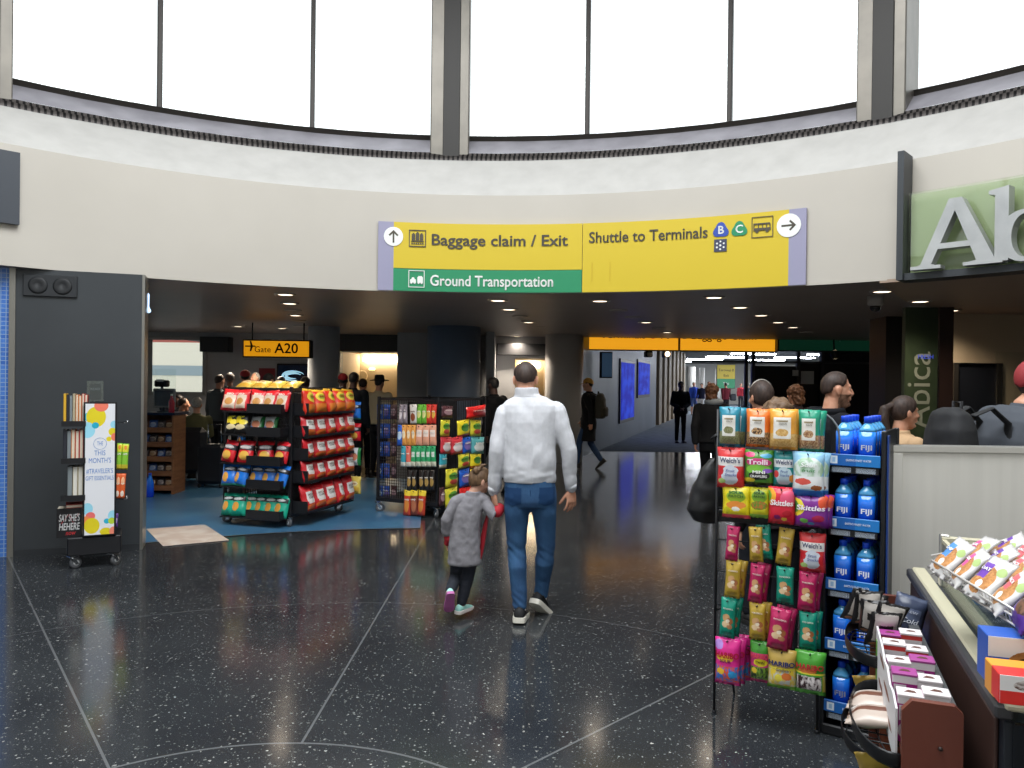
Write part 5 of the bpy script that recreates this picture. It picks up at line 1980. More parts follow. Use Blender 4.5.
def shoe(parent, ankle, yaw, pitch, up, sole, k=1.0, name='shoe', size=1.0, accent=None):
    """trainer: heel counter, upper, collar; sole is a sub-part. pitch > 0 lifts the heel"""
    a = Vector(ankle)
    R = Matrix.Rotation(yaw, 3, 'Z') @ Matrix.Rotation(-pitch, 3, 'X')
    s = size * k
    P = lambda x, y, z: a + R @ Vector((x * s, y * s, (z - .085) * s))
    secs = [(-.072, .012, .010, .055), (-.066, .030, .012, .085), (-.045, .037, .012, .098), (-.01, .039, .012, .098), (.03, .040, .012, .085), (.075, .044, .012, .068), (.12, .048, .012, .055), (.16, .046, .014, .047), (.185, .036, .017, .038), (.198, .016, .022, .03)]
    mb = MB()
    rings = []
    for y, w, z0, z1 in secs:
        ring = []
        for j in range(16):
            t = 2 * math.pi * j / 16
            zz = (z0 + z1) / 2 + (z1 - z0) / 2 * math.sin(t)
            ring.append(P(w * math.cos(t) * (1 - .25 * max(0, math.sin(t)) ** 2), y, zz))
        rings.append(ring)
    mb.loft(rings)
    o = mb.obj(name, up, parent)
    mb = MB()
    rings = []
    for y, w, z0, z1 in secs:
        y2 = y * 1.03 - (.004 if y < 0 else -.002)
        zt_ = .034 if y < .05 else .034 - (y - .05) * .06
        tz = .0 if y < .12 else (y - .12) * .12
        w2 = w * 1.08 + .002
        rings.append([P(-w2, y2, tz), P(-w2 * 1.03, y2, (tz + zt_) / 2), P(-w2, y2, zt_), P(w2, y2, zt_), P(w2 * 1.03, y2, (tz + zt_) / 2), P(w2, y2, tz)])
    mb.loft(rings, smooth=False)
    mb.obj('sole', sole, o)
    if accent:
        mb = MB()
        for q in (-1, 1):
            mb.limb([P(q * .043, .05, .05), P(q * .041, .0, .06), P(q * .037, -.04, .07)], [.006 * s] * 3, 8)
        mb.obj('stripe', accent, o)
        mb = MB()
        for y in (.03, .055, .08, .105):
            mb.limb([P(-.022, y, .082 - y * .28), P(0, y + .004, .088 - y * .28), P(.022, y, .082 - y * .28)], [.004 * s] * 3, 6)
        mb.obj('laces', sole_w, o)
    return o


BASE = dict(pelvis=(0, 0, .95), chest=(0, 0, 1.30), neck=(0, -.012, 1.49), head=(0, .022, 1.655),
            sl=(-.185, 0, 1.425), sr=(.185, 0, 1.425), el=(-.225, -.02, 1.14), er=(.225, -.02, 1.14), wl=(-.235, .05, .90), wr=(.235, .05, .90),
            hl=(-.088, 0, .90), hr=(.088, 0, .90), kl=(-.095, .015, .49), kr=(.095, .015, .49), al=(-.10, -.02, .085), ar=(.10, -.02, .085),
            hdl=(0, .1, -1), hdr=(0, .1, -1), yl=.08, yr=-.08, pl=0.0, pr=0.0, hyaw=0.0, htilt=0.0, hroll=0.0)
WALK = dict(kl=(-.09, .16, .52), al=(-.09, .20, .12), pl=-.2, kr=(.09, -.02, .50), ar=(.09, -.24, .18), pr=.7, el=(-.23, -.12, 1.16), wl=(-.22, -.12, .92), er=(.23, .06, 1.15), wr=(.22, .20, .95))
SIT = dict(pelvis=(0, 0, .52), chest=(0, -.04, .86), neck=(0, -.04, 1.05), head=(0, 0, 1.215), sl=(-.18, -.03, .98), sr=(.18, -.03, .98), el=(-.22, .06, .72), er=(.22, .06, .72), wl=(-.1, .27, .66), wr=(.1, .27, .66), hdl=(.3, 1, 0), hdr=(-.3, 1, 0),
           hl=(-.09, .03, .50), hr=(.09, .03, .50), kl=(-.12, .42, .50), kr=(.12, .42, .50), al=(-.12, .44, .085), ar=(.12, .44, .085))


def person(label, loc, face, H=1.76, top='#222', bottom='#222', shoe_c='#1a1a1a', skin=None, hair=('short', None), pose=None, hem=.86, build=1.0, voxel=.012, coat=False, sleeves='long', group=None, short_pants=False, top_name='jacket', fem=False, shoe_sole=None, collar=True):
    k = H / 1.78
    p = dict(BASE)
    p.update(pose or {})
    V = {n: (Vector(v) * k if isinstance(v, tuple) and not n.startswith('hd') else v) for n, v in p.items()}
    skin = skin or skin_m
    if isinstance(top, str):
        top = mat('cloth_' + top, top, .85, spec=.2)
    if isinstance(bottom, str):
        bottom = mat('cloth_' + bottom, bottom, .85, spec=.2)
    if isinstance(shoe_c, str):
        shoe_c = mat('shoe_' + shoe_c, shoe_c, .6)
    root = thing('person', label, 'person', (loc[0], loc[1], loc[2] if len(loc) > 2 else 0), face, group)
    b = build
    HR = Matrix.Rotation(V['hyaw'], 3, 'Z') @ Matrix.Rotation(-V['htilt'], 3, 'X') @ Matrix.Rotation(V['hroll'], 3, 'Y')
    up = (V['neck'] - V['pelvis'])

    def spine(t):
        """t 0 pelvis, 1 neck, piecewise through the chest"""
        if t < .65:
            return V['pelvis'].lerp(V['chest'], t / .65)
        return V['chest'].lerp(V['neck'], (t - .65) / .35)

    def torso(mb, grow, t0=-.2, t1=1.05):
        prof = [(-.3, .150, .100), (-.2, .165, .108), (-.05, .172, .112), (.1, .164, .108), (.25, .150, .100), (.45, .156, .106), (.65, .172, .115), (.82, .180, .112), (.92, .150, .095), (1.0, .085, .075), (1.06, .06, .062)]
        rings = []
        for t, rx_, ry_ in prof:
            if t < t0 or t > t1:
                continue
            c = spine(t)
            g = grow(t) if callable(grow) else grow
            if fem and t > .3:
                rx_ *= .92
            # lay the ring across the local spine direction
            d = (spine(min(1, t + .08)) - spine(t - .08)).normalized()
            q = Vector((0, 0, 1)).rotation_difference(d).to_matrix()
            rings.append([c + q @ (v - Vector((0, 0, 0))) for v in oval((0, 0, 0), (rx_ * b + g) * k, (ry_ * b + g) * k)])
        mb.loft(rings)

    # body: head, neck, trunk, arms, hands, legs in one surface
    mb = MB()
    head_shapes(mb, V['head'], HR, k, fem)
    mb.limb([V['neck'] - up.normalized() * .06 * k, V['neck'] + Vector((0, .0, .03 * k)), V['head'] + HR @ Vector((0, -.02, -.06)) * k], [(.064 * k * (.85 if fem else 1), .062 * k), (.056 * k * (.85 if fem else 1), .056 * k), (.052 * k * (.9 if fem else 1), .055 * k)], 16)
    torso(mb, -.012)
    for s, S_ in (('l', -1), ('r', 1)):
        sh_, eb, wr_ = V['s' + s], V['e' + s], V['w' + s]
        mb.limb([spine(.88).lerp(sh_, .5), sh_, sh_.lerp(eb, .5), eb, eb.lerp(wr_, .3), wr_], [.05 * k, .050 * k, .043 * k, .037 * k, .038 * k, .026 * k], 14)
        hd = Vector(V['hd' + s])
        hand(mb, wr_, hd, Vector((-S_, 0, 0)) if abs(hd.z) > .6 else Vector((0, 0, -1)), Vector((0, 1, 0)) if abs(hd.z) > .6 else Vector((-S_, 0, 0)), .38, k)
        hp, kn, an = V['h' + s], V['k' + s], V['a' + s]
        mb.limb([hp + Vector((0, 0, .02 * k)), hp.lerp(kn, .5), kn, kn.lerp(an, .3), an], [.078 * k * b, .066 * k * b, .05 * k, .05 * k, .035 * k], 14)
    body = fuse(mb, 'body', skin, root, voxel, 2)
    # eyes
    for S_ in (-1, 1):
        e = MB().ell((0, 0, 0), (.0125 * k, .0125 * k, .0125 * k), 14, 8, mi=0)
        e.ell((0, .0085 * k, 0), (.0062 * k, .0055 * k, .0062 * k), 12, 6, mi=1)
        eo = e.obj('eye', [eye_w, eye_d], root)
        eo.data.transform(Matrix.Translation(V['head'] + HR @ Vector((S_ * .030, .072, .008)) * k) @ HR.to_4x4())
    # trousers
    mb = MB()
    torso(mb, .004, -.3, .2)
    for s in 'lr':
        hp, kn, an = V['h' + s], V['k' + s], V['a' + s]
        if short_pants:
            mb.limb([hp, hp.lerp(kn, .5), hp.lerp(kn, .9)], [.094 * k * b, .088 * k * b, .082 * k], 16)
        else:
            end = an + (kn - an).normalized() * .02 * k
            mb.limb([hp, hp.lerp(kn, .5), kn, kn.lerp(an, .35), kn.lerp(an, .7), end], [.09 * k * b, .08 * k * b, .064 * k, .063 * k, .055 * k, .052 * k], 16)
    legs = fuse(mb, 'shorts' if short_pants else 'trousers', bottom, root, voxel, 3, disp=lambda v: .004 * noise.noise(v * 14))
    # top
    mb = MB()
    zt0 = (hem - .95) / .54
    torso(mb, lambda t: .016 + (.014 if coat else 0) + (.01 if t < .1 else 0), max(-.3, zt0), 1.0)
    if hem < .8:
        mb.loft([oval((V['pelvis'].x, V['pelvis'].y, hem * k), .19 * k * b, .135 * k * b), oval((V['pelvis'].x, V['pelvis'].y, .98 * k), .185 * k * b, .13 * k * b)])
    for s in 'lr':
        sh_, eb, wr_ = V['s' + s], V['e' + s], V['w' + s]
        e_ = .012 if coat else 0
        if sleeves == 'long':
            mb.ell(spine(.85).lerp(sh_, .6), (.085 * k, .075 * k, .07 * k))
            mb.limb([sh_, sh_.lerp(eb, .5), eb, eb.lerp(wr_, .5), wr_.lerp(eb, .06)], [(.067 + e_) * k, (.057 + e_) * k, (.051 + e_) * k, (.047 + e_) * k, (.040 + e_) * k], 16)
        else:
            mb.ell(spine(.85).lerp(sh_, .6), (.08 * k, .07 * k, .065 * k))
            mb.limb([sh_, sh_.lerp(eb, .6)], [.065 * k, .06 * k], 16)
    if collar:
        mb.limb([V['neck'] - up.normalized() * .03 * k, V['neck'] + up.normalized() * .035 * k], [(.078 * k, .08 * k), (.07 * k, .072 * k)], 18, caps=False)
    shirt = fuse(mb, top_name, top, root, voxel, 3, disp=lambda v: .006 * noise.noise(Vector((v.x * 9, v.y * 9, v.z * 6))))
    for s in 'lr':
        shoe(root, V['a' + s], V['y' + s], V['p' + s], shoe_c, shoe_sole or shoe_c, k)
    st, hm = hair
    if st == 'hat':
        mb = MB()
        c = V['head'] + HR @ Vector((0, -.005, .06)) * k
        mb.lathe([(0, .1), (.06, .1), (.085, .08), (.092, .0), (.17, -.012), (.175, -.006), (.17, .0), (.094, .012), (.0, .09)], 28)
        o = mb.obj('hat', hm, root)
        o.data.transform(Matrix.Translation(c) @ HR.to_4x4() @ Matrix.Scale(k, 4))
        hair_shell('hair', hair_bl, root, V['head'], HR, k, 'short')
    elif st == 'cap':
        o = hair_shell('cap', hm, root, V['head'], HR, k, 'cap', 1.13, 0)
        mb = MB()
        mb.prism([(.075 * math.cos(a), .05 + .115 * math.sin(a)) for a in [math.pi * i / 14 for i in range(15)]], .028, .036, to=lambda x, y, d: (x, y, d))
        o2 = mb.obj('brim', hm, o)
        o2.data.transform(Matrix.Translation(V['head']) @ HR.to_4x4() @ Matrix.Scale(k, 4) @ Matrix.Rotation(-.15, 4, 'X'))
        hair_shell('hair', hair_bl, root, V['head'], HR, k, 'short', 1.05)
    elif st != 'none':
        base = st if st in LINES else 'long'
        o = hair_shell('hair', hm or hair_bl, root, V['head'], HR, k, base, 1.08 if base != 'buzz' else 1.045)
        if st in ('bun', 'tail', 'messy'):
            mb = MB()
            P = lambda *q: V['head'] + HR @ Vector(q) * k
            if st == 'bun':
                mb.ell(P(0, -.12, .07), (.045 * k, .04 * k, .045 * k))
                o3 = fuse(mb, 'hair_bun', hm, root, .008, 1, disp=lambda v: .012 * noise.noise(v * 45))
            elif st == 'tail':
                mb.ell(P(0, -.105, .05), (.026 * k, .03 * k, .026 * k))
                mb.limb([P(0, -.11, .05), P(.0, -.155, .03), P(.0, -.17, -.05), P(.01, -.15, -.15), P(.01, -.13, -.2)], [.024 * k, .036 * k, .042 * k, .03 * k, .01 * k], 14)
                o3 = fuse(mb, 'ponytail', hm, root, .008, 1, disp=lambda v: .005 * noise.noise(Vector((v.x * 60, v.y * 60, v.z * 12))))
            else:
                mb.ell(P(0, -.02, .04), (.1 * k, .12 * k, .1 * k))
                mb.ell(P(0, -.08, -.06), (.085 * k, .06 * k, .09 * k))
                o3 = fuse(mb, 'hair_volume', hm, root, .01, 1, disp=lambda v: .02 * noise.noise(v * 30))
    root['_k'] = k
    del root['_k']
    return root, V, HR, body, shirt, legs


def backpack(label, loc, rz, m, s=1.0, group=None):
    t = thing('backpack', label, 'backpack', loc, rz, group)
    mb = MB()
    mb.loft([oval((0, 0, z * s), w * s, d * s, e=3.2) for z, w, d in ((-.24, .10, .05), (-.23, .145, .08), (-.05, .155, .10), (.12, .145, .085), (.21, .11, .06), (.24, .05, .03))])
    fuse(mb, 'body', m, t, .012, 2, disp=lambda v: .006 * noise.noise(v * 12))
    mb = MB()
    mb.loft([oval((0, -.105 * s, z * s), w * s, d * s, e=3) for z, w, d in ((-.2, .08, .02), (-.18, .11, .035), (-.06, .11, .04), (-.02, .09, .02))])
    fuse(mb, 'front_pocket', m, t, .01, 2)
    MB().limb([(-.03 * s, .04 * s, .22 * s), (-.03 * s, .04 * s, .27 * s), (.03 * s, .04 * s, .27 * s), (.03 * s, .04 * s, .22 * s)], [.009 * s] * 4, 8).obj('handle', m, t)
    for q in (-1, 1):
        MB().limb([(q * .07 * s, .08 * s, .2 * s), (q * .09 * s, .17 * s, .24 * s), (q * .10 * s, .26 * s, .16 * s), (q * .1 * s, .25 * s, -.02 * s), (q * .11 * s, .1 * s, -.18 * s)], [(.028 * s, .008 * s)] * 5, 10).obj('strap', m, t)
    return t


# ------------------------------------------------------------------ the man in white and the child
MY = 5.36
mp_ = atZ(530, 619, 0)
MO = Vector((mp_.x, MY, 0))
L_ = lambda px, py, dy=0.0: atY(px, py, MY + dy) - MO
man = thing('person', 'man in a white pullover and blue jeans walking away, holding a child by the hand', 'person', MO)
skin_h = noisy('skin_fair', '#bd8468', '#cf9c82', 22, rough=.5)
HC = L_(525.5, 380, .03)
HRm = Matrix.Rotation(-.04, 3, 'Z') @ Matrix.Rotation(-.16, 3, 'X')
kM = 1.02
neckp = L_(527, 398.5, 0)
shl, shr = L_(505.5, 415), L_(555.5, 412)
ell_, elr = L_(497, 451, -.03), L_(568.5, 449, -.02)
wll, wrr = L_(493.5, 492, .02), L_(571, 489, .03)
hipl, hipr = L_(517, 495), L_(543.5, 495)
kl, kr = L_(516.5, 549, .03), L_(546, 547, .07)
al, ar = L_(520, 607.5, -.03), L_(541, 595.5, .16)
# body in one surface
mb = MB()
head_shapes(mb, HC, HRm, kM)
mb.limb([neckp - Vector((0, 0, .08)), neckp, HC + HRm @ Vector((0, -.02, -.05))], [(.072, .066), (.060, .058), (.056, .058)], 18)
mb.limb([neckp - Vector((0, 0, .1)), L_(528, 430), L_(529.5, 455), L_(530, 480), L_(530, 496)], [(.13, .08), (.165, .1), (.15, .095), (.15, .1), (.15, .1)], 20)
for s_, e_, w_ in ((shl, ell_, wll), (shr, elr, wrr)):
    mb.limb([s_.lerp(neckp, .35) - Vector((0, 0, .04)), s_, s_.lerp(e_, .5), e_, e_.lerp(w_, .35), w_], [.05, .05, .045, .039, .04, .027], 14)
for h_, k_, a_ in ((hipl, kl, al), (hipr, kr, ar)):
    mb.limb([h_, h_.lerp(k_, .5), k_, k_.lerp(a_, .3), a_], [.078, .066, .05, .05, .036], 14)
# right hand hangs open, back towards the viewer, fingers slightly curled
hand(mb, wrr, Vector((.05, .0, -1)), Vector((-.55, .85, 0)), Vector((-.8, -.3, 0)), .30, 1.04, .25)
# left hand closes round the child's hand
hand(mb, wll, Vector((.1, .04, -1)), Vector((.9, .5, 0)), Vector((.4, .9, 0)), .62, 1.0, .05)
body = fuse(mb, 'body', skin_h, man, .0042, 2)
for S_ in (-1, 1):
    e = MB().ell((0, 0, 0), (.0125,) * 3, 14, 8, mi=0)
    e.ell((0, .0085, 0), (.006, .0055, .006), 12, 6, mi=1)
    e.obj('eye', [eye_w, eye_d], man).data.transform(Matrix.Translation(HC + HRm @ Vector((S_ * .030, .077, .008)) * kM) @ HRm.to_4x4())
hair_shell('hair', hair_br, man, HC, HRm, kM, 'buzz', 1.05, .01)

# jeans
denim = mat('denim', '#2f547e', .85, spec=.25)
t = NT(denim)
co = t.co()
sz = t.n('ShaderNodeSeparateXYZ')
t.l(co, sz.inputs[0])
f1 = t.ramp(t.noise(t.vec('MULTIPLY', co, (3, 3, 1.5)), 2.2, 4), .35, .68)
f2 = t.noise(t.vec('MULTIPLY', co, (260, 260, 60)), 1, 2)
t.l(t.mix(t.math('MULTIPLY', f2, .35), t.mix(f1, '#1e3a60', '#31577f'), '#557a9f'), t.b.inputs['Base Color'])
mb = MB()
wx = L_(530, 484)
mb.loft([oval(q, rx_, ry_) for q, rx_, ry_ in ((L_(530, 474), .172, .118), (L_(530, 484), .176, .122), (L_(530.3, 492), .181, .128), (L_(530.3, 500), .178, .125), (L_(530.3, 506), .162, .112))])
for h_, k_, a_, in ((hipl, kl, al), (hipr, kr, ar)):
    end = a_ + (k_ - a_).normalized() * .022
    mb.limb([h_ + Vector((0, -.012, .0)), h_.lerp(k_, .3) + Vector((0, -.008, 0)), h_.lerp(k_, .62), k_, k_.lerp(a_, .3) + Vector((0, -.014, 0)), k_.lerp(a_, .62), end],
            [(.090, .098), (.088, .094), (.076, .08), (.066, .068), (.066, .068), (.056, .058), (.050, .054)], 20)


mb.ell(L_(530.3, 502), (.10, .105, .07))


def jean_wr(v):
    zk = kl.z
    near = math.exp(-((v.z - zk + .02) / .10) ** 2) + .9 * math.exp(-((v.z - .16) / .09) ** 2) + .5 * math.exp(-((v.z - .78) / .06) ** 2)
    return .007 * near * noise.noise(Vector((v.x * 8, v.y * 8, v.z * 30 + v.x * 22))) + .0035 * noise.noise(v * 10)


jeans = fuse(mb, 'jeans', denim, man, .0065, 4, disp=jean_wr)
stitch = mat('denim_pocket', '#1d3b61', .85, spec=.2)
for cx_ in (513.5, 546):
    c = L_(cx_, 492)
    shell_from(jeans, 'back_pocket', stitch, man, lambda q, n, c=c: n.y < -.2 and abs(q.x - c.x) < .054 and -.082 + abs(q.x - c.x) * .35 < q.z - c.z < .045, .0035)
MB().limb([L_(530, 488) + Vector((0, -.127, 0)), L_(530.4, 500) + Vector((0, -.122, 0))], [.0025] * 2, 6).obj('back_seam', stitch, man)
# pullover
sw_m = noisy('white_knit', '#c6c7cc', '#cfd0d5', 30, rough=.85, bump=.06)
mb = MB()
mb.loft([oval(q, rx_, ry_, 28) for q, rx_, ry_ in ((L_(529.6, 481.5), .178, .126), (L_(529.6, 478), .184, .132), (L_(529.5, 472), .186, .134), (L_(529.5, 462), .185, .136), (L_(529.5, 448), .184, .136), (L_(529.5, 434), .190, .134), (L_(529.5, 422), .197, .13), (L_(530, 412), .203, .12), (L_(530.5, 405.5), .192, .108), (L_(530.5, 401.5), .164, .097), (L_(529.5, 397.5), .115, .085), (L_(528, 394), .075, .075))])
for s_, e_, w_, sd in ((shl, ell_, wll, -1), (shr, elr, wrr, 1)):
    mb.limb([s_, s_.lerp(e_, .35), s_.lerp(e_, .7), e_, e_.lerp(w_, .4), e_.lerp(w_, .8), w_.lerp(e_, .02)],
            [.074, .071, .063, .058, .053, .045, .038], 18)
    mb.ell(s_.lerp(neckp, .3) - Vector((0, 0, .03)), (.09, .085, .07))
# stand collar
mb.loft([oval(q, rx_, ry_, 22) for q, rx_, ry_ in ((L_(528, 400), .105, .085), (L_(527.3, 396), .090, .08), (L_(526.6, 391), .083, .078), (L_(526.3, 387.6), .080, .075))])


def knit_wr(v):
    hem_ = math.exp(-((v.z - L_(530, 474).z) / .045) ** 2)
    d = .007 * noise.noise(Vector((v.x * 7 + v.z * 5, v.y * 5, v.z * 4 - v.x * 3)))
    d += .0055 * noise.noise(Vector((v.x * 12 - v.z * 7 * (1 if v.x > 0 else -1), v.y * 6, v.z * 9)))
    d += .008 * hem_ * noise.noise(Vector((v.x * 14, v.y * 9, v.z * 24)))
    arm = 1 if abs(v.x - L_(529.5, 440).x) > .21 else 0
    d += arm * .0035 * noise.noise(Vector((v.x * 9, v.y * 9, v.z * 18)))
    if arm:
        d *= .7
    return d


pull = fuse(mb, 'pullover', sw_m, man, .0055, 4, disp=knit_wr)
hz = L_(530, 477.5).z
shell_from(pull, 'hem_band', noisy('white_rib', '#c4c5ca', '#cdced3', 60, rough=.85, stretch=(3, 3, .2)), man, lambda q, n: q.z < hz and abs(q.x - L_(529.6, 470).x) < .20, .002)
zc_ = L_(528, 396.5).z
shell_from(pull, 'collar_band', mat('white_rib'), man, lambda q, n: zc_ < q.z < zc_ + .06 and abs(q.x - L_(527, 395).x) < .09, .002)
for w_, e_ in ((wll, ell_), (wrr, elr)):
    c0 = w_.lerp(e_, -.01)
    mb = MB()
    mb.limb([w_.lerp(e_, .14), w_.lerp(e_, .0)], [.0425, .039], 20, caps=False)
    mb.obj('cuff', mat('white_rib'), man)
sock = mat('white_sock', '#d6d5d2', .8)
blk = noisy('black_mesh_shoe', '#0b0c0e', '#121317', 40, rough=.7)
for a_, k_ in ((al, kl), (ar, kr)):
    MB().limb([a_ - Vector((0, 0, .02)), a_ + (k_ - a_).normalized() * .06], [.041, .044], 14).obj('sock', sock, man)
shoe(man, al, -.10, .10, blk, sole_w, 1.06, accent=mat('shoe_dark', '#0c0d10', .5))
shoe(man, ar, -.52, .62, blk, sole_w, 1.06, accent=mat('shoe_dark'))

# child
CY = 5.40
co_ = atZ(460, 613, 0)
CO = Vector((co_.x, CY, 0))
K_ = lambda px, py, dy=0.0: atY(px, py, CY + dy) - CO
child = thing('person', 'small child in a long grey coat with red lining, leaning towards the man in white', 'person', CO)
HCc = K_(479.5, 481.5, .02)
HRc = Matrix.Rotation(-1.0, 3, 'Z') @ Matrix.Rotation(-.35, 3, 'X')
kc = .80
ckn = K_(473, 494, 0)
csl, csr = K_(456, 502.5), K_(485, 502)
cel, cer = K_(446.5, 520, -.02), K_(494.5, 517, -.06)
cwl, cwr = K_(447, 541, .05), K_(499.5, 508, -.02)
chl, chr_ = K_(459.5, 556), K_(470, 556)
ckl, ckr = K_(456, 577, .04), K_(467, 579, .02)
cal, car = K_(449.5, 592.5, -.12), K_(461, 604.5, .0)
mb = MB()
head_shapes(mb, HCc, HRc, kc, True)
mb.limb([ckn - Vector((0, 0, .04)), ckn, HCc + HRc @ Vector((0, -.01, -.05))], [.045, .038, .036], 14)
mb.limb([ckn - Vector((0, 0, .06)), K_(468, 520), K_(465, 545), K_(465, 556)], [(.07, .05), (.075, .055), (.075, .055), (.075, .055)], 16)
for s_, e_, w_ in ((csl, cel, cwl), (csr, cer, cwr)):
    mb.limb([s_.lerp(ckn, .4), s_, e_, w_], [.034, .034, .028, .02], 12)
for h_, k_, a_ in ((chl, ckl, cal), (chr_, ckr, car)):
    mb.limb([h_, k_, a_], [.05, .036, .026], 12)
hand(mb, cwl, Vector((.05, .2, -1)), Vector((1, 0, 0)), Vector((0, 1, 0)), .4, .6)
hand(mb, cwr, Vector((-.75, .2, .35)), Vector((.0, .4, -1)), Vector((0, 1, .3)), .5, .6)
fuse(mb, 'body', noisy('skin_child', '#c08f78', '#cf9f88', 20, rough=.5), child, .0045, 2)
for S_ in (-1, 1):
    e = MB().ell((0, 0, 0), (.011,) * 3, 12, 8, mi=0)
    e.ell((0, .007, 0), (.006, .005, .006), 10, 6, mi=1)
    e.obj('eye', [eye_w, eye_d], child).data.transform(Matrix.Translation(HCc + HRc @ Vector((S_ * .030, .077, .008)) * kc) @ HRc.to_4x4())
hair_shell('hair', hair_lb, child, HCc, HRc, kc, 'long', 1.09, .03, 4)
mb = MB()
mb.ell(HCc + Vector((-.02, -.05, .085)), (.03, .028, .025))
mb.limb([HCc + Vector((0, -.04, .09)), HCc + Vector((.02, -.05, .12)), HCc + Vector((.05, -.05, .125))], [.018, .012, .005], 8)
fuse(mb, 'hair_knot', hair_lb, child, .005, 1, disp=lambda v: .008 * noise.noise(v * 60))
# coat
coat_m = noisy('grey_wool', '#77757a', '#858388', 25, rough=.95, bump=.15)
red_m = mat('red_lining', '#b0202e', .75)
mb = MB()
mb.loft([oval(q, rx_, ry_, 24) for q, rx_, ry_ in ((K_(464.5, 564), .112, .085), (K_(464.5, 562), .118, .09), (K_(464.5, 548), .113, .088), (K_(465.5, 530), .104, .084), (K_(468, 515), .100, .08), (K_(470, 505), .096, .074), (K_(472, 498), .072, .06), (K_(473, 493), .046, .046))])
mb.limb([csl.lerp(ckn, .4), csl, csl.lerp(cel, .5), cel, cel.lerp(cwl, .55)], [.046, .047, .043, .040, .040], 16)
mb.limb([csr.lerp(ckn, .4), csr, csr.lerp(cer, .5), cer, cer.lerp(cwr, .6)], [.046, .047, .044, .042, .038], 16)
mb.loft([oval(K_(472.5, 496), .058, .054, 18), oval(K_(473.5, 491), .052, .05, 18)])
fuse(mb, 'coat', coat_m, child, .0045, 3, disp=lambda v: .005 * noise.noise(Vector((v.x * 14, v.y * 14, v.z * 7))) + .003 * noise.noise(v * 30))
# red lining: folded-back front edge, hanging sleeve end, cuff
mb = MB()
mb.loft([[K_(px, py, dy) for px, py, dy in ((a, y, .03), (b_, y, -.02), (b_ + 1, y, .02), (a + .5, y, .05))] for a, b_, y in ((487.5, 488.5, 512), (483.5, 487, 524), (480.5, 485, 538), (478.5, 482.5, 552), (477.5, 480, 561))], smooth=False)
mb.obj('coat_lining', red_m, child)
mb = MB()
mb.limb([cel + Vector((.012, .02, -.02)), K_(448, 530, .03), K_(449, 539, .03), K_(447, 543, .04)], [.030, .040, .034, .022], 12)
fuse(mb, 'sleeve_lining', red_m, child, .006, 2, disp=lambda v: .004 * noise.noise(v * 30))
mb = MB()
mb.limb([cer.lerp(cwr, .62), cwr.lerp(cer, .05)], [.042, .038], 14)
mb.obj('red_cuff', red_m, child)
mb = MB()
navy = noisy('navy_leggings', '#161922', '#1f232e', 20, rough=.9)
mb.loft([oval(K_(465, 566), .085, .068, 18), oval(K_(465, 552), .095, .075, 18)])
for h_, k_, a_ in ((chl, ckl, cal), (chr_, ckr, car)):
    mb.limb([h_, h_.lerp(k_, .6), k_, k_.lerp(a_, .5), a_ + (k_ - a_).normalized() * .02], [.058, .053, .046, .042, .036], 14)
fuse(mb, 'leggings', navy, child, .005, 3, disp=lambda v: .003 * noise.noise(v * 25))
mint = noisy('mint_shoe', '#8fc9c0', '#a9d8d0', 20, rough=.7)
shoe(child, cal, .2, 1.0, mint, mat('sole_violet', '#b0629c', .6), .78, size=.86)
shoe(child, car, -.5, .0, mint, mat('sole_cream', '#d8d0cc', .6), .78, size=.86)

# ------------------------------------------------------------------ everybody else
def gp(px, Y):
    return (atY(px, 380, Y).x, Y)


PI = math.pi
HOLD = dict(wl=(-.07, .2, 1.02), wr=(.07, .2, 1.02), el=(-.25, -.02, 1.13), er=(.25, -.02, 1.13), hdl=(.7, .3, -.3), hdr=(-.7, .3, -.3))
person('guard in a dark suit standing in the corridor mouth with hands folded', atZ(680, 443), PI, 1.72, '#14161c', '#14161c', hair=('short', hair_bl), skin=skin_dark, pose=HOLD, hem=.84, coat=True)
person('walker with a yellow cap, long dark coat and blue jeans crossing left', atZ(588, 469), PI / 2 - .4, 1.74, '#15161a', '#2a3f5e', hair=('cap', mat('cap_yellow', '#b98a3a', .7)), pose=WALK, hem=.55, coat=True)
pk = gp(598, 14.55)
backpack('dark backpack on the back of the walker in the yellow cap', (pk[0] + .05, pk[1], 1.22), PI / 2 - .4, mat('pack_olive', '#2c2a22', .8), 1.0)
person('person in a dark jacket directly behind the man in white, walking off', gp(494, 11.5), .7, 1.72, '#121418', '#15171c', hair=('short', hair_bl), skin=skin_dark, pose=WALK, coat=True)
person('person with auburn hair, grey scarf and black jacket behind the wire rack', gp(712, 10.6), -.3, 1.66, '#15171b', '#131519', hair=('messy', hair_or), pose=WALK, coat=True, top_name='jacket')
c = gp(714, 10.6)
mb = MB()
mb.lathe([(.1, -.03), (.125, -.01), (.13, .03), (.11, .06), (.09, .05), (.1, .0), (.1, -.03)], 20)
tag(mb.obj('scarf', mat('scarf_grey', '#7d858c', .95), loc=(c[0] - .0, c[1] - .005, 1.40)), 'grey scarf round the neck of the auburn haired walker', 'scarf')
person('far walker in a bright blue jacket and shorts facing the camera', gp(694, 40), PI, 1.74, '#3454c0', '#5670b4', hair=('short', hair_gr), short_pants=True, hem=.85, skin=skin_h)
person('far walker in a navy top and white shorts', gp(702, 39.5), PI - .5, 1.68, '#1d2138', '#d0d2d4', hair=('short', hair_bl), short_pants=True, pose=WALK, skin=skin_h)
person('far walker in a pale top next to the white shorts', gp(709, 41), PI, 1.78, '#a49a9c', '#3a3a40', hair=('short', hair_br), skin=skin_h)
person('far walker in a maroon jacket with a shoulder bag', gp(726, 38), .2, 1.72, '#5a1c26', '#17171c', hair=('short', hair_bl), pose=WALK, coat=True)
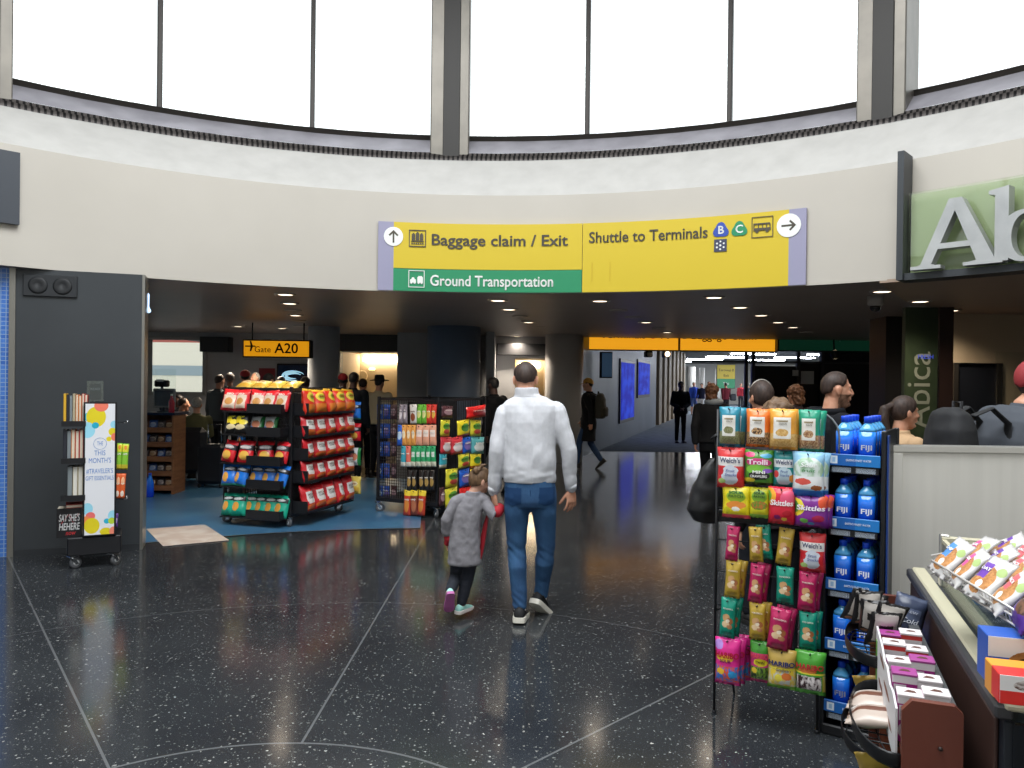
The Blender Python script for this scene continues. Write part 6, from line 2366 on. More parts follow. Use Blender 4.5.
tag(MB().box((0, 0, 0), (.3, .16, .34), bevel=.05).obj('shoulder_bag', mat('bag_dark', '#2b2d33', .7), loc=(gp(732, 38)[0] + .05, 37.95, 1.0)), 'dark shoulder bag on the far maroon walker', 'bag')
person('far walker in a slate grey coat by the corridor opening', gp(748, 33), .6, 1.74, '#4d5a63', '#39424a', hair=('short', hair_gr), pose=WALK, coat=True, hem=.6)
person('far figure in a red top at the end of the corridor', gp(741, 50), PI, 1.7, '#8c2530', '#2a2a30', hair=('short', hair_bl))

# queue behind the racks
qp = [(230, 14.2, 1.76, '#3a1418', ('short', hair_bl), skin_dark, 'person in a dark red top at the left of the lounge queue', .4),
      (245, 13.4, 1.80, '#1b1c22', ('cap', mat('cap_red', '#a3202a', .7)), skin_m, 'person in a bright red cap behind the tall chip rack', .3),
      (256, 16.1, 1.78, '#8d887c', ('bald', hair_gr), skin_m, 'person in a pale shirt beside the bright red cap', 2.6),
      (268, 12.7, 1.74, '#16171c', ('cap', mat('cap_black', '#15161a', .7)), skin_m, 'person in a black cap behind the tall chip rack', -.3),
      (281, 14.2, 1.70, '#17181e', ('short', hair_bl), skin_dark, 'dark haired person below the amber gate sign', .2),
      (305, 13.3, 1.70, '#17181c', ('short', hair_bl), skin_dark, 'dark haired person right before the grey column', .0),
      (343, 13.2, 1.76, '#1a1b20', ('cap', mat('cap_red')), skin_dark, 'person in a dark red cap before the lit alcove', .3),
      (353.5, 12.6, 1.78, '#1c2026', ('short', hair_bl), skin_dark, 'tall dark haired person before the lit alcove', -.2),
      (363, 13.8, 1.68, '#3a352c', ('short', hair_br), skin_m, 'shorter brown haired person before the lit alcove', .2),
      (379, 13.4, 1.72, '#b3a88e', ('hat', mat('hat_black', '#131316', .7)), skin_m, 'person in a wide black hat and tan top before the alcove', -.3)]
for px, Y, h_, tc, hr_, sk, lab, fc in qp:
    person(lab, gp(px, Y), fc, h_, tc, '#1a1b20', hair=hr_, skin=sk, coat=True, shoe_c='#c9c7c2' if px == 353.5 else '#1a1a1a')
person('person in a grey jacket standing in the lounge by the chip rack', gp(219, 13.8), -.4, 1.72, '#4b5154', '#23252a', hair=('bald', hair_br), skin=skin_m, coat=True)
person('white haired person in an olive vest seated in the lounge', gp(197, 12.6), .3, 1.78, '#5f5f42', '#26262b', hair=('short', hair_gr), skin=skin_m, pose=SIT)
person('bald person seated beside the white haired one in the lounge', gp(184, 14.0), -.9, 1.72, '#4a3a34', '#26262b', hair=('bald', hair_br), skin=skin_m, pose=SIT)
person('person in black seated further back near the lounge window', gp(179, 14.6), 2.8, 1.78, '#131418', '#1a1a1e', hair=('short', hair_bl), skin=skin_dark, pose=SIT)
person('person with a dark face seated nearest the lounge counter', gp(166, 12.9), -1.2, 1.68, '#8c8a84', '#222228', hair=('short', hair_bl), skin=skin_dark, pose=SIT)

# shoppers behind the counter on the right
PROF = -PI / 2
r, V, HR, bd, sh_, lg = person('bearded man in a black hoodie in profile behind the water rack', gp(833, 5.25), PROF - .05, 1.76, '#14151a', '#1c1e24', hair=('buzz', hair_br), skin=skin_h, voxel=.007, coat=True, build=1.05, top_name='hoodie')
hc = V['head']
shell_from(bd, 'beard', noisy('stubble', '#6a4c3c', '#86634f', 90, rough=.8), r, lambda q, n: q.z - hc.z < -.028 and q.z - hc.z > -.135 and q.y - hc.y > -.005 + max(0, (q.z - hc.z + .06)) * .35 and not (abs(q.x - hc.x) < .026 and -.078 < q.z - hc.z < -.046 and q.y - hc.y > .07) and not (abs(q.x) < .02 and q.z - hc.z > -.048), .0025)
mb = MB()
mb.lathe([(.085, -.05), (.12, -.02), (.125, .03), (.105, .06), (.09, .04), (.085, -.05)], 24)
o = fuse(mb, 'hood', mat('cloth_#14151a'), r, .01, 2, disp=lambda v: .008 * noise.noise(v * 14))
o.data.transform(Matrix.Translation(V['neck'] + Vector((0, -.03, -.01))))
r, V, HR, bd, sh_, lg = person('young woman in a beige top with a dark ponytail, in profile behind the counter', gp(902, 5.2), PROF + .1, 1.60, '#b99a78', '#2a2a30', hair=('tail', hair_br), skin=skin_h, fem=True, voxel=.007, pose=dict(er=(.2, .2, 1.2), wr=(.05, .3, 1.3), hdr=(-.2, .2, 1), el=(-.2, .15, 1.2), wl=(-.03, .3, 1.2), hdl=(.2, .2, 1)), top_name='top')
person('woman with brown hair and a dark cap band behind the wire rack, back turned', gp(763, 5.4), .25, 1.69, '#23252b', '#1c1e24', hair=('long', hair_br), skin=skin_h, fem=True, voxel=.008, coat=True)
hb = gp(763, 5.4)
ringp = [(.085 * math.cos(a), .01, .112 * math.sin(a)) for a in [math.radians(15 + 150 * i / 20) for i in range(21)]]
tag(MB().limb(ringp, [(.010, .004)] * 21, 8, side=(0, 1, 0)).obj('hair_band', mat('band_clear', '#a8a49e', .15), loc=(hb[0], hb[1] + .02, 1.59)), 'pale shiny sunglasses band over the brown hair behind the wire rack', 'sunglasses')
person('short woman with a loose brown bun behind the amber peanut pouch', gp(778, 4.6), .1, 1.58, '#2a2528', '#1c1e24', hair=('messy', hair_lb), skin=skin_h, fem=True, voxel=.008)
bl = atY(706, 488, 4.2)
t = thing('handbag', 'soft black handbag hanging behind the edge of the wire rack', 'bag', bl)
mb = MB()
mb.loft([oval((dx, 0, z), w, d, e=2.6) for z, w, d, dx in ((-.19, .03, .03, .02), (-.18, .08, .05, .015), (-.12, .10, .065, .0), (0, .085, .06, .01), (.1, .06, .045, .03), (.16, .03, .03, .05))])
fuse(mb, 'body', mat('leather_black', '#101114', .5), t, .008, 3, disp=lambda v: .006 * noise.noise(v * 16))
MB().limb([(.05, 0, .13), (.5 * (ra.x - bl.x) + .03, .5 * (ra.y - bl.y), .22), (ra.x - bl.x, ra.y - bl.y + .03, .30), (ra.x - bl.x - .006, ra.y - bl.y - .004, .31), (ra.x - bl.x - .02, ra.y - bl.y + .03, .29)], [(.010, .005)] * 5, 8).obj('strap', mat('leather_black'), t)
person('person with orange hair far behind the bearded man', gp(796, 9.5), .4, 1.66, '#2a2024', '#1a1a20', hair=('messy', hair_or), skin=skin_m)
# shopper with the backpack leaning over the counter
LEAN = dict(chest=(0, .07, 1.29), neck=(0, .13, 1.47), head=(0, .21, 1.62), sl=(-.19, .11, 1.42), sr=(.19, .11, 1.42), el=(-.25, .28, 1.12), er=(.25, .28, 1.12), wl=(-.18, .45, 1.02), wr=(.18, .45, 1.02), htilt=-.3)
bp_ = gp(1004, 4.2)
person('shopper in a slate grey sweatshirt and red cap stooping at the counter', bp_, PROF + .2, 1.86, '#4b4f56', '#22242a', hair=('cap', mat('cap_rust', '#8c262c', .7)), skin=skin_m, build=1.18, pose=LEAN, voxel=.008, coat=True, top_name='sweatshirt')
q = atY(950, 452, 4.15)
t = backpack('black backpack of the stooping shopper, beside the steel counter panel', (q.x, q.y, q.z), PROF + .15, mat('pack_black', '#141519', .75), 1.0)
# ------------------------------------------------------------------ wheeled bookstand on the left
bs0, bs1 = atZ(70, 570), atZ(118, 566)
bd_ = (bs1 - bs0).normalized()
bz_ = math.atan2(bd_.y, bd_.x)
bs = thing('bookstand', 'black wheeled bookstand with a white circle-patterned sign beside the charcoal wall', 'display stand', (bs0.x, bs0.y, 0), bz_)
BW = .46
MB2 = Matrix.Translation(bs.location) @ Matrix.Rotation(bz_, 4, 'Z')
nS = MB2.to_3x3() @ Vector((0, -1, 0))
pS = MB2 @ Vector((0, -.0, 0))


def bl_(px, py, d=0.0):
    q = onplane(px, py, MB2 @ Vector((0, -d, 0)), nS)
    return MB2.inverted() @ q


bx0, bx1 = bl_(67, 548).x, bl_(121, 548).x
MB().b2((bx0, .0, .115), (bx1, .36, bl_(90, 537).z), bevel=.008).obj('base', mat('stand_black', '#14151a', .4), bs)
BZ = bl_(90, 537).z
for x, y in ((bx0 + .04, .04), (bx1 - .06, .04), (bx0 + .02, .32), (bx1 - .06, .32)):
    caster(bs, x, y, .05, .5 + x)
sx0, sx1, sz0, sz1 = bl_(83, 470).x, bl_(116.5, 470).x, bl_(98, 536).z, bl_(100, 402).z
MB().b2((sx0, -.012, sz0), (sx1, .01, sz1), bevel=.003).obj('sign_frame', black, bs)
CC = [(.06, .90, .13, .03, '#35b7c8'), (.36, .9, .33, .078, '#e2cf1f'), (.08, .80, .25, .06, '#9ad8ec'), (.53, .985, .24, .045, '#ee7a62'), (.34, .835, .12, .024, '#1fa8c4'),
      (.98, .84, .14, .03, '#9ad8ec'), (.92, .785, .14, .03, '#e2cf1f'), (.98, .745, .11, .03, '#ee7a62'), (.8, .73, .09, .018, '#e2cf1f'),
      (.1, .2, .18, .045, '#9ad8ec'), (.2, .145, .16, .03, '#ea6f6a'), (.05, .1, .2, .045, '#ee8a4e'), (.25, .07, .26, .06, '#e2cf1f'),
      (.95, .14, .16, .04, '#9ad8ec'), (.75, .1, .1, .02, '#2ab0d0'), (.92, .1, .12, .025, '#b7d23a'), (.72, .02, .2, .03, '#e2cf1f'), (.97, .02, .13, .035, '#ee8a72')]
poster_m = pack('poster', '#e4e5ea', [('e', *q) for q in CC], .4)
po = MB().box((0, 0, 0), (sx1 - sx0 - .03, .006, sz1 - sz0 - .03)).obj('poster', poster_m, bs, ((sx0 + sx1) / 2, -.014, (sz0 + sz1) / 2))
ink = mat('ink_poster_blue', '#4a7fc4', .5)
for s_, py, sz_, fw in (('THE', 443.5, .05, .045), ('THIS', 453, .062, .085), ('MONTH\'S', 460.5, .062, .17), ("#TRAVELER'S", 471, .06, .205), ('GIFT ESSENTIALS', 478, .052, .215)):
    o = text(s_, sz_, ink, po, ext=.001, fit=fw, bold=.0)
    o.location = (.0, -.0032, bl_(100, py).z - (sz0 + sz1) / 2)
o = MB().tube([(.05 * math.cos(i * PI / 10), -.004, .05 * math.sin(i * PI / 10)) for i in range(21)], .0015, 5).obj('ring', ink, po)
o.location = (0, 0, bl_(100, 443.5).z - (sz0 + sz1) / 2)
MB().b2((sx0 + .02, .02, BZ), (sx1 - .02, .05, sz1 - .01), bevel=.004).obj('spine_panel', mat('stand_black'), bs)
acry = make_glass('acrylic', (.86, .92, .88), .2)
q0, q1 = bl_(86, 400), bl_(103, 381)
ac = MB().b2((q0.x, .1, q0.z - .05), (q1.x, .112, q1.z)).obj('acrylic_holder', acry, bs)
MB().b2((q0.x + .02, .104, q0.z - .0), (q1.x - .02, .108, q1.z - .03)).obj('card', mat('card_grey', '#3f4347', .5), ac)
o = text('READ', .03, mat('card_ink', '#8a929a', .5), ac, ext=.001)
o.location = ((q0.x + q1.x) / 2, .1015, (q0.z + q1.z) / 2 + .01)
# shelves on both sides
lx0 = bl_(61, 480).x
for py in (425, 462, 499):
    z = bl_(75, py).z
    mb = MB()
    mb.b2((lx0, -.02, z - .012), (sx0 + .02, .3, z))
    mb.b2((lx0, -.025, z - .012), (sx0 + .02, -.018, z + .035))
    mb.obj('shelf', mat('stand_black'), bs)
rx1 = bl_(126, 480).x
for py in (423, 447, 500):
    z = bl_(120, py).z
    mb = MB()
    for y in (.04, .14):
        mb.tube([(sx1 - .02, y, z), (rx1, y, z), (rx1 + .01, y, z + .012)], .004, 6)
    mb.obj('hook', chrome, bs)


def book(x, z, w, h, d, spine, pages, label, lean=0, y=.02, group=None, face=False, title=None):
    """a hardback standing with its spine or its page edges to the front"""
    p = MB2 @ Vector((x, y, z))
    t = thing('book', label, 'book', p, bz_, group)
    c = .004
    mb = MB()
    if spine:
        mb.b2((-w / 2, 0, 0), (w / 2, c, h))
    mb.b2((-w / 2, 0, 0), (-w / 2 + c, d, h))
    mb.b2((w / 2 - c, 0, 0), (w / 2, d, h))
    o = mb.obj('cover', spine or pages[1], t)
    MB().b2((-w / 2 + c, .006, .004), (w / 2 - c, d - .004, h - .004)).obj('pages', pages[0], t)
    t.rotation_euler = (Matrix.Rotation(bz_, 3, 'Z') @ Matrix.Rotation(lean, 3, 'Y')).to_euler()
    return t


cream = noisy('page_edges', '#d8cdb8', '#e4dac6', 30, stretch=(20, 1, 1), rough=.8)
whitep = noisy('page_white', '#d6d3ca', '#e2dfd6', 30, stretch=(20, 1, 1), rough=.8)
red_c, orange_c, yel_c, grey_c, dark_c, tan_c = [mat('book_' + n, c, .5) for n, c in (('red', '#b5342c'), ('orange', '#d07a3c'), ('yellow', '#d8a92c'), ('grey', '#7c8488'), ('dark', '#23242e'), ('tan', '#b0a488'))]
sp = [('spine', yel_c), ('spine', dark_c), ('spine', grey_c), ('spine', tan_c), ('p', orange_c), ('p', orange_c), ('p', red_c), ('p', red_c)]
z = bl_(75, 425).z
names1 = ['yellow', 'black', 'grey', 'tan', 'orange', 'second orange', 'red', 'second red']
xw = (sx0 + .03 - lx0 - .01) / 8
for i, (k, m) in enumerate(sp):
    book(lx0 + .01 + xw * (i + .5), z + .001, xw * .94, bl_(75, 394 + (i % 3)).z - z, .2, m if k == 'spine' else None, (cream, m), '%s edged book on the top bookstand shelf, %s from the outer end' % (names1[i].replace('second ', ''), ORD[i]), group=None)
z = bl_(75, 462).z
for i, m in enumerate((dark_c, grey_c, orange_c, red_c, red_c, red_c)):
    xw2 = (sx0 + .03 - lx0 - .01) / 6
    book(lx0 + .01 + xw2 * (i + .5), z + .001, xw2 * .94, bl_(75, 430 + (i % 2)).z - z, .2, m if i < 2 else None, (cream, m), '%s edged book on the second bookstand shelf, %s from the outer end' % (('dark', 'grey', 'orange', 'red', 'red', 'red')[i], ORD[i]))
z = bl_(75, 499).z
for i, m in enumerate((grey_c, tan_c, tan_c, tan_c)):
    xw3 = (sx0 + .03 - lx0 - .035) / 4
    book(lx0 + .045 + xw3 * (i + .5), z + .001, xw3 * .93, bl_(75, 467).z - z, .2, m if i == 0 else None, (whitep, m), '%s book on the third bookstand shelf, %s from the outer end' % ('grey spined' if i == 0 else 'cream paged', ORD[i]), lean=0)
# lying book and the black book facing out
zl = bl_(75, 507).z
t = thing('book', 'book lying flat on top of the black front-facing book', 'book', MB2 @ Vector((lx0 + .14, .13, zl - .012)), bz_ + .08)
MB().b2((-.11, -.09, 0), (.11, .09, .004)).b2((-.11, -.09, .024), (.11, .09, .028)).obj('cover', red_c, t)
MB().b2((-.108, -.088, .004), (.108, .088, .024)).obj('pages', cream, t)
zz0, zz1 = BZ + .002, zl - .014
xx0, xx1 = bl_(56, 520).x, bl_(81.5, 520).x
t = thing('book', 'black book with white and red brush lettering facing out at the bottom', 'book', MB2 @ Vector(((xx0 + xx1) / 2, .04, zz0)), bz_)
bw2 = xx1 - xx0
MB().b2((-bw2 / 2, 0, 0), (bw2 / 2, .004, zz1 - zz0)).b2((-bw2 / 2, .17, 0), (bw2 / 2, .174, zz1 - zz0)).obj('cover', noisy('black_cover', '#131216', '#1a181c', 6, rough=.4), t)
MB().b2((-bw2 / 2 + .004, .004, .004), (bw2 / 2 - .004, .17, zz1 - zz0 - .004)).obj('pages', cream, t)
for s_, zf, m in (('SAY SHE\'S', .66, white), ('HEHERE', .36, white)):
    o = text(s_, .085, m, t, ext=.001, fit=bw2 * .82, bold=.025, shear=.15)
    o.location = (0, -.001, (zz1 - zz0) * zf)
o = text('now', .06, mat('ink_red', '#c22a30', .5), t, ext=.0006, fit=bw2 * .4, shear=.2)
o.location = (.01, -.0006, (zz1 - zz0) * .15)
MB().limb([(-.06, -.0004, .12), (.0, -.0004, .2), (.03, -.0004, .12), (.07, -.0004, .2)], [(.004, .001)] * 4, 6).obj('brush_mark', mat('ink_red'), t)
# snacks on the other side: pairs hung on hooks
kk = [('candy', '#86c03a', [('r', .5, .82, .5, .14, '#d6d23a'), ('ne', .5, .84, .2, .08, '#e08a2c'), ('r', .5, .1, .5, .1, '#d0c03a')]), ('puffs', '#d9602c', [('ne', .5, .7, .3, .16, '#efb48a'), ('ne', .5, .2, .3, .12, '#efe0d2')]), ('grape', '#5d3a86', [('ne', .5, .5, .3, .2, '#b0a0c8')])]
for key, base, shp in kk:
    kind('st_' + key, .10, .24, .03, base, shp, [T({'candy': 'LIME', 'puffs': 'PUFF', 'grape': 'GRAPE'}[key], 0, .2, .1, .6, '#f0eee0', .02)], name='snack_pouch', wr=.002)
for key, x0, x1, y0, y1, lab in (('candy', 116, 122, 443.5, 470, 'lime green snack pouch on the bookstand hook, nearer the sign'), ('candy', 121.5, 128.5, 444, 470, 'lime green snack pouch on the bookstand hook, outer one'),
                                 ('puffs', 115, 120.5, 474, 499, 'orange snack pouch on the bookstand hook, nearer the sign'), ('puffs', 119.5, 125.5, 474, 499, 'orange snack pouch on the bookstand hook, outer one'),
                                 ('grape', 114, 118, 514, 528, 'small purple snack pouch low on the bookstand')):
    l, r_ = bl_(x0, (y0 + y1) / 2, .0), bl_(x1, (y0 + y1) / 2, .0)
    tp, bt = bl_((x0 + x1) / 2, y0), bl_((x0 + x1) / 2, y1)
    put('st_' + key, MB2 @ Vector(((l.x + r_.x) / 2, .03, (tp.z + bt.z) / 2)), bz_, lab, 'snack pouch', None, (r_ - l).length, (tp - bt).length, roll=.05)
for key, _, _ in kk:
    src = KIND['st_' + key][0]
    for ch in list(src.children):
        bpy.data.objects.remove(ch)
    bpy.data.objects.remove(src)

# ------------------------------------------------------------------ shop counter with wooden shelves in the lounge shop
wood = noisy('shelf_wood', '#7a5236', '#8f6444', 4, stretch=(1, 1, 6), rough=.5)
WY = 10.9
w0, w1 = atY(126, 497, WY), atY(173, 497, WY)
wu = thing('wooden_shelf_unit', 'wooden slat shelf unit with snacks under the shop counter', 'shelf unit', (w0.x, WY, 0))
WW = w1.x - w0.x
zt_ = atY(150, 415, WY).z
MB().b2((0, .35, 0), (WW, .4, zt_)).obj('back_panel', wood, wu)
for x in (0, WW - .03):
    MB().b2((x, .0, 0), (x + .03, .36, zt_), bevel=.004).obj('side_panel', wood, wu)
MB().b2((-.02, -.03, zt_), (WW + .02, .45, zt_ + .035), bevel=.006).obj('worktop', mat('counter_navy', '#1d2b44', .3), wu)
zsh = [.06 + (zt_ - .1) * i / 5 for i in range(5)]
rnd = random.Random(5)
for i, z in enumerate(zsh):
    mb = MB()
    mb.b2((.03, .02, z), (WW - .03, .35, z + .02))
    mb.b2((.03, .0, z), (WW - .03, .02, z + .07))
    mb.obj('shelf', wood, wu)
    for j in range(5):
        key = ('c_brown2', 'c_dark2', 'c_blue2')[(i + j * 2) % 3 if i else 2 if j == 1 else (j % 2)]
        if key not in KIND:
            kind(key, .13, .15, .06, {'c_brown2': '#5e3a28', 'c_dark2': '#3a3436', 'c_blue2': '#2a4c8e'}[key], [('ne', .5, .5, .32, .25, {'c_brown2': '#a58a6c', 'c_dark2': '#7a7478', 'c_blue2': '#8aa4cc'}[key])], [T('nuts', 0, .3, .16, .5, '#e0d8c8', .01)])
        put(key, (w0.x + .1 + (WW - .2) * j / 4, WY + .1, z + .1), rnd.uniform(-.15, .15), '%s snack bag on the wooden unit, %s shelf from the floor, %s along' % ({'c_brown2': 'brown', 'c_dark2': 'dark', 'c_blue2': 'blue'}[key], ORD[i], ORD[j]), 'snack bag', 'snack bags in the wooden shelf unit', tip=-.25)
for key in ('c_brown2', 'c_dark2', 'c_blue2'):
    if key in KIND:
        src = KIND[key][0]
        for ch in list(src.children):
            bpy.data.objects.remove(ch)
        bpy.data.objects.remove(src)
zc2 = zt_ + .035
q = atY(163, 400, WY + .2)
t = thing('payment_screen', 'grey payment screen standing on the shop counter', 'screen', (atY(158, 400, WY).x, WY + .2, zc2))
MB().b2((-.16, -.02, .06), (.16, .02, .34), bevel=.01).obj('housing', mat('till_grey', '#8d8f91', .5), t)
MB().b2((-.13, -.024, .09), (.13, -.02, .31)).obj('screen', mat('till_screen', '#5a6268', .2), t)
MB().lathe([(.1, 0), (.1, .012), (.02, .02), (.02, .08), (0, .08), (0, 0)], 18).obj('stand', dark, t)
t = thing('receipt_printer', 'small black receipt printer on a post at the shop counter', 'printer', (atY(162, 388, WY + .3).x, WY + .3, zc2))
MB().b2((-.09, -.07, .36), (.09, .07, .46), bevel=.02).obj('body', black, t)
MB().tube([(0, 0, 0), (0, 0, .37)], .02).obj('post', dark, t)
MB().b2((-.05, -.075, .44), (.05, -.04, .47)).obj('paper', white, t)
tag(MB().b2((w0.x - .05, WY + .0, zc2), (w1.x + .02, WY + .012, zc2 + .62)).obj('screen_panel', clear_glass), 'clear plastic screen standing on the shop counter', 'screen')
t = thing('red_bottle', 'red bottle standing at the end of the shop counter', 'bottle', (w1.x - .06, WY + .06, zc2))
MB().lathe([(.0, 0), (.035, 0), (.04, .02), (.04, .15), (.02, .2), (.016, .24), (0, .24)], 18).obj('body', mat('bottle_red', '#c22a3c', .25), t)
MB().lathe([(0, .24), (.018, .24), (.018, .265), (0, .265)], 14).obj('cap', white, t)
for j in range(3):
    t = thing('blue_bottle', 'blue bottle low beside the wooden unit, %s' % ('outer one', 'middle one', 'one nearest the unit side')[j], 'bottle', (atY(140 + 5 * j, 490, WY - .25).x, WY - .25, .02), 0, 'blue bottles by the wooden unit')
    t.location.z = .0
    MB().lathe([(.0, 0), (.045, 0), (.05, .03), (.05, .2), (.025, .27), (.018, .31), (0, .31)], 18).obj('body', bot_blue, t)
    MB().lathe([(0, .31), (.02, .31), (.02, .335), (0, .335)], 14).obj('cap', cap_m, t)
# armchair with the seated group
ch = gp(191, 11.9)
t = thing('armchair', 'dark high-backed armchair with its back to the camera', 'chair', (ch[0], ch[1], 0))
seat_m = noisy('chair_leather', '#15171c', '#1d2026', 8, rough=.5)
MB().box((0, .1, .36), (.62, .6, .18), bevel=.05).obj('seat', seat_m, t)
MB().box((0, -.24, .56), (.70, .16, .70), bevel=.07).obj('backrest', seat_m, t)
for s_ in (-1, 1):
    MB().box((s_ * .36, .08, .42), (.1, .6, .3), bevel=.04).obj('armrest', mat('arm_teal', '#3c4c56', .6), t)
    for y in (-.2, .3):
        MB().cyl((s_ * .28, y, 0), (s_ * .28, y, .28), .022).obj('leg', chrome, t)
q = gp(213, 11.7)
t = thing('suitcase', 'dark upright suitcase standing beside the armchair', 'suitcase', (q[0], q[1], 0))
MB().box((0, 0, .36), (.42, .26, .6), bevel=.05).obj('shell', mat('case_dark', '#1b2028', .45), t)
MB().tube([(-.1, .1, .64), (-.1, .1, .95), (.1, .1, .95), (.1, .1, .64)], .012).obj('handle', chrome, t)
for s_ in (-1, 1):
    for y in (-.08, .08):
        MB().cyl((s_ * .16 - .015, y, .03), (s_ * .16 + .015, y, .03), .03).obj('wheel', black, t)
q = atY(206, 383, 15.5)
t = thing('desk_lamp', 'small bent-arm desk lamp in front of the lounge window', 'lamp', (q.x, q.y, .75))
MB().lathe([(.09, 0), (.09, .02), (0, .03), (0, 0)], 18).obj('base', black, t)
MB().tube([(0, 0, .02), (.05, 0, .5), (.28, 0, .75)], .012).obj('arm', black, t)
MB().lathe([(.02, .06), (.07, -.03), (.06, -.03), (0, .05), (0, .06)], 18, c=(.3, 0, .74)).obj('shade', black, t)
t = thing('desk', 'pale grey agent desk below the lounge window', 'desk', (atY(190, 400, 15.5).x, 15.4, 0))
MB().b2((-.9, -.3, .71), (.9, .4, .75), bevel=.008).obj('top', mat('desk_grey', '#8c8c8a', .5), t)
MB().b2((-.85, -.2, 0), (.85, -.16, .71)).obj('front_panel', mat('desk_panel', '#54565a', .5), t)

# ------------------------------------------------------------------ counter group on the right
PX0 = atY(892, 446, 3.75)
pz = PX0.z
cp = thing('steel_counter_screen', 'tall brushed steel panel at the back of the pastry counter', 'counter', (PX0.x, 3.75, 0))
MB().b2((0, 0, .05), (1.5, .05, pz), bevel=.006).obj('panel', steel, cp)
MB().b2((-.012, -.012, pz - .03), (1.5, .062, pz + .004), bevel=.004).obj('top_rim', mat('rim_steel', '#cfcdc8', .3, .8), cp)
MB().b2((-.006, -.01, .0), (.05, .055, pz - .03), bevel=.004).obj('end_post', steel, cp)
MB().b2((0, .0, 0), (1.5, .05, .05)).obj('plinth', black, cp)

# pastry case: rail from the far corner a to the near corner b
ZC = .86
ca, cb = atZ(923, 583, ZC), atZ(1005, 703, ZC)
cu = (cb - ca).normalized()
cz_ = math.atan2(cu.y, cu.x)
CL = (cb - ca).length
# local x along the rail towards the camera, local y to the right (inside)
pc = thing('pastry_case', 'glass pastry case with a cream rail on a dark base', 'display case', (ca.x, ca.y, 0), cz_)
MC = Matrix.Translation(pc.location) @ Matrix.Rotation(cz_, 4, 'Z')
case_dark = noisy('case_dark', '#1f1d20', '#27242a', 3, rough=.35)
case_brown = noisy('case_brown', '#3a2622', '#45302a', 3, stretch=(1, 1, .2), rough=.4)
MB().b2((-.25, -.0, .0), (CL - .01, .9, ZC - .05), bevel=.004).obj('base', case_dark, pc)
MB().b2((-.25, -.012, .02), (CL - .05, -.001, ZC - .06), bevel=.003).obj('side_cladding', case_brown, pc)
MB().b2((-.3, -.022, ZC - .045), (CL, .02, ZC - .008), bevel=.006).obj('dark_rail', mat('rail_dark', '#3a3a3d', .4), pc)
MB().b2((-.3, .0, ZC - .02), (CL + .005, .055, ZC), bevel=.006).obj('cream_rail', mat('rail_cream', '#b9b39a', .45), pc)
MB().b2((CL - .06, .03, ZC - .02), (CL + .004, .9, ZC), bevel=.004).obj('front_rail', mat('rail_cream'), pc)
MB().b2((CL - .012, .02, .04), (CL, .9, ZC - .05), bevel=.003).obj('front_panel', mat('case_black_gloss', '#0e1218', .15), pc)
zg_ = 1.03
gl = MB()
gl.b2((.02, .062, ZC), (CL - .12, .07, zg_ - .02))
gl.obj('side_glass', make_glass('case_glass', (.80, .88, .86), .25), pc)
MB().b2((.02, .1, ZC), (.05, .9, ZC + .004)).obj('floor_tray', mat('tray_steel', '#8f928f', .35, .6), pc)
MB().b2((.0, .055, ZC), (.035, .09, zg_ + .04), bevel=.004).obj('corner_post', mat('rim_steel'), pc)
mb = MB()
mb.b2((.0, .06, zg_ + .0), (.04, .95, zg_ + .03), bevel=.003)
mb.b2((.0, .06, zg_ + .01), (CL - .12, .075, zg_ + .022))
mb.obj('top_rail', mat('rail_cream'), pc)
MB().b2((.05, .11, zg_ - .005), (CL - .14, .95, zg_ + .003)).obj('top_glass', make_glass('case_glass'), pc)
MB().b2((.01, .12, ZC), (.02, .95, zg_)).obj('end_panel', mat('pale_steel', '#a5a59f', .4, .4), pc)
q = MC.inverted() @ atZ(991, 690, ZC)
MB().lathe([(.0, ZC), (.07, ZC), (.07, ZC + .2), (.05, ZC + .21), (0, ZC + .21)], 28).obj('steel_drum', steel, pc, (CL - .14, .155, 0))

# wire basket of wrapped cookies
ZB = 1.045
ka, kb = atZ(935, 574, ZB), atZ(1022, 630, ZB)
ku = (kb - ka).normalized()
kz_ = math.atan2(ku.y, ku.x)
KL = (kb - ka).length + .12
wb = thing('wire_basket', 'white wire basket of wrapped cookies on the pastry case', 'basket', (ka.x, ka.y, ZB), kz_)
MK = Matrix.Translation(wb.location) @ Matrix.Rotation(kz_, 4, 'Z')
wire = mat('white_wire', '#cfcdc9', .4, .3)
mb = MB()
for z, y in ((.0, 0), (.025, -.006), (.045, -.01)):
    mb.tube([(0, y, z), (KL, y, z)], .0035, 6)
for i in range(int(KL / .022)):
    x = i * .022
    mb.tube([(x, .02, -.004), (x, -.0, .0), (x, -.01, .045)], .0018, 5)
mb.obj('front_wires', wire, wb)
mb = MB()
for x in (0, KL):
    for z in (0, .06):
        mb.tube([(x, -.012, z), (x, .42, z + .12)], .0035, 6)
for i in range(16):
    y = .028 * i
    mb.tube([(0, y, .29 * y), (KL, y, .29 * y)], .002, 5)
mb.tube([(0, .42, .18), (KL, .42, .18)], .0035, 6)
mb.obj('floor_wires', wire, wb)
ck = lambda a, c: [('ne', .46, .42, .36, .32, ('#a9713e', '#c58e56', 12)), ('nr', .3, .62, .2, .18, a), ('ne', .5, .3, .1, .09, '#f0ece8'), ('ne', .8, .7, .12, .1, c), ('r', .5, .97, .5, .04, '#c9c6c4')]
for key, a, tx in (('k_blue', '#4a8ad0', 'CHIP'), ('k_pink', '#e0559a', 'SUGAR'), ('k_purple', '#6a3aa8', 'OAT'), ('k_rose', '#d0606a', 'MACA')):
    kind(key, .125, .145, .03, '#cfcdcc', ck(a, '#a8c07a'), [T(tx, -.3, .3, .1, .36, '#f2f0f2', .02)], name='cookie_pack', wr=.004)
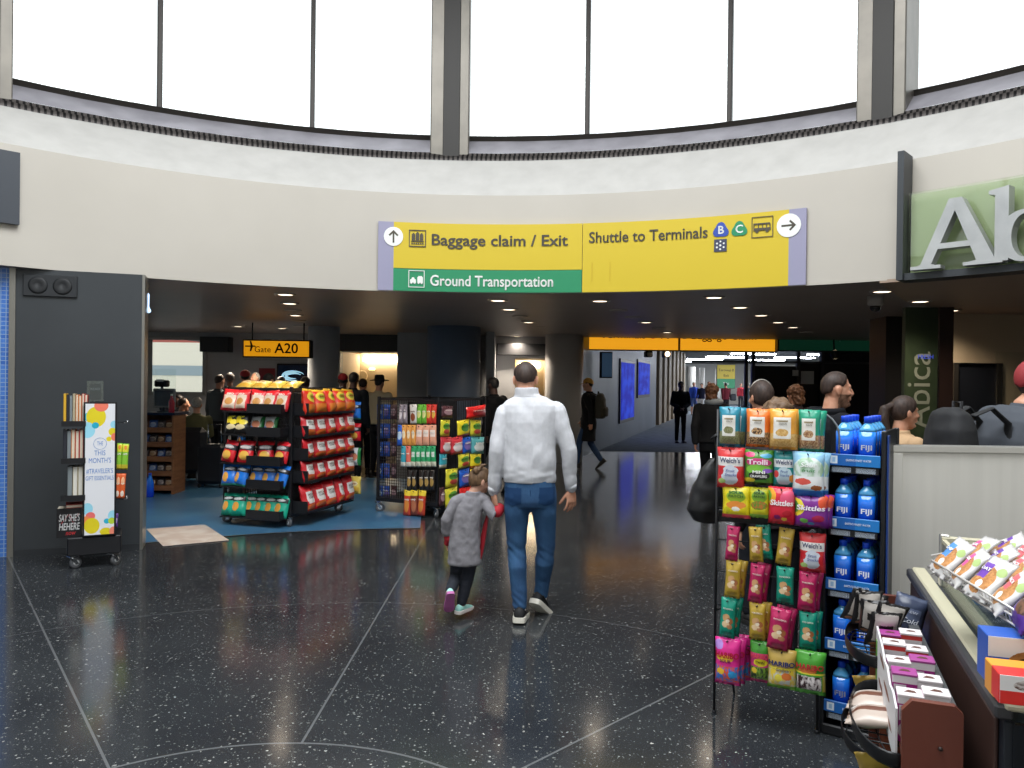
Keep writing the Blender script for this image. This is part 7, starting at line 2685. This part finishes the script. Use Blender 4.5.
kind('k_dark', .14, .15, .05, '#4c2a86', [('ne', .55, .5, .36, .3, ('#3a2420', '#6e4a38', 10)), ('r', .5, .95, .5, .08, '#5a3696')], [T('BROWNIE', -.1, .55, .12, .6, '#e8dcf0', .02)], name='cookie_pack')
seq = ['k_blue', 'k_pink', 'k_purple', 'k_rose', 'k_dark']
nm = ['blue', 'pink', 'purple', 'rose', 'dark violet']
for row in range(4):
    n = 5 if row == 0 else 6
    for i in range(n):
        x = .05 + (KL - .02) * (i + (.0 if row == 0 else -.2)) / 5
        key = seq[i] if row == 0 else seq[(i + row) % 4]
        j = i if row == 0 else (i + row) % 4
        p = MK @ Vector((x, .03 + .085 * row, .066 + .014 * row))
        put(key, p, kz_ + random.Random(row * 7 + i).uniform(-.2, .2), '%s labelled cookie pack in the wire basket, %s row, %s from its far end' % (nm[j], ('front', 'second', 'third', 'rear')[row], ORD[i]), 'cookie pack', 'wrapped cookies in the wire basket', tip=-.7 - .1 * (row > 0), roll=random.Random(i * 5 + row).uniform(-.15, .2))
for key in seq:
    src = KIND[key][0]
    for ch in list(src.children):
        bpy.data.objects.remove(ch)
    bpy.data.objects.remove(src)

# cookie cartons at the near corner
def carton(label, px, py, Y, w, h, d, m_front, rz, cat='box', txt=None, tip=0):
    p = atY(px, py, Y)
    t = thing('cookie_carton', label, cat, p)
    t.rotation_euler = (Matrix.Rotation(rz, 3, 'Z') @ Matrix.Rotation(tip, 3, 'X')).to_euler()
    MB().b2((-w / 2, 0, 0), (w / 2, d, h), bevel=.002).obj('box', m_front[0], t)
    MB().b2((-w / 2 + .002, -.002, .002), (w / 2 - .002, .0, h - .002)).obj('front_print', m_front[1], t)
    if txt:
        o = text(txt[0], txt[1], mat('ink_' + txt[2].strip('#'), txt[2], .5), t, ext=.0008, bold=.01, fit=txt[3])
        o.location = (txt[4], -.0022, txt[5])
    return t


cw = mat('carton_white', '#dcdcde', .5)
YC = CL
carton('white and blue carton with a cookie picture, rearmost of the three cartons', 1027, 688, 1.95, .18, .125, .09, (mat('carton_blue', '#2456b0', .45), pack('ct_blue', '#e0e0e2', [('r', .5, .28, .5, .3, '#2a5cc0'), ('ne', .58, .42, .34, .34, ('#b07a44', '#8a5a30', 8)), ('ne', .45, .5, .07, .08, '#3a2418'), ('ne', .7, .42, .07, .08, '#3a2418')], .4)), -.3)
carton('orange and white carton, middle of the three cookie cartons', 1033, 702, 1.85, .17, .075, .07, (mat('carton_orange', '#e0962e', .45), pack('ct_orange', '#dfdcd8', [('r', .5, .25, .5, .26, '#e3a33a'), ('ne', .5, .5, .3, .3, ('#c9a066', '#e4d2b0', 8))], .4)), -.3, txt=('BITES', .02, '#7a4a12', .06, 0, .02))
carton('red and white carton, frontmost of the three cookie cartons', 1038, 708, 1.78, .16, .07, .06, (mat('carton_red', '#d02a26', .45), pack('ct_red', '#e0dddc', [('r', .5, .22, .5, .24, '#d82c26'), ('ne', .4, .68, .22, .2, ('#5a3a30', '#c9c0bc', 8))], .4)), -.3, txt=('CHOCOLATE', .014, '#f2eeee', .07, .01, .016))

# ------------------------------------------------------------------ brown side rack with chocolates
ZP = .80
pa, pb = atZ(891, 600, ZP), atZ(932, 702, ZP)
pu = (pb - pa).normalized()
pzr = math.atan2(pu.y, pu.x)
PLN = (pb - pa).length
sr = thing('side_rack', 'brown wooden side rack with curved black wire baskets beside the pastry case', 'display rack', (pa.x, pa.y, 0), pzr)
MP = Matrix.Translation(sr.location) @ Matrix.Rotation(pzr, 4, 'Z')
mahog = noisy('mahogany', '#5a2e24', '#6b382b', 3, stretch=(1, 1, .15), rough=.4)


def side(x, h):
    poly = [(-.075, 0), (.075, 0), (.075, h - .02), (.055, h), (-.05, h), (-.075, h - .03)]
    o = MB().prism(poly, -.012, .012, to=lambda a, b_, d: (x + d, a, b_)).obj('side_panel', mahog, sr)
    return o


o = side(PLN, ZP)
MB().lathe([(0, 0), (.006, 0), (.006, .004), (0, .004)], 12).obj('screw_cap', mat('screw_dark', '#2a1a14', .4), o).data.transform(Matrix.Translation((PLN + .012, .02, .68)) @ Matrix.Rotation(PI / 2, 4, 'Y'))
side(0.0, ZP + .02)
side(PLN * .42, ZP - .12)
MB().b2((0, .055, .1), (PLN, .07, ZP - .06)).obj('back_panel', dark, sr)
MB().b2((0, .04, ZP - .06), (PLN, .075, ZP - .035)).obj('grey_rail', mat('rail_grey', '#5c5e60', .4, .5), sr)
bandm = mat('band_black', '#1a1b1e', .35, .4)
for x0, x1, zz, bul in ((PLN * .46, PLN, .62, .12), (0.02, PLN * .46, .70, .11), (0.02, PLN * .46, .36, .12), (PLN * .46, PLN, .30, .12)):
    P = [(x0 + (x1 - x0) * (1 - math.cos(PI * i / 14)) / 2, -.07 - bul * math.sin(PI * i / 14) ** .8, zz) for i in range(15)]
    o = MB().limb(P, [(.0025, .022)] * 15, 8, side=(0, 1, 0), caps=False).obj('curved_band', bandm, sr)
    mb = MB()
    for i in range(1, 14):
        mb.tube([(P[i][0], .05, zz - .03), (P[i][0], P[i][1] + .002, zz - .02)], .0025, 5)
    for f in (.2, .45, .7, .92):
        mb.tube([(q[0], .05 + (q[1] - .05) * f, zz - .03 + .01 * f) for q in P[1:-1]], .0025, 5)
    mb.obj('basket_wires', bandm, sr)
# chocolate boxes on the wooden ledge
ledge = MB().b2((PLN * .3, -.075, ZP - .16), (PLN - .014, .055, ZP - .145)).obj('ledge', mahog, sr)
choc = pack('choc', '#a02a80', [('r', .5, .93, .5, .12, '#d8d3d4'), ('r', .3, .62, .25, .16, '#d8d0d6'), ('r', .3, .62, .18, .07, '#6a3a5a'), ('ne', .3, .25, .3, .16, '#d6ccd2')], .4)
choc_w = pack('choc_w', '#cfcacb', [('ne', .5, .45, .4, .16, ('#7a4434', '#dcd4d2', 6)), ('r', .5, .92, .5, .06, '#c23a34')], .4)
n = 0
for col in range(2):
    for i in range(5):
        x = PLN * .40 + (PLN * .58) * i / 4.4
        y = -.045 + .066 * col
        h = .135 + .012 * ((i + col) % 2)
        m = choc if not (i in (0, 1)) else choc_w
        t = thing('chocolate_box', '%s chocolate box, side rack, %s file, %s from far end' % ('white and red' if i < 2 else 'purple and white', ('outer', 'counter side')[col], ORD[i]), 'box', MP @ Vector((x, y, ZP - .144)), pzr + PI / 2 + random.Random(i + col * 9).uniform(-.05, .05), 'chocolate boxes on the side rack')
        MB().b2((-.034, -.030, 0), (.034, .030, h), bevel=.002).obj('box', m, t)
        MB().b2((-.035, -.031, h - .007), (.035, .031, h + .002), bevel=.002).obj('lid', mat('choc_lid', '#d9d2d3', .5) if (i + col) % 3 else mat('choc_lid_plum', '#9a3a86', .5), t)
        mb = MB()
        mb.prism([(-.016, -.008), (.016, -.008), (.012, .006), (-.004, .01)], 0, .001, to=lambda a, b_, d: (a, b_, h + .002 + d))
        mb.obj('cone_print', mat('choc_brown', '#5a3426', .5), t)
        o = text(('DARK', 'MILK')[col], .018, white if m is choc else mat('ink_choc', '#7a2038', .5), t, ext=.0008, fit=.034, bold=.01)
        o.location = (0, -.0305, h * .32)
# tall white carton in front, its face towards the aisle
t = thing('display_carton', 'long white wavy-edged display carton with chocolate pieces printed on its side', 'box', MP @ Vector((PLN * .40, -.088, ZP - .20)), pzr)
MB().prism([(0, 0), (PLN * .58, 0), (PLN * .58, .16), (PLN * .5, .175), (PLN * .42, .165), (PLN * .34, .19), (PLN * .26, .18), (PLN * .18, .2), (0, .21)], 0, .006).obj('box', pack('disp', '#d2d0d2', [('ne', .3, .3, .12, .05, '#6a3c2e'), ('ne', .6, .55, .14, .05, '#7a4a38'), ('ne', .35, .75, .12, .05, '#6a3c2e'), ('ne', .75, .25, .1, .04, '#7a4a38')], .5), t)
MB().b2((.02, -.002, .03), (.05, .0, .17)).obj('green_band', mat('carton_green', '#5c9a3a', .5), t)
# black and silver snack bags at the far end
kind('crisp_black', .11, .16, .05, '#1b191a', [('nr', .5, .6, .36, .34, '#c4beb8'), ('nr', .5, .62, .22, .1, '#2a2626'), ('ne', .5, .14, .4, .1, '#a5683c')], [T('CRISP', 0, .5, .1, .6, '#d8d4ce', .01)])
for i in range(7):
    p = MP @ Vector((.06 + .05 * i, -.12 + .03 * (i % 2) + .01 * i, ZP - .02 + .01 * (i % 3)))
    put('crisp_black', p, pzr - PI / 2 + random.Random(i).uniform(-.4, .4), 'black and silver snack bag piled on the side rack, %s from its far end' % ORD[i], 'snack bag', 'black snack bags on the side rack', tip=-.45, roll=random.Random(i + 3).uniform(-.35, .35))
kind('coffee', .12, .17, .06, '#343c52', [('nr', .5, .6, .3, .12, '#565f78'), ('r', .5, .94, .5, .03, '#4a5268')], [T('Cold', 0, -.1, .16, .5, '#cfd3dc', .01, .2), T('BREW', 0, .3, .08, .4, '#b8bece', .01)])
q = atY(908, 618, 2.95)
put('coffee', q, -.35, 'slate blue coffee pouch leaning between the side rack and the counter', 'coffee pouch', None, roll=.25, tip=-.2)
kind('gold_bag', .14, .2, .05, '#c2a24e', [('ne', .5, .5, .34, .24, ('#e2cf9a', '#9a7430', 8)), ('r', .5, .05, .5, .08, '#8f6f2a')], [T('CRUNCH', 0, .5, .1, .6, '#5a3a14', .02)])
kind('green_bag', .17, .22, .07, '#2f7a3a', [('ne', .5, .5, .34, .24, ('#d8c96a', '#4a8a3a', 8))], [T('CHIPS', 0, .5, .1, .6, '#f0ecd8', .02)])
kind('silver_bag', .15, .2, .05, '#b4a59a', [('nr', .5, .5, .1, .5, '#6a4434'), ('nr', .2, .5, .06, .5, '#e0dcd8')], [T('BARS', 0, .5, .1, .6, '#4a2a20', .02)])
for key, x, y, z, lab in (('gold_bag', .08, -.06, .44, 'gold snack bag in the lower far basket, inner one'), ('gold_bag', .26, -.07, .44, 'gold snack bag in the lower far basket, nearer the camera'), ('silver_bag', PLN * .62, -.09, .63, 'silver and brown snack bag lying in the near upper basket'), ('silver_bag', PLN * .75, -.10, .635, 'silver and brown snack bag at the near end of the upper basket'),
                          ('gold_bag', PLN * .55, -.08, .36, 'yellow gold snack bag in the lower near basket'), ('green_bag', PLN * .72, -.12, .36, 'green snack bag in the lower near basket, inner one'), ('green_bag', PLN * .9, -.11, .36, 'green snack bag in the lower near basket, beside the end panel')):
    flat = key == 'silver_bag'
    put(key, MP @ Vector((x, y, z)), pzr - PI / 2 if not flat else pzr, lab, 'snack bag', None, tip=-.5 if not flat else -1.4, roll=.2)
for key in ('crisp_black', 'coffee', 'gold_bag', 'green_bag', 'silver_bag'):
    src = KIND[key][0]
    for ch in list(src.children):
        bpy.data.objects.remove(ch)
    bpy.data.objects.remove(src)
# things on the counter inside the shop
q = atY(978, 425, 7.0)
t = thing('snack_crate', 'small crate of yellow and green snacks behind the counter', 'crate', (atY(978, 428, 6.4).x, 6.4, .95))
MB().b2((-.2, -.12, 0), (.2, .12, .1), bevel=.004).obj('crate', mat('crate_wood', '#6a5238', .6), t)
t2 = thing('shop_counter', 'dark shop counter behind the steel panel', 'counter', (atY(1000, 428, 6.3).x, 6.2, 0))
MB().b2((-.9, 0, .91), (2.2, .7, .95), bevel=.006).obj('worktop', mat('worktop_dark', '#2b2b2e', .3), t2)
MB().b2((-.85, .05, 0), (2.15, .65, .91)).obj('base', black, t2)
kind('small_snack', .12, .17, .05, '#c8b23e', [('ne', .5, .5, .3, .2, '#3f7a3a')], [T('snack', 0, .4, .1, .5, '#2a3a18', .01)])
for i in range(4):
    put('small_snack', (t.location.x - .13 + .085 * i, 6.4, 1.07), random.Random(i).uniform(-.3, .3), 'yellow and green snack bag in the small crate, %s along' % ORD[i], 'snack bag', 'snacks in the small crate')
src = KIND['small_snack'][0]
for ch in list(src.children):
    bpy.data.objects.remove(ch)
bpy.data.objects.remove(src)
tag(MB().b2((atY(1000, 400, 6.1).x, 6.15, .95), (atY(1003, 400, 6.1).x + .6, 6.165, 1.95)).obj('counter_screen', clear_glass), 'clear upright screen on the dark shop counter', 'screen')
q = atY(996, 387, 6.5)
t = thing('soap_bottle', 'clear blue bottle standing on the dark shop counter', 'bottle', (q.x, 6.4, .95))
MB().lathe([(.0, 0), (.05, 0), (.055, .03), (.055, .3), (.03, .36), (.02, .4), (0, .4)], 18).obj('body', bot_blue, t)
MB().lathe([(0, .4), (.03, .4), (.03, .44), (0, .44)], 14).obj('cap', cap_m, t)
# ------------------------------------------------------------------ done
